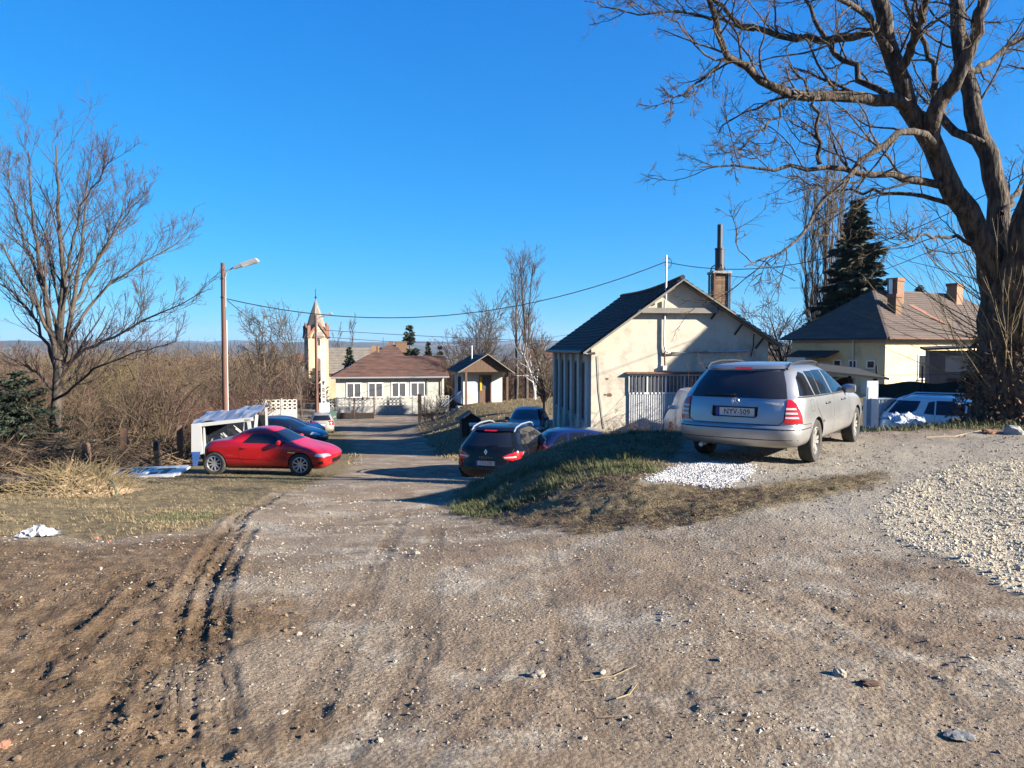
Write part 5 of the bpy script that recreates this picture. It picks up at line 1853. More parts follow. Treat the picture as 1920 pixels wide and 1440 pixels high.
def gate():
    a = at(628, 783, 69.5)
    t = thing('wire_gate', 'open rusty wire mesh gate standing by the bungalow fence', 'gate', (a.x, 69.5, g1(a.x, 69.5)), R(2))
    W = 3.5
    for x in (0, W * .5, W):
        MB().box(x - .035, x + .035, -.035, .035, 0, 1.9 if x < W else 2.1).build('upright', M['rust'], t)
    for z in (.5, 1.85): MB().box(0, W, -.03, .03, z, z + .06).build('rail', M['rust'], t)
    MB().box(0, W, -.02, .02, .03, .5).build('kick_plate', M['wood_dark'], t)
    for i in range(14):
        x = .12 + i * (W - .2) / 13
        MB().box(x - .006, x + .006, -.006, .006, .56, 1.85).build('mesh_wire', M['grey_metal'], t)
    for j in range(6):
        z = .7 + j * .19
        MB().box(.02, W - .02, -.010, .004, z - .006, z + .006).build('mesh_wire', M['grey_metal'], t)
    p = at(787, 783, 64)
    g = thing('gate_post', 'thick dark gate post at the right side of the track', 'post', (p.x, 64, g1(p.x, 64)))
    MB().box(-.14, .14, -.14, .14, 0, 2.3).build('shaft', M['wood_dark'], g)
    MB().box(-.17, .17, -.17, .17, 2.3, 2.4).build('cap', M['wood_dark'], g)


gate()


# ---- lamp posts and wires
def lamp_post(label, px, Y, top_py, base_z, tilt, arm, rad=.095, k=1.0):
    b = at(px, top_py, Y)
    H = b.z - base_z
    t = thing('street_lamp', label, 'lamp post', (b.x, Y, base_z), 0)
    MB().tube([(0, 0, 0), (0, 0, H * .5), (0, 0, H)], [rad * 1.15, rad * 1.02, rad * .8], 12).build('pole', M['pole_wood'], t, True)
    MB().tube([(.09, -.02, H - 1.7), (.10, -.02, H - .55), (.16, -.02, H - .34), (.34, -.02, H - .22), (.46, -.02, H - .17)], .028, 8).build('bracket_arm', M['grey_metal'], t, True)
    for z in (H - .62, H - 1.35):
        MB().lathe([(rad * 1.05, z), (rad * 1.12, z), (rad * 1.12, z + .05), (rad * 1.05, z + .05)], 12).build('clamp_band', M['black_metal'], t)
    hd = bpy.data.objects.new('lamp_head', None)
    COL.objects.link(hd)
    hd.parent = t
    hd.location = (.44, -.02, H - .18)
    hd.rotation_euler = (0, R(-17), 0)
    MB().box(0, .30, -.07, .07, -.06, .06).build('ballast_box', M['grey_metal'], hd)
    mb = MB()
    mb.add([(.30, -.08, -.05), (.30, .08, -.05), (.30, .08, .09), (.30, -.08, .09), (1.0, -.15, -.05), (1.0, .15, -.05), (.92, .12, .10), (.92, -.12, .10)],
           [(0, 1, 2, 3), (7, 6, 5, 4), (3, 2, 6, 7), (0, 4, 5, 1), (0, 3, 7, 4), (1, 5, 6, 2)])
    mb.build('hood', M['lamp_body'], hd)
    MB().box(.36, .96, -.10, .10, -.08, -.051).build('lamp_glass', M['clear_lens'], hd)
    MB().box(.10, .125, -.015, .015, .05, H - 2.2).build('lit_edge', M['white_paint'], t)  # white strip put on to paint the sunlit edge of the pole
    return t, b


lt1, top1 = lamp_post('tall brown wooden lamp post rising behind the gutted van', 417.5, 30, 493, g1(at(424, 800, 30).x, 30), 0, 1)
lt2, top2 = lamp_post('farther brown lamp post standing before the church tower', 592, 64, 590, g1(at(596, 770, 64).x, 64), 0, 1, .13)
p = at(606, 640, 64.4)
tt = thing('concrete_mast', 'white perforated concrete mast beside the farther lamp post', 'post', (p.x, 64.4, g1(p.x, 64.4)), R(10))
Hh = p.z - g1(p.x, 64.4)
for x in (-.17, .13): MB().box(x - .05, x + .05, -.1, .1, 0, Hh).build('mast_leg', M['white_paint'], tt)
for k in range(12): MB().box(-.12, .08, -.09, .09, .25 + k * Hh / 12.5, .45 + k * Hh / 12.5).build('mast_rung', M['white_paint'], tt)
MB().box(-.35, .45, -.25, .25, 0, 1.7).build('meter_cabinet', M['white_paint'], tt)
MB().box(.46, 1.0, -.2, .2, .2, 1.0).build('mail_box', M['green_metal'], tt)


def wire(label, p, q, sag, r=.012):
    p, q = Vector(p), Vector(q)
    pts = [p.lerp(q, k / 24) - Vector((0, 0, sag * 4 * (k / 24) * (1 - k / 24))) for k in range(25)]
    mb = MB().tube(pts, r, 5)
    return tag(mb.build('overhead_wire', M['cable']), label, 'cable', 'overhead wires')


MAST = at(1248, 491, 29.9)
wire('thin black wire from the near lamp post to the workshop mast', at(424, 560, 30), MAST, 1.35, .017)
wire('thin black wire from the workshop mast towards the big tree', MAST, at(1960, 300, 22), 1.3, .014)
wire('thin black wire from the near lamp post down to the far lamp post', at(426, 563, 30), at(593, 628, 64), .9, .014)
wire('thin wire from the far lamp post across to the right', at(594, 618, 64), at(1480, 640, 75), .5, .022)
wire('second lower wire from the far lamp post across to the right', at(594, 630, 64), at(1100, 622, 90), .9, .022)
wire('wire crossing in front of the spruce and yellow house', at(1960, 360, 24), at(1480, 540, 50), .8, .014)


# ------------------------------------------------------------------ trees and shrubs
def unit(v):
    return v / np.maximum(np.linalg.norm(v, axis=-1, keepdims=True), 1e-9)


def resample(pts, k, rng=None, jit=0.0):
    pts = np.asarray(pts, float)
    n = len(pts)
    t = np.concatenate([[0], np.cumsum(np.linalg.norm(np.diff(pts, axis=0), axis=1))])
    tt = np.linspace(0, t[-1], k)
    out = np.stack([pchip(tt, t, pts[:, c]) for c in range(3)], -1)
    if jit and rng is not None:
        out[1:-1] += rng.normal(0, jit, (k - 2, 3))
    return out


def spawn(rng, P, Rd, m, tr=(.2, 1), ang=(25, 55), Lf=(.35, .6), rf=.6, k=5, wob=.16, up=.12, rmin=.004, tip=.35, Lmax=9e9, taper=.45):
    N, kp, _ = P.shape
    PL = np.linalg.norm(np.diff(P, axis=1), axis=2).sum(1)
    t = rng.uniform(tr[0], tr[1], (N, m))
    u = t * (kp - 1)
    i = np.clip(u.astype(int), 0, kp - 2)
    f = (u - i)[..., None]
    ii = np.arange(N)[:, None]
    p0 = P[ii, i] * (1 - f) + P[ii, i + 1] * f
    T = unit(P[ii, i + 1] - P[ii, i])
    r0 = Rd[ii, i] * (1 - f[..., 0]) + Rd[ii, i + 1] * f[..., 0]
    q = unit(np.cross(T, unit(rng.normal(0, 1, T.shape))))
    a = np.radians(rng.uniform(ang[0], ang[1], (N, m)))[..., None]
    d = unit(np.cos(a) * T + np.sin(a) * q + np.array([0, 0, up]))
    L = np.minimum(PL[:, None] * (1 - taper * t) * rng.uniform(Lf[0], Lf[1], (N, m)), Lmax)
    p0, d, L, r0 = p0.reshape(-1, 3), d.reshape(-1, 3), L.ravel(), r0.ravel()
    C = [p0]
    for s in range(k - 1):
        C.append(C[-1] + d * (L / (k - 1))[:, None])
        d = unit(d + rng.normal(0, wob, d.shape) + np.array([0, 0, up * .5]))
    C = np.stack(C, 1)
    rb = np.maximum(r0 * rf, rmin)
    rad = rb[:, None] * np.linspace(1, tip, k)[None]
    return C, np.maximum(rad, rmin * .6)


def tube_arrays(P, Rd, s):
    N, k, _ = P.shape
    T = np.gradient(P, axis=1)
    T = unit(T)
    m = T.mean(1)
    ref = np.where(np.abs(unit(m)[:, 2:3]) < .8, np.array([[0, 0, 1.]]), np.array([[1., 0, 0]]))
    a = unit(np.cross(T, ref[:, None, :]))
    b = np.cross(a, T)
    an = np.arange(s) * 2 * math.pi / s
    V = P[:, :, None] + Rd[:, :, None, None] * (np.cos(an)[None, None, :, None] * a[:, :, None] + np.sin(an)[None, None, :, None] * b[:, :, None])
    V = V.reshape(-1, 3)
    base = (np.arange(N) * k * s)[:, None, None]
    i = np.arange(k - 1)[None, :, None] * s
    j = np.arange(s)[None, None, :]
    j2 = (j + 1) % s
    Q = np.stack([base + i + j, base + i + j2, base + i + s + j2, base + i + s + j], -1).reshape(-1, 4)
    return V, Q


def tubes_mesh(name, parts, mats, smooth=True):
    """parts: list of (P, R, sides, material index)"""
    Vs, Qs, mi, b = [], [], [], 0
    for P, Rd, s, m in parts:
        V, Q = tube_arrays(P, Rd, s)
        Vs.append(V)
        Qs.append(Q + b)
        mi.append(np.full(len(Q), m))
        b += len(V)
    return npmesh(name, np.concatenate(Vs), np.concatenate(Qs), mats, smooth, np.concatenate(mi))


def traced(paths, k, rng, jit=.02):
    P, Rr = [], []
    for pts, r0, r1 in paths:
        P.append(resample(pts, k, rng, jit))
        Rr.append(np.linspace(r0, r1, k))
    return np.stack(P), np.stack(Rr)


def pix_path(pix, Y0, Y1):
    n = len(pix)
    return [at(x, y, Y0 + (Y1 - Y0) * i / (n - 1)) for i, (x, y) in enumerate(pix)]


def localise(P, o):
    return P - np.array(o)[None, None, :]


# ---- the big leaning tree on the right
def big_tree():
    rng = np.random.default_rng(21)
    Y = 15.2
    zb = g1(at(1900, 790, Y).x, Y)
    o = (at(1900, 790, Y).x, Y, zb)
    t = thing('leaning_tree', 'big bare leaning tree with several stems and pale shoots at its base, on the right', 'tree', o)
    stems = [
        (pix_path([(1905, 812), (1900, 740), (1890, 650), (1878, 570), (1858, 486), (1828, 428), (1780, 350), (1746, 272), (1707, 204), (1683, 136), (1658, 63), (1646, 0), (1630, -120), (1600, -260)], Y, Y - .6), .62, .10),
        (pix_path([(1900, 700), (1896, 600), (1886, 520), (1880, 466), (1877, 379), (1843, 272), (1819, 160), (1799, 78), (1794, 0), (1800, -150), (1790, -300)], Y + .15, Y + 1.5), .42, .08),
        (pix_path([(1915, 720), (1910, 600), (1908, 520), (1925, 430), (1960, 330), (2010, 200), (2040, 60), (2060, -120)], Y - .1, Y - 1.5), .42, .08),
        (pix_path([(1752, 285), (1750, 228), (1775, 180), (1799, 141), (1828, 63), (1843, 0), (1870, -140)], Y - .35, Y - 1.6), .17, .06),
    ]
    S, SR = traced(stems, 26, rng, .03)
    z = S[0, :, 2] - zb
    SR[0] = np.interp(z, [0, .4, 1.2, 2.2, 3.2, 4.6, 6.2, 8.5, 11], [.80, .70, .56, .40, .235, .20, .165, .13, .08])
    z = S[1, :, 2] - zb
    SR[1] = np.interp(z, [0, 2, 3.4, 4.6, 6.5, 9, 12], [.5, .4, .24, .20, .17, .13, .07])
    z = S[2, :, 2] - zb
    SR[2] = np.interp(z, [0, 2, 3.2, 5, 8, 12], [.5, .42, .30, .22, .15, .07])
    limbs = [
        ([(1707, 204), (1640, 184), (1566, 180), (1493, 180), (1420, 151), (1372, 107), (1347, 58), (1328, 0), (1315, -60)], Y - .4, Y - 2.2, .125, .035),
        ([(1655, 55), (1590, 73), (1532, 75), (1469, 68), (1415, 56), (1372, 34), (1338, 5), (1300, -25)], Y - .6, Y + .8, .085, .03),
        ([(1415, 56), (1340, 36), (1274, 24), (1190, 24), (1140, 14), (1095, 2)], Y + .4, Y + .6, .035, .008),
        ([(1790, 362), (1720, 340), (1663, 326), (1590, 318), (1537, 311), (1420, 316), (1313, 313)], Y - .35, Y - 1.2, .085, .010),
        ([(1755, 275), (1726, 250), (1687, 250), (1639, 287), (1610, 316), (1566, 350), (1532, 398), (1508, 437), (1449, 474), (1396, 500)], Y - .5, Y - 3.2, .075, .008),
        ([(1537, 308), (1532, 233), (1517, 180), (1480, 120)], Y - 1.0, Y - 1.3, .045, .015),
        ([(1800, 378), (1663, 362), (1571, 357), (1480, 330)], Y - .2, Y + 1.4, .05, .010),
        ([(1850, 470), (1800, 450), (1760, 442), (1721, 445), (1687, 462), (1640, 470)], Y - .2, Y - 1.4, .04, .008),
        ([(1690, 185), (1649, 170), (1605, 131), (1556, 87), (1527, 29), (1500, -40)], Y - .3, Y + 1.4, .075, .03),
        ([(1808, 150), (1858, 112), (1920, 68), (1990, 20)], Y + 1.0, Y + 2.2, .075, .03),
        ([(1668, 95), (1620, 30), (1570, -10), (1500, -70)], Y - .6, Y - 2.4, .07, .025),
        ([(1843, 272), (1790, 250), (1755, 200), (1750, 130), (1720, 60), (1690, -20)], Y + .7, Y + 2.4, .10, .03),
        ([(1878, 400), (1930, 340), (1990, 300)], Y + .4, Y + 1.8, .06, .02),
        ([(1683, 136), (1720, 60), (1740, -20), (1745, -120)], Y - .6, Y - 2.0, .09, .04),
        ([(1372, 107), (1310, 150), (1260, 190), (1225, 205)], Y - 1.5, Y - 1.7, .03, .006),
        ([(1493, 180), (1440, 230), (1400, 270), (1370, 300)], Y - 1.2, Y - 2.0, .03, .006),
    ]
    Lm, LR = traced([(pix_path(p, a, b), r0, r1) for p, a, b, r0, r1 in limbs], 16, rng, .035)
    c1, r1 = spawn(rng, Lm, LR, 13, (.15, 1), (25, 65), (.22, .5), .36, 8, .2, .10, .010, .3, 2.6)
    c1b, r1b = spawn(rng, S[:, 10:], SR[:, 10:], 13, (.1, 1), (35, 75), (.2, .42), .17, 8, .2, .12, .010, .3, 3.2)
    C1, R1 = np.concatenate([c1, c1b]), np.concatenate([r1, r1b])
    C2, R2 = spawn(rng, C1, R1, 8, (.15, 1), (25, 65), (.3, .6), .55, 6, .24, .06, .0065, .4, 1.3)
    C3, R3 = spawn(rng, C2, R2, 5, (.2, 1), (25, 70), (.3, .7), .55, 4, .3, .03, .0040, .55, .6)
    parts = [(localise(S, o), SR, 14, 0)]
    me = tubes_mesh('trunk', parts, [M['bark']])
    # swellings on the lower trunk
    vs = np.empty(len(me.vertices) * 3, np.float32)
    me.vertices.foreach_get('co', vs)
    vs = vs.reshape(-1, 3)
    d = (fbm(vs[:, 0] * 2 + vs[:, 1] * 1.3, vs[:, 2] * 1.6, 4) - .5)
    ax = np.array([0, 0])
    low = (1 - sstep(1.2, 3.0, vs[:, 2]))
    dirn = np.stack([vs[:, 0], vs[:, 1]], -1)
    dirn /= np.maximum(np.linalg.norm(dirn, axis=1, keepdims=True), .2)
    vs[:, :2] += dirn * (d * (.05 + .6 * low))[:, None]
    me.vertices.foreach_set('co', vs.ravel())
    link('trunk', me, t)
    cr = tubes_mesh('crown', [(localise(Lm, o), LR, 8, 0), (localise(C1, o), R1, 5, 0), (localise(C2, o), R2, 3, 1), (localise(C3, o), R3, 3, 1)], [M['bark'], M['twig_moss']])
    link('crown', cr, t)
    # long shoots sprouting round the base
    n = 150
    a = rng.uniform(0, 2 * math.pi, n)
    zz = rng.uniform(.7, 3.0, n)
    rr = np.interp(zz, [0, 1.2, 2.2, 3], [.75, .62, .42, .32])
    p0 = np.stack([np.cos(a) * rr, np.sin(a) * rr, zz], -1)
    p0[:, 0] += np.interp(zz, [0, 3], [0, -.22])
    d = unit(np.stack([np.cos(a) * rng.uniform(.4, 1.1, n), np.sin(a) * rng.uniform(.4, 1.1, n), rng.uniform(.1, 1.5, n)], -1))
    L = rng.uniform(.8, 3.0, n)
    C = [p0]
    for s in range(8):
        C.append(C[-1] + d * (L / 8)[:, None])
        d = unit(d + rng.normal(0, .06, d.shape) + np.stack([0 * L, 0 * L, rng.uniform(-.02, .14, n)], -1))
    C = np.stack(C, 1)
    Rr = np.linspace(.0095, .003, 9)[None] * rng.uniform(.7, 1.3, (n, 1))
    C2, R2 = spawn(rng, C, Rr, 2, (.3, .9), (20, 45), (.2, .4), .6, 4, .1, .1, .004)
    link('base_shoots', tubes_mesh('base_shoots', [(C, Rr, 4, 0), (C2, R2, 3, 0)], [M['shoot']]), t)
    # matted dead leaves and ivy caught round the foot
    n = 2600
    a, zz = rng.uniform(0, 2 * math.pi, n), rng.uniform(.0, 1.9, n)
    rr = np.interp(zz, [0, .4, 1.2, 1.9], [1.0, .9, .75, .55]) * rng.uniform(.85, 1.2, n)
    c = np.stack([np.cos(a) * rr, np.sin(a) * rr, zz], -1)
    link('dead_leaves', leaf_cloud('dead_leaves', rng, c, .05, M['leaf_brown']), t)


def leaf_cloud(name, rng, c, size, m, flat=.0):
    n = len(c)
    u = unit(rng.normal(0, 1, (n, 3)))
    v = unit(np.cross(u, rng.normal(0, 1, (n, 3))))
    s = size * rng.uniform(.5, 1.3, (n, 1))
    V = np.stack([c - u * s, c + v * s * .55, c + u * s, c - v * s * .55], 1).reshape(-1, 3)
    Q = np.arange(n * 4).reshape(n, 4)
    return npmesh(name, V, Q, m)


big_tree()


# ---- the spreading bare tree on the left
def left_tree():
    rng = np.random.default_rng(33)
    Y = 26.0
    b = at(105, 800, Y)
    o = (b.x, Y, g1(b.x, Y))
    t = thing('spreading_tree', 'tall spreading bare tree with many upright limbs at the left edge', 'tree', o)
    base = (104, 868)
    st = [
        ([base, (106, 760), (108, 719), (110, 676), (113, 607), (119, 525), (114, 473), (108, 404), (108, 318), (105, 225)], 0, 0, .27, .025),
        ([(107, 700), (103, 654), (90, 602), (84, 546), (71, 473), (62, 408), (56, 331), (54, 240)], 0, -1.2, .15, .022),
        ([(110, 690), (123, 645), (138, 568), (151, 490), (157, 421), (162, 352), (166, 290)], 0, 1.0, .14, .022),
        ([(132, 600), (150, 545), (168, 512), (203, 456), (241, 395), (276, 345)], .3, 1.4, .08, .018),
        ([(112, 690), (150, 662), (207, 635), (259, 607), (310, 581), (379, 548)], 0, -1.6, .085, .014),
        ([(125, 640), (150, 600), (172, 568), (241, 507), (310, 470), (350, 440)], .2, 2.2, .085, .016),
        ([(106, 700), (97, 667), (52, 581), (0, 530), (-60, 480)], 0, 1.0, .09, .02),
        ([(101, 645), (75, 590), (39, 525), (0, 456), (-40, 390)], -.3, -1.5, .08, .02),
        ([(110, 745), (125, 736), (181, 690), (259, 660), (330, 640)], 0, -2.2, .07, .012),
        ([(104, 740), (70, 700), (20, 670), (-40, 640)], 0, -1.4, .08, .015),
        ([(114, 560), (135, 470), (150, 380), (190, 300), (215, 255)], 0, -1.6, .07, .018),
        ([(84, 546), (40, 440), (20, 340), (10, 260)], -.6, .8, .07, .016),
        ([(138, 568), (190, 480), (225, 400), (240, 330)], .4, 2.6, .07, .016),
    ]
    st = [([(x_, y_ if y_ > 420 else 420 - (420 - y_) * .76) for x_, y_ in p], a, b_, r0, r1) for p, a, b_, r0, r1 in st]
    S, SR = traced([(pix_path(p, Y + a, Y + b_), r0 * .72, r1 * .7) for p, a, b_, r0, r1 in st], 16, rng, .03)
    C1, R1 = spawn(rng, S, SR, 20, (.22, 1), (20, 48), (.22, .46), .40, 8, .10, .22, .010, .3, 3.0)
    C2, R2 = spawn(rng, C1, R1, 7, (.15, 1), (20, 50), (.3, .6), .55, 5, .14, .16, .0072, .45, 1.4)
    C3, R3 = spawn(rng, C2, R2, 4, (.2, 1), (20, 55), (.35, .7), .65, 4, .18, .10, .005, .6, .7)
    link('trunk', tubes_mesh('trunk', [(localise(S, o), SR, 9, 0)], [M['bark_grey']]), t)
    link('crown', tubes_mesh('crown', [(localise(C1, o), R1, 4, 0), (localise(C2, o), R2, 3, 1), (localise(C3, o), R3, 3, 1)], [M['bark_grey'], M['twig_purple']]), t)


left_tree()


# ---- generic bare trees
def bare_tree_parts(seed, H, r, n1=16, n2=8, n3=4, stems=1, ang=(25, 50), up=.2, Lf=(.3, .5), start=.3, rmin=.012, wob=.12, lean=.05):
    rng = np.random.default_rng(seed)
    P, Rr = [], []
    for s in range(stems):
        a = rng.uniform(0, 6.28)
        top = np.array([math.cos(a), math.sin(a), 0]) * H * lean * rng.uniform(.5, 1.6)
        h = H * rng.uniform(.82, 1.0) if s else H
        pts = [np.array([0, 0, 0.]) + top * u * u * 1.0 + np.array([0, 0, h * u]) + rng.normal(0, H * .006, 3) * (u > 0) for u in np.linspace(0, 1, 7)]
        P.append(resample(pts, 14))
        Rr.append(np.linspace(r, r * .12, 14) * (1 if s == 0 else .75))
    S, SR = np.stack(P), np.stack(Rr)
    C1, R1 = spawn(rng, S, SR, n1, (start, .98), ang, Lf, .45, 7, wob, up, rmin, .3)
    C2, R2 = spawn(rng, C1, R1, n2, (.15, 1), (20, 50), (.3, .6), .55, 5, wob * 1.2, up * .7, rmin * .75, .5)
    parts_t = [(S, SR, 8, 0)]
    parts_c = [(C1, R1, 4, 0), (C2, R2, 3, 1)]
    if n3:
        C3, R3 = spawn(rng, C2, R2, n3, (.2, 1), (20, 50), (.35, .7), .65, 4, wob * 1.4, up * .5, rmin * .6, .6)
        parts_c.append((C3, R3, 3, 1))
    return parts_t, parts_c


def bare_tree(name, label, px, Y, top_py, r, bark, twig, group=None, **kw):
    x = (px - 960) / FPX * Y
    z0 = g1(x, Y)
    H = at(px, top_py, Y).z - z0
    t = thing(name, label, 'tree', (x, Y, z0), 0, group)
    pt, pc = bare_tree_parts(H=H, r=r, **kw)
    link('trunk', tubes_mesh('trunk', pt, [M[bark]]), t)
    link('crown', tubes_mesh('crown', pc, [M[bark], M[twig]]), t)
    return t


bare_tree('birch_tree', 'tall pale-stemmed bare tree just right of the hut', 987, 62, 482, .17, 'bark_grey', 'twig_purple', seed=1, stems=2, n1=16, n3=3, ang=(18, 38), up=.25, Lf=(.22, .36), start=.35, rmin=.015, lean=.03)
bare_tree('birch_tree', 'slimmer pale bare tree standing between the hut and the tallest one', 968, 64, 500, .14, 'bark_grey', 'twig_purple', seed=2, stems=2, n1=14, n3=3, ang=(18, 38), up=.25, Lf=(.22, .36), start=.4, rmin=.015, lean=.06)
bare_tree('fruit_tree', 'broad tangled bare tree behind the hut', 905, 70, 580, .16, 'bark_grey', 'twig', n3=2, seed=3, stems=3, n1=18, ang=(30, 60), up=.12, Lf=(.4, .65), start=.25, rmin=.024, wob=.2, lean=.2)
bare_tree('fruit_tree', 'reddish bare tree behind and left of the hut', 865, 96, 630, .14, 'bark_grey', 'twig_purple', n3=2, seed=4, stems=3, n1=16, ang=(30, 60), up=.12, Lf=(.4, .65), start=.2, rmin=.026, wob=.2, lean=.25)
bare_tree('fruit_tree', 'crooked bare tree left of the church tower', 487, 66, 610, .16, 'bark', 'twig_moss', n3=2, seed=5, stems=3, n1=16, ang=(35, 70), up=.1, Lf=(.35, .6), start=.35, rmin=.026, wob=.28, lean=.2)
bare_tree('sapling_tree', 'small forked bare tree in front of the church tower', 563, 72, 600, .10, 'bark_grey', 'twig_moss', seed=6, stems=4, n1=12, n2=5, n3=0, ang=(20, 45), up=.2, Lf=(.3, .5), start=.3, rmin=.022, lean=.3)
bare_tree('fruit_tree', 'low bare tree between the workshop and the yellow house', 1470, 62, 585, .15, 'bark_grey', 'twig', n3=2, seed=7, stems=4, n1=16, ang=(30, 60), up=.12, Lf=(.4, .65), start=.2, rmin=.024, wob=.2, lean=.3)
bare_tree('thorn_tree', 'dark thick bush against the workshop left side', 1022, 46, 632, .12, 'bark', 'twig', seed=8, stems=6, n1=14, n2=7, n3=1, ang=(20, 50), up=.2, Lf=(.3, .5), start=.1, rmin=.016, wob=.2, lean=.25)
bare_tree('whip_tree', 'thin grey bare tree far behind the red roofs', 658, 150, 608, .12, 'bark_grey', 'twig', seed=9, stems=1, n1=22, n2=6, n3=0, ang=(18, 40), up=.2, Lf=(.22, .35), start=.2, rmin=.045)
bare_tree('whip_tree', 'thin grey bare tree far behind the church nave', 632, 150, 622, .12, 'bark_grey', 'twig', seed=10, stems=1, n1=22, n2=6, n3=0, ang=(18, 40), up=.2, Lf=(.22, .35), start=.2, rmin=.045)
bare_tree('stray_tree', 'bare shrubby tree with bleached stem right of the birches', 1003, 56, 650, .09, 'white_paint', 'twig', seed=11, stems=2, n1=12, n2=6, n3=2, ang=(30, 60), up=.1, Lf=(.4, .6), start=.3, rmin=.02, wob=.25, lean=.3)


# ---- poplar and conifers
def poplar():
    x = (1545 - 960) / FPX * 74
    z0 = g1(x, 74)
    H = at(1545, 252, 74).z - z0
    t = thing('poplar_tree', 'very tall narrow bare poplar behind the spruce', 'tree', (x, 74, z0))
    rng = np.random.default_rng(12)
    P, Rr = [], []
    for s in range(17):
        a = s * 2.4
        w = (.3 + 2.1 * (s / 17) ** .5) if s else 0
        h = H * (1 if s == 0 else rng.uniform(.7, .97))
        pts = [np.array([math.cos(a) * w * min(1, u * 2.2), math.sin(a) * w * min(1, u * 2.2), h * u]) for u in np.linspace(0, 1, 8)]
        P.append(resample(pts, 16, rng, .08))
        Rr.append(np.linspace(.30 if s == 0 else .11, .02, 16))
    S, SR = np.stack(P), np.stack(Rr)
    C1, R1 = spawn(rng, S, SR, 30, (.10, .98), (12, 30), (.10, .2), .35, 6, .06, .35, .030, .4)
    C2, R2 = spawn(rng, C1, R1, 9, (.1, 1), (12, 34), (.25, .5), .6, 4, .08, .3, .023, .5)
    link('trunk', tubes_mesh('trunk', [(S, SR, 7, 0)], [M['bark_grey']]), t)
    link('crown', tubes_mesh('crown', [(C1, R1, 3, 0), (C2, R2, 3, 1)], [M['bark_grey'], M['twig']]), t)


poplar()


def conifer(name, label, px, Y, top_py, base_py, width_px, m, seed, whorls=26, per=11, droop=-.12, lo=.06, dens=1.0, group=None):
    x = (px - 960) / FPX * Y
    zg = g1(x, Y)
    z0 = min(zg, at(px, base_py, Y).z)
    H = at(px, top_py, Y).z - z0
    Rm = width_px / FPX * Y / 2
    t = thing(name, label, 'tree', (x, Y, z0), 0, group)
    rng = np.random.default_rng(seed)
    MB().tube([(0, 0, 0), (0, 0, H * .5), (0, 0, H * .98)], [H * .018, H * .011, .02], 8).build('trunk', M['bark'], t)
    cs, ds = [], []
    P, Rr = [], []
    for w in range(whorls):
        u = lo + (1 - lo) * (w + rng.uniform(-.9, .9)) / whorls
        u = min(max(u, lo), .985)
        Lw = Rm * 1.3 * (1 - u) ** .78 * rng.uniform(.8, 1.12)
        for k in range(per):
            a = 2 * math.pi * (k + rng.uniform(-.4, .4)) / per + w
            L = Lw * rng.uniform(.7, 1.12)
            d = np.array([math.cos(a), math.sin(a), .25 + .5 * u])
            pts = [np.array([0, 0, H * min(.985, u + rng.uniform(-.02, .02))])]
            for s in range(5):
                pts.append(pts[-1] + unit(d) * L / 5)
                d = d + np.array([0, 0, droop + (.12 if s > 2 else 0)])
            P.append(np.array(pts))
            Rr.append(np.linspace(.035, .008, 6) * H / 12)
            n = int(max(8, L * 26 * dens))
            f = rng.uniform(.12, 1, n)
            q = np.array(pts)[np.clip((f * 5).astype(int), 0, 4)] * (1 - (f * 5 % 1))[:, None] + np.array(pts)[np.clip((f * 5).astype(int) + 1, 0, 5)] * (f * 5 % 1)[:, None]
            side = np.array([-math.sin(a), math.cos(a), 0])
            sp = rng.uniform(-1, 1, n)[:, None] * side * (L * .26) * (1.05 - f)[:, None]
            cs.append(q + sp + np.stack([0 * f, 0 * f, rng.uniform(-.10, .03, n) * L * .5], -1))
            ds.append(unit(np.array([math.cos(a), math.sin(a), -.25])[None] + np.sign(sp @ side)[:, None] * side * .8 + rng.normal(0, .25, (n, 3))))
    link('branches', tubes_mesh('branches', [(np.stack(P), np.stack(Rr), 3, 0)], [M['bark']]), t)
    c, d = np.concatenate(cs), np.concatenate(ds)
    n = len(c)
    s = (H * (.026 if Y < 90 else .034)) * rng.uniform(.6, 1.4, (n, 1))
    v = unit(np.cross(d, rng.normal(0, 1, (n, 3))))
    w3 = np.cross(d, v)
    V = np.stack([c - d * s * .6, c + v * s * .28, c + d * s, c - v * s * .28, c + w3 * s * .28, c - w3 * s * .28], 1).reshape(-1, 3)
    i = np.arange(n)[:, None] * 6
    Q = np.concatenate([i + np.array([[0, 1, 2, 3]]), i + np.array([[0, 4, 2, 5]])])
    link('needles', npmesh('needles', V, Q, m), t)
    return t


conifer('spruce_tree', 'dense dark green spruce standing behind the yellow house roof', 1602, 62, 372, 650, 165, M['needle'], 41, whorls=44, per=11, dens=1.3, droop=-.16)
conifer('pine_tree', 'small bluish conifer behind the bungalow roof', 768, 100, 608, 715, 62, M['needle_blue'], 42, whorls=20, per=8, droop=-.02, dens=1.0)
conifer('pine_tree', 'dark pine top showing over the yellow house ridge', 1720, 85, 528, 620, 60, M['needle'], 43, whorls=16, per=8, dens=1)
conifer('thuja_tree', 'yellow-green thuja right behind the bungalow roof', 803, 96, 640, 760, 34, M['thuja'], 44, whorls=26, per=9, droop=.1, dens=1.2)
conifer('thuja_tree', 'second thuja closest to the hut behind the bungalow', 825, 95, 648, 760, 30, M['thuja'], 45, whorls=26, per=9, droop=.1, dens=1.2)
conifer('thuja_tree', 'dark round evergreen between church nave and red roofs', 655, 99, 650, 760, 44, M['needle'], 46, whorls=24, per=9, droop=.05, dens=1.2)
conifer('thuja_tree', 'dull green evergreen bush at the far left edge', 30, 25, 690, 860, 190, M['needle_blue'], 47, whorls=20, per=10, droop=-.1, dens=1.4)
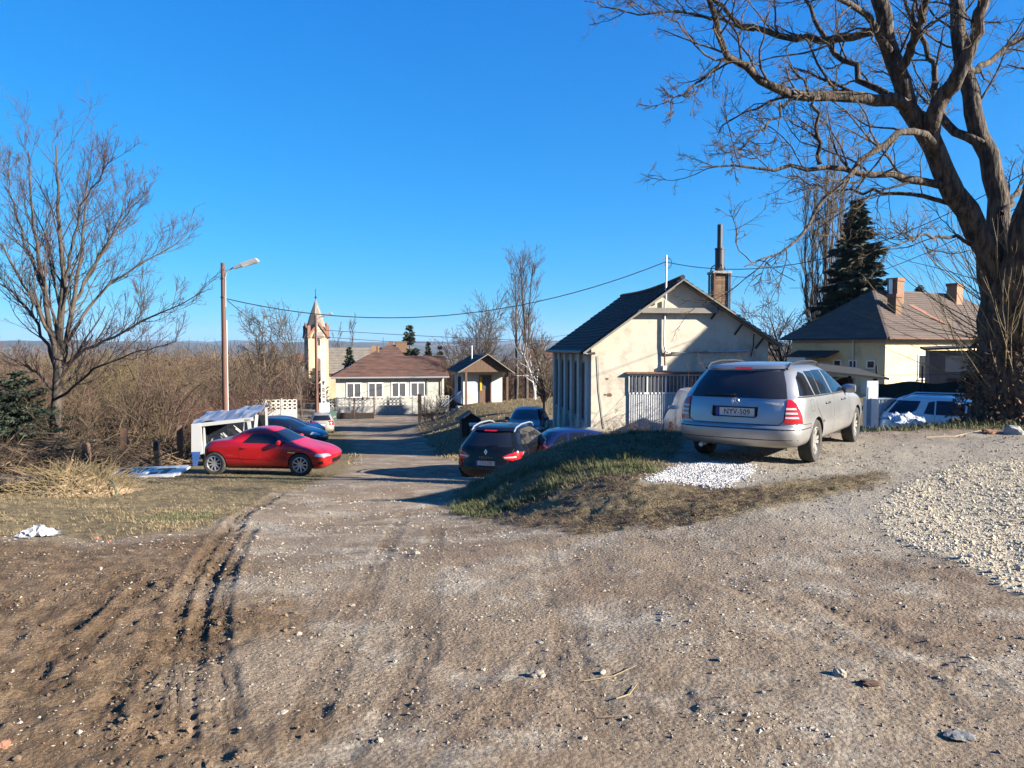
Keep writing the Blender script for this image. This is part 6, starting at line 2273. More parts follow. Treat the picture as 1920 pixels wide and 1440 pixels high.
conifer('spruce_tree', 'dark evergreen at the foot of the church tower', 590, 100, 690, 770, 60, M['needle'], 48, whorls=20, per=9, droop=.05, dens=1.0)


# ---- scrub: bare shrubs in a thicket on the left, and others
def shrub_mesh(seed, m, H=2.6, n0=22, n1=9, n2=5, spread=.55, rmin=.008, n3=0):
    rng = np.random.default_rng(seed)
    a = rng.uniform(0, 6.28, n0)
    d = unit(np.stack([np.cos(a) * spread * rng.uniform(.2, 1.6, n0), np.sin(a) * spread * rng.uniform(.2, 1.6, n0), np.ones(n0)], -1))
    p = np.stack([np.cos(a) * .25, np.sin(a) * .25, 0 * a], -1) * rng.uniform(.2, 1.5, (n0, 1))
    L = H * rng.uniform(.6, 1.15, n0)
    C = [p]
    for s in range(6):
        C.append(C[-1] + d * (L / 6)[:, None])
        d = unit(d + rng.normal(0, .14, d.shape) + np.array([0, 0, -.03]))
    S = np.stack(C, 1)
    SR = np.linspace(.022, .008, 7)[None] * rng.uniform(.7, 1.4, (n0, 1)) * H / 2.6
    C1, R1 = spawn(rng, S, SR, n1, (.15, 1), (25, 70), (.3, .6), .6, 5, .22, .08, rmin, .5)
    C2, R2 = spawn(rng, C1, R1, n2, (.15, 1), (25, 70), (.35, .7), .7, 4, .25, .05, rmin * .8, .6)
    pr = [(S, SR, 4, 0), (C1, R1, 3, 0), (C2, R2, 3, 0)]
    return tubes_mesh('shrub', pr, [m])


SHR = [shrub_mesh(50 + i, M[m], 2.8, 20, 9, 5, sp) for i, (m, sp) in enumerate([('scrub', .55), ('scrub', .8), ('scrub_olive', .7), ('scrub_red', .5), ('scrub', .45), ('scrub_olive', .5)])]


def shrub(x, y, k, sc, label, group, rz=None, z=None):
    o = link('bare_shrub', SHR[k])
    o.location = (x, y, (g1(x, y) if z is None else z) - .05)
    o.rotation_euler = (0, 0, random.uniform(0, 6.28) if rz is None else rz)
    s = sc * random.uniform(.9, 1.1)
    o.scale = (s, s, s * random.uniform(.9, 1.1))
    return tag(o, label, 'shrub', group)


rng_ = random.Random(5)
TH = 'tangled bare shrub in the brown thicket left of the lamp post'
G_TH = 'shrubs of the left thicket'
ZN = [(150, 'left of the spreading tree trunk'), (255, 'between the spreading tree and the fence posts'), (420, 'behind the gutted van'), (600, 'between the lamp post and the church')]
for i in range(84):                                    # the thicket runs back from the verge
    px = rng_.uniform(-120, 545)
    Y = rng_.choice([rng_.uniform(23, 30), rng_.uniform(30, 50), rng_.uniform(48, 90), rng_.uniform(48, 90)])
    if px > 130 and Y < 30: Y = rng_.uniform(28, 40)
    if px > 300 and Y < 40: Y = rng_.uniform(42, 64)
    if px > 455 and Y < 74: Y = rng_.uniform(74, 98)
    x = (px - 960) / FPX * Y
    k = rng_.choice([0, 0, 1, 1, 2, 4, 5, 3, 3])
    hpx = rng_.uniform(670, 740) if Y < 45 else rng_.uniform(655, 700)
    zt = at(px, hpx, Y).z
    sc = min(max((zt - g1(x, Y)) / 2.9, .5), 2.1)
    zone = next(z for e, z in ZN if px < e)
    hue = {0: 'brown', 1: 'sprawling brown', 2: 'sprawling olive', 3: 'reddish', 4: 'upright brown', 5: 'upright olive'}[k]
    deep = 'near' if Y < 34 else ('mid-depth' if Y < 52 else 'far')
    shrub(x, Y, k, sc, '%s bare shrub in the %s thicket %s' % (hue, deep, zone), G_TH)
shrub((333 - 960) / FPX * 28, 28, 2, .62, 'yellow-green leafy-looking shrub just left of the gutted van', None)
shrub((388 - 960) / FPX * 34, 34, 3, .95, 'dark red twiggy shrub right behind the gutted van roof', None)
shrub((345 - 960) / FPX * 35, 35, 3, .85, 'dark red twiggy shrub behind the grey fence post', None)
for i in range(20):
    px = rng_.uniform(840, 1060)
    Y = rng_.uniform(82, 125)
    x = (px - 960) / FPX * Y
    zt = at(px, rng_.uniform(640, 690), Y).z
    shrub(x, Y, rng_.choice([0, 1, 3, 4]), min(max((zt - g1(x, Y)) / 2.9, .8), 2.6), '%s bare shrub %s' % (rng_.choice(['tall', 'low']), 'in the scrub behind the hut' if px < 955 else 'in the scrub behind the birches'), 'shrubs behind the hut')
for i in range(14):
    px = rng_.uniform(1380, 1500)
    Y = rng_.uniform(64, 110)
    x = (px - 960) / FPX * Y
    zt = at(px, rng_.uniform(625, 680), Y).z
    shrub(x, Y, rng_.choice([0, 1, 3, 4]), min(max((zt - g1(x, Y)) / 2.9, .8), 2.4), 'bare shrub in the gap between workshop and yellow house', 'shrubs in the gap')
for i, (px, Y, sc, k) in enumerate([(815, 58, .75, 1), (838, 57, .8, 0), (800, 60, .6, 4), (850, 55, .5, 1)]):
    shrub((px - 960) / FPX * Y, Y, k, sc, 'dark low shrub beside the hut steps', 'shrubs by the hut steps')
x = at(1370, 690, 27.6).x
shrub(x, 27.6, 3, .9, 'red-twigged bare shrub against the workshop gable behind the silver estate', None, z=at(1370, 742, 27.6).z - .8)
for i, (px, py) in enumerate([(1265, 798), (1200, 800), (1150, 806)]):
    p = at(px, py, 15.5)
    shrub(p.x, 15.5, 1, .16, 'low weed growing on the crest of the grass bank', 'weeds on the bank', z=g1(p.x, 15.5))


# far woods on the plain: one brown mass
def far_wood(name, label, n, seed, y0, y1, px0, px1, h, m, w=.5):
    rng = np.random.default_rng(seed)
    Y = rng.uniform(y0, y1, n)
    px = rng.uniform(px0, px1, n)
    x = (px - 960) / FPX * Y
    z = gz(x, Y)
    hh = h * rng.uniform(.4, 1.0, n) * (.6 + .8 * vnoise(x * .03 + 5, Y * .03))
    t = rng.uniform(.1, 1, n)
    c = np.stack([x + rng.normal(0, 1.5, n), Y, z + hh * t], -1)
    d = unit(rng.normal(0, 1, (n, 3)) * np.array([.5, .5, 1]))
    s = (.00032 * Y * rng.uniform(.4, 1.3, n))[:, None]
    v = unit(np.cross(d, rng.normal(0, 1, (n, 3))))
    L = (hh * .22)[:, None]
    V = np.stack([c - d * L - v * s, c - d * L + v * s, c + d * L + v * s * .4, c + d * L - v * s * .4], 1).reshape(-1, 3)
    tag(link(name, npmesh(name, V, np.arange(n * 4).reshape(n, 4), m)), label, 'wood', kind='stuff')


far_wood('brushwood', 'brown mass of bare twigs filling the ground behind the left thicket', 55000, 61, 62, 150, -200, 545, 6, M['brush'])
far_wood('brushwood', 'brown mass of bare twigs behind the hut and workshop', 26000, 62, 92, 170, 840, 1560, 6, M['brush_red'])
far_wood('distant_wood', 'distant bare woodland on the plain before the hills', 28000, 63, 180, 900, -200, 2100, 13, M['brush'])


# ------------------------------------------------------------------ stones, gravel, grass
_bm = bmesh.new()
bmesh.ops.create_icosphere(_bm, subdivisions=1, radius=1)
ICO_V = np.array([v.co[:] for v in _bm.verts])
ICO_F = np.array([[v.index for v in f.verts] for f in _bm.faces])
_bm.free()
OCT_V = np.array([(1, 0, 0), (-1, 0, 0), (0, 1, 0), (0, -1, 0), (0, 0, 1), (0, 0, -1)], float)
OCT_F = np.array([(0, 2, 4), (2, 1, 4), (1, 3, 4), (3, 0, 4), (2, 0, 5), (1, 2, 5), (3, 1, 5), (0, 3, 5)])


def stones_mesh(name, rng, x, y, size, m, ico=True, sink=.25, squash=(.45, .8), z=None):
    n = len(x)
    BV, BF = (ICO_V, ICO_F) if ico else (OCT_V, OCT_F)
    h = detail(x, y)[0]
    zz = (gz(x, y) + h) if z is None else z
    k = len(BV)
    V = BV[None] * rng.uniform(.7, 1.25, (n, k, 1))
    V = V * np.stack([rng.uniform(.75, 1.25, n), rng.uniform(.6, 1.0, n), rng.uniform(squash[0], squash[1], n)], -1)[:, None]
    a = rng.uniform(0, 6.28, n)
    c, s = np.cos(a)[:, None], np.sin(a)[:, None]
    V = np.stack([V[..., 0] * c - V[..., 1] * s, V[..., 0] * s + V[..., 1] * c, V[..., 2] + V[..., 0] * rng.uniform(-.3, .3, (n, 1))], -1)
    V = V * size[:, None, None] + np.stack([x, y, zz + size * (.5 - sink)], -1)[:, None]
    Fc = (np.arange(n)[:, None, None] * k + BF[None]).reshape(-1, 3)
    return npmesh(name, V.reshape(-1, 3), Fc, m)


def sample_poly(rng, poly, n, jitter=.0):
    poly = np.array(poly)
    lo, hi = poly.min(0), poly.max(0)
    out = []
    while sum(map(len, out)) < n:
        p = rng.uniform(lo, hi, (n * 2, 2))
        n2 = fbm(p[:, 0] * 6 + 9, p[:, 1] * 6, 3) - .5
        keep = polymask(p[:, 0] + n2 * .15, p[:, 1] + n2 * .15, [tuple(q) for q in poly], .05) > rng.uniform(0.05, .95, len(p))
        out.append(p[keep])
    return np.concatenate(out)[:n]


def screen_sample(rng, n, r0, r1, a0=-42, a1=42, power=1.0):
    """points spread so that nearer ground gets more"""
    u = rng.uniform(0, 1, n)
    r = r0 * (r1 / r0) ** (u ** power)
    a = np.radians(rng.uniform(a0, a1, n))
    return r * np.sin(a), r * np.cos(a)


rg = np.random.default_rng(77)
p = sample_poly(rg, POLY['gravel'], 7500)
p += rg.normal(0, 1, p.shape) * np.where(rg.uniform(0, 1, (len(p), 1)) < .12, .16, .02)
gv = stones_mesh('gravel_bed', rg, p[:, 0], p[:, 1], .0105 + .009 * rg.pareto(2.6, len(p)).clip(0, 1.7), M['gravel'], True, .1)
tag(link('gravel_bed', gv), 'thick bed of pale yellowish gravel spread at the right edge', 'gravel', kind='stuff')
p = sample_poly(rg, POLY['white'], 4800)
p += rg.normal(0, 1, p.shape) * np.where(rg.uniform(0, 1, (len(p), 1)) < .12, .14, .02)
p2 = sample_poly(rg, POLY['gravel'], 27000)
gv2 = stones_mesh('gravel_fines', rg, p2[:, 0], p2[:, 1], .0075 + .006 * rg.pareto(2.8, len(p2)).clip(0, 1.5), M['gravel'], False, .15)
tag(link('gravel_fines', gv2), 'small gravel grains filling the pale gravel bed', 'gravel', kind='stuff')
gv = stones_mesh('white_gravel', rg, p[:, 0], p[:, 1], rg.uniform(.010, .020, len(p)), M['white_gravel'], False, .1)
tag(link('white_gravel', gv), 'small patch of white gravel behind the silver estate', 'gravel', kind='stuff')
x, y = screen_sample(rg, 88000, 3.0, 26)
g_, mud_, gr_, wh_, gs_, _t = detail(x, y)[1:]
pat = fbm(x * 1.1 + 4, y * 1.1, 3) + .35 * gs_ + .15 * (fbm(x * 5, y * 5, 2) - .5)
keep = (g_ < .4) & (gr_ < .3) & (rg.uniform(0, 1, len(x)) < np.clip((pat - .36) * 2.8, .08, 1) * (1 - .7 * mud_))
x, y = x[keep], y[keep]
sz = .0030 + .0048 * rg.pareto(3.2, len(x)).clip(0, 2.6)
r_ = np.hypot(x, y)
sz = sz * np.clip(r_ / 6, .75, 1.9)
gv = stones_mesh('road_pebbles', rg, x, y, sz, M['pebble'], False, .3)
tag(link('road_pebbles', gv), 'loose pale pebbles strewn over the dirt road', 'pebbles', kind='stuff')
x, y = screen_sample(rg, 60000, 3.0, 20)
g_, mud_, gr_, wh_, gs_, _t = detail(x, y)[1:]
pat = fbm(x * 1.9 + 14, y * 1.9, 4)
keep = (g_ < .4) & (gr_ < .3) & (rg.uniform(0, 1, len(x)) < np.clip((pat - .48) * 6 + .3 * gs_, .015, 1) * (1 - .8 * mud_))
x, y = x[keep], y[keep]
gv = stones_mesh('stone_chips', rg, x, y, (.0035 + .006 * rg.pareto(3.0, len(x)).clip(0, 2.5)) * np.clip(np.hypot(x, y) / 7, .8, 1.6), M['chip'], False, .25, (.3, .55))
tag(link('stone_chips', gv), 'patches of pale broken limestone chips pressed into the dirt road', 'pebbles', kind='stuff')
# muddy clods along the ruts
x, y = screen_sample(rg, 26000, 3.0, 12, -42, 0)
g_, mud_ = detail(x, y)[1:3]
tk = np.zeros_like(x)
keep = (mud_ > .5) & (rg.uniform(0, 1, len(x)) < np.clip((fbm(x * 2.5, y * 2.5, 3) - .46) * 2.5, .03, .6))
x, y = x[keep], y[keep]
gv = stones_mesh('mud_clods', rg, x, y, .004 + .007 * rg.pareto(3, len(x)).clip(0, 2.2), M['clod'], True, .3)
tag(link('mud_clods', gv), 'crumbled brown mud clods in the tyre ruts', 'mud', kind='stuff')


def blades(name, label, rng, x, y, L, w, m, lean=.5, z=None, cat='grass', lie=0.0):
    n = len(x)
    zz = (gz(x, y) + detail(x, y)[0] - .006) if z is None else z
    a = rng.uniform(0, 6.28, n)
    ln = rng.uniform(.15, 1.0, n) * lean + lie
    d1 = unit(np.stack([np.cos(a) * ln, np.sin(a) * ln, np.ones(n)], -1))
    d2 = unit(d1 + np.stack([np.cos(a) * ln * 1.3, np.sin(a) * ln * 1.3, -ln * .9], -1))
    sd = np.stack([-np.sin(a), np.cos(a), 0 * a], -1)
    p0 = np.stack([x, y, zz], -1)
    p1 = p0 + d1 * (L * .55)[:, None]
    p2 = p1 + d2 * (L * .5)[:, None]
    ww = (w * rng.uniform(.7, 1.3, n))[:, None]
    V = np.stack([p0 - sd * ww, p0 + sd * ww, p1 - sd * ww * .8, p1 + sd * ww * .8, p2], 1).reshape(-1, 3)
    b = np.arange(n)[:, None] * 5
    Q = b + np.array([[0, 1, 3, 2]])
    T = b + np.array([[2, 3, 4]])
    tag(link(name, npmesh(name, V, [Q, T], m)), label, cat, kind='stuff')


def grass_points(rng, n, r0, r1, a0, a1, cond):
    x, y = screen_sample(rng, n, r0, r1, a0, a1)
    g = zones(x, y)[0]
    k = (g > rng.uniform(.3, .8, n)) & cond(x, y)
    return x[k], y[k]


BANK_BOX = lambda x, y: (x > -1.5) & (x < 3.4) & (y > 9.6) & (y < 17.5)
x, y = grass_points(rg, 190000, 9.0, 18, -5, 22, BANK_BOX)
tone = fbm(x * 1.4 + 2, y * 1.4, 3)
clump = fbm(x * 5 + 1, y * 5, 2)
toe = sstep(.05, -.45, gz(x, y))
green = tone + .16 * toe + .35 * (clump - .5) + rg.normal(0, .06, len(x))
gm = green > .69
k1 = gm & (rg.uniform(0, 1, len(x)) < .6)
blades('bank_grass', 'tufted green grass on the bank below the silver estate', rg, x[k1], y[k1], rg.uniform(.04, .12, k1.sum()) * (.2 + 1.7 * clump[k1]), np.full(k1.sum(), .0032), M['grass'], 1.1)
k2 = (~gm) & (rg.uniform(0, 1, len(x)) < .4)
blades('bank_straw', 'dry yellowed grass on the bank below the silver estate', rg, x[k2], y[k2], rg.uniform(.03, .12, k2.sum()), np.full(k2.sum(), .003), M['straw'], 1.6, lie=.4)
x, y = grass_points(rg, 90000, 6.6, 12.5, -5, 32, lambda x, y: (y < 10.9) & (x > -.9))
kd = rg.uniform(0, 1, len(x)) < np.clip((fbm(x * 2.2, y * 2.2, 3) - .3) * 3, .1, 1)
x, y = x[kd], y[kd]
ks = rg.uniform(0, 1, len(x)) < .12
blades('dead_litter', 'dark matted dead grass at the foot of the bank', rg, x[~ks], y[~ks], rg.uniform(.03, .09, (~ks).sum()), np.full((~ks).sum(), .0035), M['straw_dark'], 1.6, lie=1.2)
blades('litter_straw', 'pale straw lying in the dead litter at the foot of the bank', rg, x[ks], y[ks], rg.uniform(.03, .10, ks.sum()), np.full(ks.sum(), .0025), M['straw'], 1.6, lie=1.0)
# left verge
x, y = grass_points(rg, 140000, 7, 30, -44, -9, lambda x, y: x < -1)
pt = fbm(x * .7 + 8, y * .7, 4)
tone = pt + .2 * (fbm(x * 3, y * 3, 2) - .5) + rg.normal(0, .06, len(x))
bare = fbm(x * 1.1 + 31, y * 1.1, 4)
live = rg.uniform(0, 1, len(x)) < np.clip((bare - .34) * 5, .08, 1)
k1 = (tone > .63) & live
blades('verge_grass', 'short green grass on the left verge', rg, x[k1], y[k1], rg.uniform(.02, .07, k1.sum()), np.full(k1.sum(), .0040), M['grass'], 1.2)
k2 = (tone <= .63) & live & (rg.uniform(0, 1, len(x)) < .75)
blades('verge_straw', 'dry straw-coloured grass on the left verge', rg, x[k2], y[k2], rg.uniform(.03, .10, k2.sum()), np.full(k2.sum(), .0040), M['straw'], 1.6, lie=.5)
# terrace rim and yard on the right
x, y = grass_points(rg, 60000, 12, 26, 12, 40, lambda x, y: (x > 5.5) & (y > 12.6))
tone = fbm(x * .9 + 1, y * .9, 3) + rg.normal(0, .08, len(x))
k1 = tone > .58
blades('rim_grass', 'tufts of green grass along the far rim of the terrace', rg, x[k1], y[k1], rg.uniform(.05, .18, k1.sum()), np.full(k1.sum(), .005), M['grass'], .9)
k2 = tone < .5
blades('rim_litter', 'brown dead leaves and straw along the far rim of the terrace', rg, x[k2], y[k2], rg.uniform(.04, .14, k2.sum()), np.full(k2.sum(), .006), M['straw_dark'], 1.6, lie=1.0)
# slope by the hut
x, y = grass_points(rg, 22000, 24, 66, -12, 8, lambda x, y: (x > -7) & (y > 24))
blades('slope_grass', 'thin grass on the slope below the hut', rg, x, y, rg.uniform(.06, .18, len(x)), np.full(len(x), .014), M['straw'], 1.2)
# weeds and straw stuck in the mud on the left
x, y = screen_sample(rg, 9000, 4, 10, -42, -14)
k = (detail(x, y)[2] > .4) & (fbm(x * 1.6, y * 1.6, 3) > .54)
blades('mud_straw', 'scattered straw trodden into the mud', rg, x[k], y[k], rg.uniform(.02, .07, k.sum()), np.full(k.sum(), .0016), M['straw'], 1.8, lie=1.5)


# ------------------------------------------------------------------ single stones and small litter
def stone_obj(name, label, px, py, size, m, cat='stone', group=None, squash=(.45, .7), seed=0, lay=(1, 1)):
    rng = np.random.default_rng(seed + int(px))
    q = on(px, py)
    me_bm = bmesh.new()
    bmesh.ops.create_icosphere(me_bm, subdivisions=3, radius=1)
    V = np.array([v.co[:] for v in me_bm.verts])
    Fc = np.array([[v.index for v in f.verts] for f in me_bm.faces])
    me_bm.free()
    d = fbm(V[:, 0] * 1.7 + px, V[:, 1] * 1.7 + V[:, 2] * 2.1, 3)
    d = d + .35 * (fbm(V[:, 0] * 5 + px, V[:, 2] * 5 + V[:, 1] * 4, 3) - .5)
    V = V * (.5 + .85 * d)[:, None] * np.array([1 * lay[0], .72 * lay[1], rng.uniform(*squash)]) * size
    o = link(name, npmesh(name, V, Fc, m))
    hz = float(detail(np.array([q.x]), np.array([q.y]))[0][0])
    o.location = (q.x, q.y, q.z + hz + size * .18)
    o.rotation_euler = (rng.uniform(-.2, .2), rng.uniform(-.2, .2), rng.uniform(0, 6.28))
    return tag(o, label, cat, group)


BIG = [(1008, 1266, .060, 'largest white limestone lump on the road in the foreground centre'), (1012, 1203, .036, 'flat whitish stone just behind the largest limestone lump'),
       (782, 1039, .050, 'pale stone left of centre halfway up the track'), (1820, 1249, .030, 'pair-sized pale stone at the lower right below the gravel bed'),
       (1572, 1286, .055, 'rough tan stone half sunk in the road, right of centre'), (1335 + 420, 1092, .026, 'pale stone lying alone by the gravel edge'),
       (1800, 1398, .085, 'flat grey slab stone at the bottom right corner'), (712, 1402, .026, 'small white stone standing near the bottom edge'),
       (640, 1206, .022, 'thin pale stone flake left of the middle ruts'), (530, 1338, .035, 'long pale stone near the bottom left ruts'),
       (437, 946, .05, 'pale stone at the edge of the grass verge')]
for px, py, sz, lb in BIG:
    sz *= .72
    stone_obj('stone', lb, px, py, sz, M['stone'] if px != 1800 else M['slab'], squash=(.18, .24) if px in (1800, 530, 1012) else (.5, .75))
for i, (px, py) in enumerate([(850, 1180), (905, 1250), (740, 1240), (690, 1300), (960, 1165), (1130, 1270), (1180, 1350), (770, 1170), (660, 1130), (610, 1105), (860, 1090), (1150, 1065), (1290, 1080), (1470, 1090),
                              (1640, 1390), (1430, 1310), (1350, 1250), (1700, 1330), (1880, 1200), (560, 1180), (1240, 1170), (1095, 1400)]):
    stone_obj('stone', 'fist-sized or smaller pale stone lying loose on the dirt road', px, py, .010 + .013 * ((i * 37) % 11) / 11, M['stone'], group='small loose stones on the road')
stone_obj('brick_fragment', 'orange brick fragment in the mud below the plastic bag, left one', 180, 1006, .035, M['brickred'], 'brick', seed=3)
stone_obj('brick_fragment', 'orange brick fragment in the mud, right one of two', 203, 1015, .030, M['brickred'], 'brick', seed=4)
stone_obj('brick_fragment', 'red brick fragment at the lower left edge', 8, 1408, .035, M['brickred'], 'brick', seed=5)
stone_obj('leaf_clump', 'dark clump of dead leaves in a small hole on the road', 1632, 1297, .05, M['straw_dark'], 'leaves', squash=(.2, .3))
stone_obj('brick', 'broken reddish brick slab on the terrace rim near the big tree', 1855, 812, .16, M['brickred'], 'brick', squash=(.3, .35))
stone_obj('kerb_block', 'grey concrete block at the right edge under the big tree', 1902, 812, .17, M['concrete'], 'block', squash=(.6, .7))


def twig_obj(label, pts, r=.004, m='shoot'):
    P = []
    for px, py in pts:
        q = on(px, py)
        P.append((q.x, q.y, q.z + float(detail(np.array([q.x]), np.array([q.y]))[0][0]) + .012))
    return tag(MB().tube(P, [r] * (len(P) - 1) + [r * .5], 5).build('dry_twig', M[m]), label, 'twig')


twig_obj('thin pale straw stalk curving across the road right of the limestone lump', [(1095, 1285), (1150, 1278), (1195, 1258)], .0035)
twig_obj('short forked twig on the road below the pale straw stalk', [(1155, 1318), (1180, 1308), (1195, 1296)], .0035)
twig_obj('yellow stalk near the bottom centre of the road', [(1130, 1352), (1170, 1350)], .003)
twig_obj('long pale stick lying on the terrace rim', [(1735, 822), (1790, 818), (1850, 806)], .014)


def crumpled(name, label, cat, px, py, w, d, h, m, seed, n=12):
    rng = np.random.default_rng(seed)
    q = on(px, py)
    V = []
    for j in range(n):
        for i in range(n):
            u, v = i / (n - 1) - .5, j / (n - 1) - .5
            e = max(0, 1 - (u * u + v * v) * 4.2)
            V.append((u * w * (1 + .2 * rng.normal()), v * d * (1 + .2 * rng.normal()), .01 + h * e * rng.uniform(.25, 1.0)))
    Q = [(j * n + i, j * n + i + 1, (j + 1) * n + i + 1, (j + 1) * n + i) for j in range(n - 1) for i in range(n - 1)]
    o = link(name, npmesh(name, np.array(V), np.array(Q), m))
    o.location = (q.x, q.y, q.z)
    o.rotation_euler = (0, 0, R(25))
    return tag(o, label, cat)


crumpled('plastic_bag', 'crumpled clear plastic bag lying on the muddy verge', 'bag', 72, 1004, .34, .22, .12, M['plastic'], 4)


# ---- left-hand clutter
def panel_door():
    p = on(272, 893)
    t = thing('car_door_panel', 'white car tailgate lying flat on the grass left of the red coupe', 'car part', (p.x, p.y, p.z + .05), R(3))
    W = M['white_car']
    MB().prism([(-.95, 0), (-.85, 0), (-.85, .055), (-.95, .05)], -.55, .75).build('left_rim', W, t)
    MB().box(-.85, .95, -.58, -.42, 0, .07).build('lower_rim', W, t)
    MB().box(-.85, .95, .62, .76, 0, .06).build('upper_rim', W, t)
    MB().box(.82, 1.05, -.42, .62, 0, .06).build('right_rim', W, t)
    MB().box(-.06, .06, -.42, .62, 0, .055).build('middle_rib', W, t)
    MB().box(-.849, -.061, -.419, .619, .01, .04).build('window_glass', M['glass_dusty'], t)
    MB().box(.061, .819, -.419, .619, .0, .03).build('inner_sheet', M['white_car'], t)
    for a in ((.12, .36, -.2, .1), (.42, .62, -.3, .35), (.2, .7, .42, .56)):
        MB().box(a[0], a[1], a[2], a[3], .031, .036).build('cut_out', M['black_trim'], t)
    MB().box(.66, .78, -.2, .3, .031, .05).build('lock_plate', M['galv'], t)
    t.rotation_euler = (R(3), R(-2), R(6))
    t.scale = (.95, .95, 1)


panel_door()


def fence_post(label, px, py0, py1, Y, m, w=.16):
    a, b = at(px, py1, Y), at(px, py0, Y)
    z0 = min(a.z, g1(a.x, Y))
    o = thing('fence_post', label, 'post', (a.x, Y, z0), random.uniform(-.3, .3), 'old fence posts on the left')
    H = b.z - z0
    MB().prism([(-w / 2, 0), (w / 2, 0), (w / 2, H - .06), (w * .2, H), (-w * .3, H - .02), (-w / 2, H - .08)], -w / 2, w / 2).build('shaft', M[m], o)
    MB().box(-w / 2 - .015, w / 2 + .015, -w / 2 - .012, w / 2 + .012, H * .6, H * .6 + .03).build('wire_tie', M['rust'], o)
    o.rotation_euler = (R(random.uniform(-3, 3)), R(random.uniform(-4, 4)), o.rotation_euler.z)


fence_post('grey fence post just left of the gutted van', 338, 797, 868, 25.8, 'wood_brown')
fence_post('black fence post between the tailgate and the thicket', 296, 826, 872, 24.0, 'black_metal', .15)
fence_post('mossy fence post in front of the brown thicket', 233, 802, 872, 23.4, 'wood_brown')
fence_post('leftmost weathered fence post by the straw heap', 165, 830, 886, 21.5, 'wood_brown')


def straw_heap():
    q = on(135, 925)
    t = thing('straw_heap', 'heap of pale dry reeds and soil with a stump on the left verge', 'heap', (q.x, q.y, q.z))
    n = 18
    V = []
    rng = np.random.default_rng(9)
    for j in range(n):
        for i in range(n):
            u, v = i / (n - 1) * 2 - 1, j / (n - 1) * 2 - 1
            r = math.hypot(u, v)
            V.append((u * 1.05, v * .7, .42 * max(0, 1 - r) ** .7 + .03 * rng.normal() * (r < .95) - .03))
    Q = [(j * n + i, j * n + i + 1, (j + 1) * n + i + 1, (j + 1) * n + i) for j in range(n - 1) for i in range(n - 1)]
    link('soil', npmesh('soil', np.array(V), np.array(Q), mat('sandy_soil', (.36, .25, .14), .95, var=.35, vscale=6, bump=.5)), t)
    m = 900
    a = rng.uniform(0, 6.28, m)
    rr = rng.uniform(0, 1, m) ** .6
    x, y = np.cos(a) * rr * 1.15, np.sin(a) * rr * .8
    z = .4 * np.clip(1 - rr, 0, 1) ** .7
    d = unit(np.stack([np.cos(a) * .8 + rng.normal(0, .5, m), np.sin(a) * .8 + rng.normal(0, .5, m), rng.uniform(.1, 1.4, m)], -1))
    L = rng.uniform(.12, .55, m)
    P = [np.stack([x, y, z], -1)]
    for s in range(3):
        P.append(P[-1] + d * (L / 3)[:, None])
        d = unit(d + rng.normal(0, .15, d.shape) - np.array([0, 0, .25]))
    o = link('dry_reeds', tubes_mesh('dry_reeds', [(np.stack(P, 1), np.linspace(.006, .003, 4)[None].repeat(m, 0), 3, 0)], [M['straw']]), t)
    o['kind'] = 'stuff'
    MB().tube([(-.25, .1, .05), (-.22, .08, .3), (-.10, .05, .5), (.02, .02, .62)], [.13, .08, .05, .02], 8).build('broken_stump', mat('split_wood', (.28, .19, .10), .9, var=.4, vscale=8), t)
    MB().tube([(.1, .2, .1), (.35, .3, .35), (.6, .35, .5)], [.06, .05, .02], 7).build('broken_branch', M['bark'], t)
    MB().tube([(.75, -.1, .28), (.9, -.2, .2), (1.0, -.35, .05), (1.02, -.5, .02)], .02, 6).build('green_hose', M['green_metal'], t)


straw_heap()
q = on(38, 925)
lg = thing('fallen_log', 'short thick fallen log at the left edge of the verge', 'log', (q.x, q.y, q.z), R(12))
MB().tube([(-.75, 0, .16), (-.3, .02, .17), (.4, -.02, .16), (.62, 0, .15)], [.19, .18, .16, .15], 10).build('stem', M['bark'], lg, True)
MB().lathe([(.001, 0), (.14, 0)], 10, Matrix.Translation((.625, 0, .15)) @ Matrix.Rotation(R(90), 4, 'Y')).build('cut_end', M['wood_grey'], lg)


def brush_pile(label, px, Y, w, h, n, seed):
    rng = np.random.default_rng(seed)
    x0 = (px - 960) / FPX * Y
    t = thing('brush_pile', label, 'brush pile', (x0, Y, g1(x0, Y)))
    x = rng.uniform(-w, w, n)
    y = rng.normal(0, .7, n)
    z = h * rng.uniform(0, 1, n) * np.clip(1 - (x / w) ** 2, .1, 1)
    a = rng.uniform(0, 6.28, n)
    d = unit(np.stack([np.cos(a), np.sin(a), rng.normal(.05, .35, n)], -1))
    L = rng.uniform(.6, 1.9, n)
    C = [np.stack([x, y, z], -1) - d * (L / 2)[:, None]]
    C[0][:, 2] = np.maximum(C[0][:, 2], .02)
    for s in range(5):
        C.append(C[-1] + d * (L / 5)[:, None])
        C[-1][:, 2] = np.maximum(C[-1][:, 2], .02)
        d = unit(d + rng.normal(0, .14, d.shape))
    S = np.stack(C, 1)
    SR = np.linspace(.016, .006, 6)[None] * rng.uniform(.6, 1.6, (n, 1))
    C1, R1 = spawn(rng, S, SR, 4, (.2, 1), (25, 60), (.3, .6), .6, 4, .2, .03, .005)
    o = link('cut_branches', tubes_mesh('cut_branches', [(S, SR, 4, 0), (C1, R1, 3, 0)], [M['scrub']]), t)
    o['kind'] = 'stuff'


brush_pile('pile of cut brown branches under the spreading tree', 90, 22.5, 2.6, .95, 300, 71)
brush_pile('lower pile of cut branches at the left edge of the verge', -10, 19.5, 1.5, .7, 240, 72)
brush_pile('scatter of dead branches behind the tailgate', 240, 25.5, 1.6, .6, 160, 73)


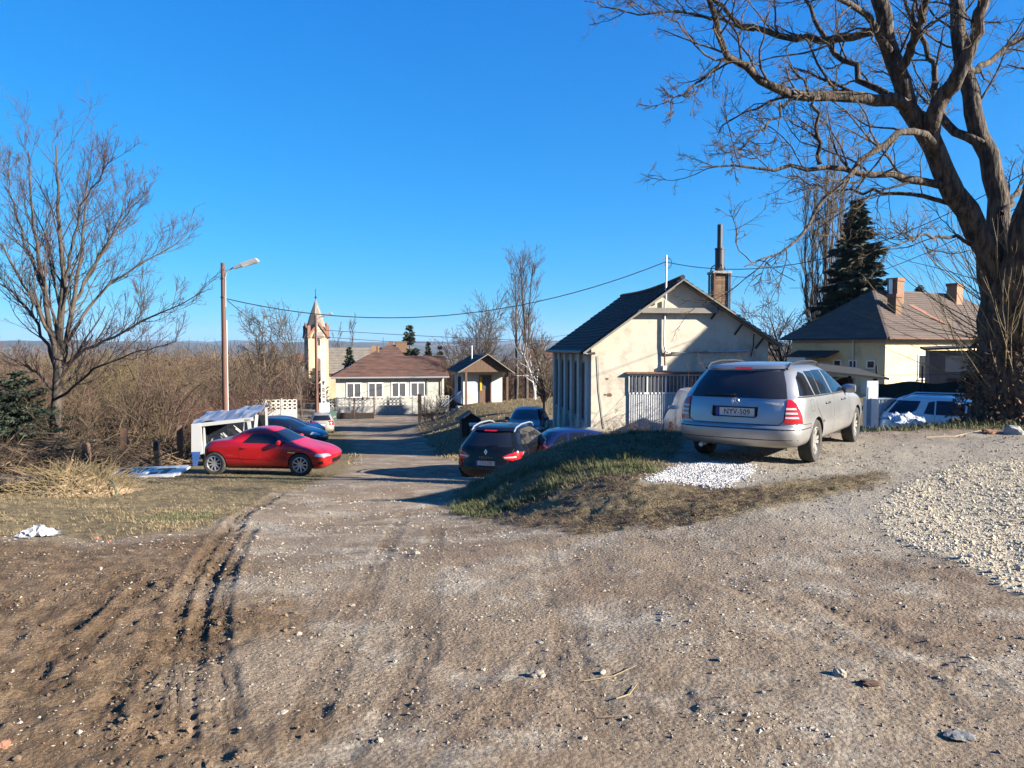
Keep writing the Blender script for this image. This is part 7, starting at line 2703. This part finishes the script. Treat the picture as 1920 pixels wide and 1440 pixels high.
# ---- right-hand clutter in the shaded yard
def yard_clutter():
    Y = 22.0
    p = at(1634, 788, Y + 1.5)
    t = thing('door_leaf', 'upright bluish white door leaf leaning beside the lean-to', 'door', (p.x, Y + 1.5, g1(p.x, Y + 1.5)), R(5))
    H = at(1634, 714, Y + 1.5).z - g1(p.x, Y + 1.5)
    MB().box(-.18, .18, -.03, .03, 0, H).build('leaf', M['white_tarp'], t)
    MB().box(-.14, .14, -.045, -.031, H * .15, H * .45).build('lower_panel', M['white_paint'], t)
    MB().box(-.14, .14, -.045, -.031, H * .52, H * .92).build('upper_panel', M['white_paint'], t)
    # caged tank
    p = at(1668, 780, Y + 1.0)
    z0 = g1(p.x, Y + 1)
    top = at(1668, 746, Y + 1).z - z0
    t = thing('caged_water_tank', 'white plastic tank in a wire cage beside the off-roader wreck', 'tank', (p.x, Y + 1, z0), R(4))
    MB().box(-.34, .34, 0, .9, .1, top - .04).build('tank', M['white_tarp'], t)
    for k in range(7):
        MB().box(-.36 + k * .118, -.345 + k * .118, -.03, -.015, .08, top).build('cage_bar', M['grey_metal'], t)
    for k in range(5):
        z = .12 + k * (top - .15) / 4
        MB().box(-.37, .37, -.05, -.031, z, z + .02).build('cage_bar', M['grey_metal'], t)
    MB().box(-.38, .38, -.03, .93, 0, .1).build('pallet', M['wood_grey'], t)
    # barrel
    p = at(1702, 766, Y + 1.6)
    z0 = g1(p.x, Y + 1.6)
    t = thing('plastic_barrel', 'bluish white barrel lying on its side above the plastic sheet', 'barrel', (p.x, Y + 1.6, at(1702, 775, Y + 1.6).z), R(3))
    MB().lathe([(.001, -.36), (.22, -.36), (.25, -.30), (.26, 0), (.25, .30), (.22, .36), (.001, .36)], 18, Matrix.Translation((0, 0, .2)) @ Matrix.Rotation(R(90), 4, 'Y')).build('shell', M['white_tarp'], t, True)
    MB().box(-.4, .4, -.15, .3, -.9, -.05).build('stand', M['wood_dark'], t)
    # white sheet
    rng = np.random.default_rng(8)
    n = 18
    p = at(1694, 784, 20.2)
    V = []
    for j in range(n):
        for i in range(n):
            u, v = i / (n - 1) - .5, j / (n - 1) - .5
            V.append((u * .95, v * 1.1, .28 * (1 - 2.2 * u * u) * (1 - 2.5 * v * v) + .07 * math.sin(u * 16) * math.cos(v * 13 + u * 5) + .03 * rng.normal()))
    Q = [(j * n + i, j * n + i + 1, (j + 1) * n + i + 1, (j + 1) * n + i) for j in range(n - 1) for i in range(n - 1)]
    o = link('plastic_sheet', npmesh('plastic_sheet', np.array(V), np.array(Q), M['white_tarp'], True))
    o.location = (p.x, 20.2, p.z - .12)
    o.scale = (.9, .9, .8)
    tag(o, 'crumpled white plastic sheet on the ground left of the off-roader wreck', 'sheet')
    p = at(1840, 787, 19.2)
    o = link('plastic_sheet', o.data)
    o.location = (p.x, 19.2, p.z - .1)
    o.scale = (.6, .6, .5)
    o.rotation_euler = (0, 0, 1.2)
    tag(o, 'small crumpled white sheet behind the short log near the big tree', 'sheet')
    # short log
    p = at(1804, 800, 16.6)
    t = thing('short_log', 'short dark sawn log lying on the terrace rim before the wreck', 'log', (p.x, 16.6, g1(p.x, 16.6) + .02), R(-6))
    MB().lathe([(.001, -.24), (.125, -.24), (.14, -.2), (.135, .18), (.12, .24), (.001, .24)], 14, Matrix.Translation((0, 0, .14)) @ Matrix.Rotation(R(90), 4, 'Y')).build('stem', M['bark'], t, True)
    MB().lathe([(.001, 0), (.11, 0)], 14, Matrix.Translation((.243, 0, .14)) @ Matrix.Rotation(R(90), 4, 'Y')).build('cut_end', M['wood_grey'], t)


yard_clutter()


# ---- white panel van in front of the workshop door
def panel_van():
    Y = 26.5
    x = at(1332, 760, Y).x
    z0 = at(1290, 727, Y).z - 2.0
    rows = rows6([(.25, -2.3, 2.3, .80), (.35, -2.42, 2.42, .90), (.6, -2.45, 2.45, .93), (1.0, -2.44, 2.1, .93), (1.2, -2.43, 1.7, .925), (1.6, -2.42, 1.3, .915), (1.85, -2.40, 1.0, .90), (1.94, -2.37, .8, .87), (1.985, -2.28, .5, .74), (2.0, -1.2, -.4, .05)], .12, .5)
    c = Car('panel_van', 'white panel van half hidden behind the silver estate before the workshop door', 'van', rows, M['white_car'], (x, Y, z0), R(97), exp=7, n_lev=40)
    for q in (-1.4, 1.4): c.arch(q, .33, .38)
    c.finish()
    c.wheels(1.4, -1.4, 1.6, .33, .2, 8)
    for v in 'LR':
        c.line('door_gap', v, [(-2.2, 1.75), (-2.2, .5), (-.2, .5), (-.2, 1.75), (-2.2, 1.75)], w=.012)
        if v == 'R': c.panel('side_window', v, [(.1, 1.2), (1.2, 1.15), (.8, 1.7), (.1, 1.75)], M['glass'], res=.08)
    c.line('door_gap', 'B', [(0, 1.85), (0, .5)], w=.014)
    for sd in (-1, 1):
        c.panel('tail_light', 'B', [(sd * .74, .7), (sd * .86, .7), (sd * .84, 1.1), (sd * .74, 1.1)], M['red_lens'], res=.05, off=.01)
    c.panel('windscreen', 'F', [(-.7, 1.25), (.7, 1.25), (.6, 1.75), (-.6, 1.75)], M['glass'], res=.08)
    c.mirror(1.2, 1.25, .9)


panel_van()


# ---- kennel and bin by the track
def kennel_and_bin():
    Y = 40
    p = at(884, 790, Y)
    z0 = g1(p.x, Y)
    t = thing('dog_kennel', 'dark wooden kennel with pitched roof beyond the black crossover', 'kennel', (p.x, Y, z0), R(10))
    MB().box(-.5, .5, 0, 1.0, 0, .9).build('wall', M['wood_dark'], t)
    MB().add([(-.75, -.2, .82), (0, -.2, 1.3), (0, 1.2, 1.3), (-.75, 1.2, .82)], [(0, 1, 2, 3)]).build('roof_slope', M['wood_brown'], t)
    MB().add([(.75, -.2, .82), (0, -.2, 1.3), (0, 1.2, 1.3), (.75, 1.2, .82)], [(3, 2, 1, 0)]).build('roof_slope', M['wood_brown'], t)
    MB().prism([(-.48, .9), (.48, .9), (0, 1.24)], .02, .06).build('gable', M['wood_dark'], t)
    MB().box(-.2, .2, -.012, -.002, .02, .6).build('entrance', M['under'], t)
    p = at(893, 800, 34)
    z0 = g1(p.x, 34)
    t = thing('wheelie_bin', 'dark wheelie bin with pale lid beyond the black crossover', 'bin', (p.x, 34, z0), R(5))
    mb = MB().add([(-.22, -.25, .05), (.22, -.25, .05), (.22, .25, .05), (-.22, .25, .05), (-.28, -.32, .95), (.28, -.32, .95), (.28, .3, .95), (-.28, .3, .95)],
                  [(3, 2, 1, 0), (4, 5, 6, 7), (0, 1, 5, 4), (1, 2, 6, 5), (2, 3, 7, 6), (3, 0, 4, 7)])
    mb.build('tub', M['black_trim'], t)
    MB().box(-.31, .31, -.36, .34, .952, 1.03).build('lid', M['grey_metal'], t)
    for sx in (-.24, .24): MB().lathe([(.001, -.03), (.1, -.03), (.1, .03), (.001, .03)], 12, Matrix.Translation((sx, .28, .1)) @ Matrix.Rotation(R(90), 4, 'Y')).build('wheel', M['rubber'], t)


kennel_and_bin()

# ------------------------------------------------------------------ haze over the plain
hz = MB().box(-9500, 9500, -300, 9500, -70, 190).build('haze', None)
hm = bpy.data.materials.new('haze_air')
hm.use_nodes = True
hm.node_tree.nodes.remove(hm.node_tree.nodes['Principled BSDF'])
pv = hm.node_tree.nodes.new('ShaderNodeVolumePrincipled')
pv.inputs['Color'].default_value = (.55, .75, 1.0, 1)
pv.inputs['Density'].default_value = .00006
pv.inputs['Anisotropy'].default_value = .2
hm.node_tree.links.new(pv.outputs[0], hm.node_tree.nodes['Material Output'].inputs['Volume'])
hz.data.materials.clear()
hz.data.materials.append(hm)
tag(hz, 'thin blue haze over the plain', 'haze', kind='stuff')
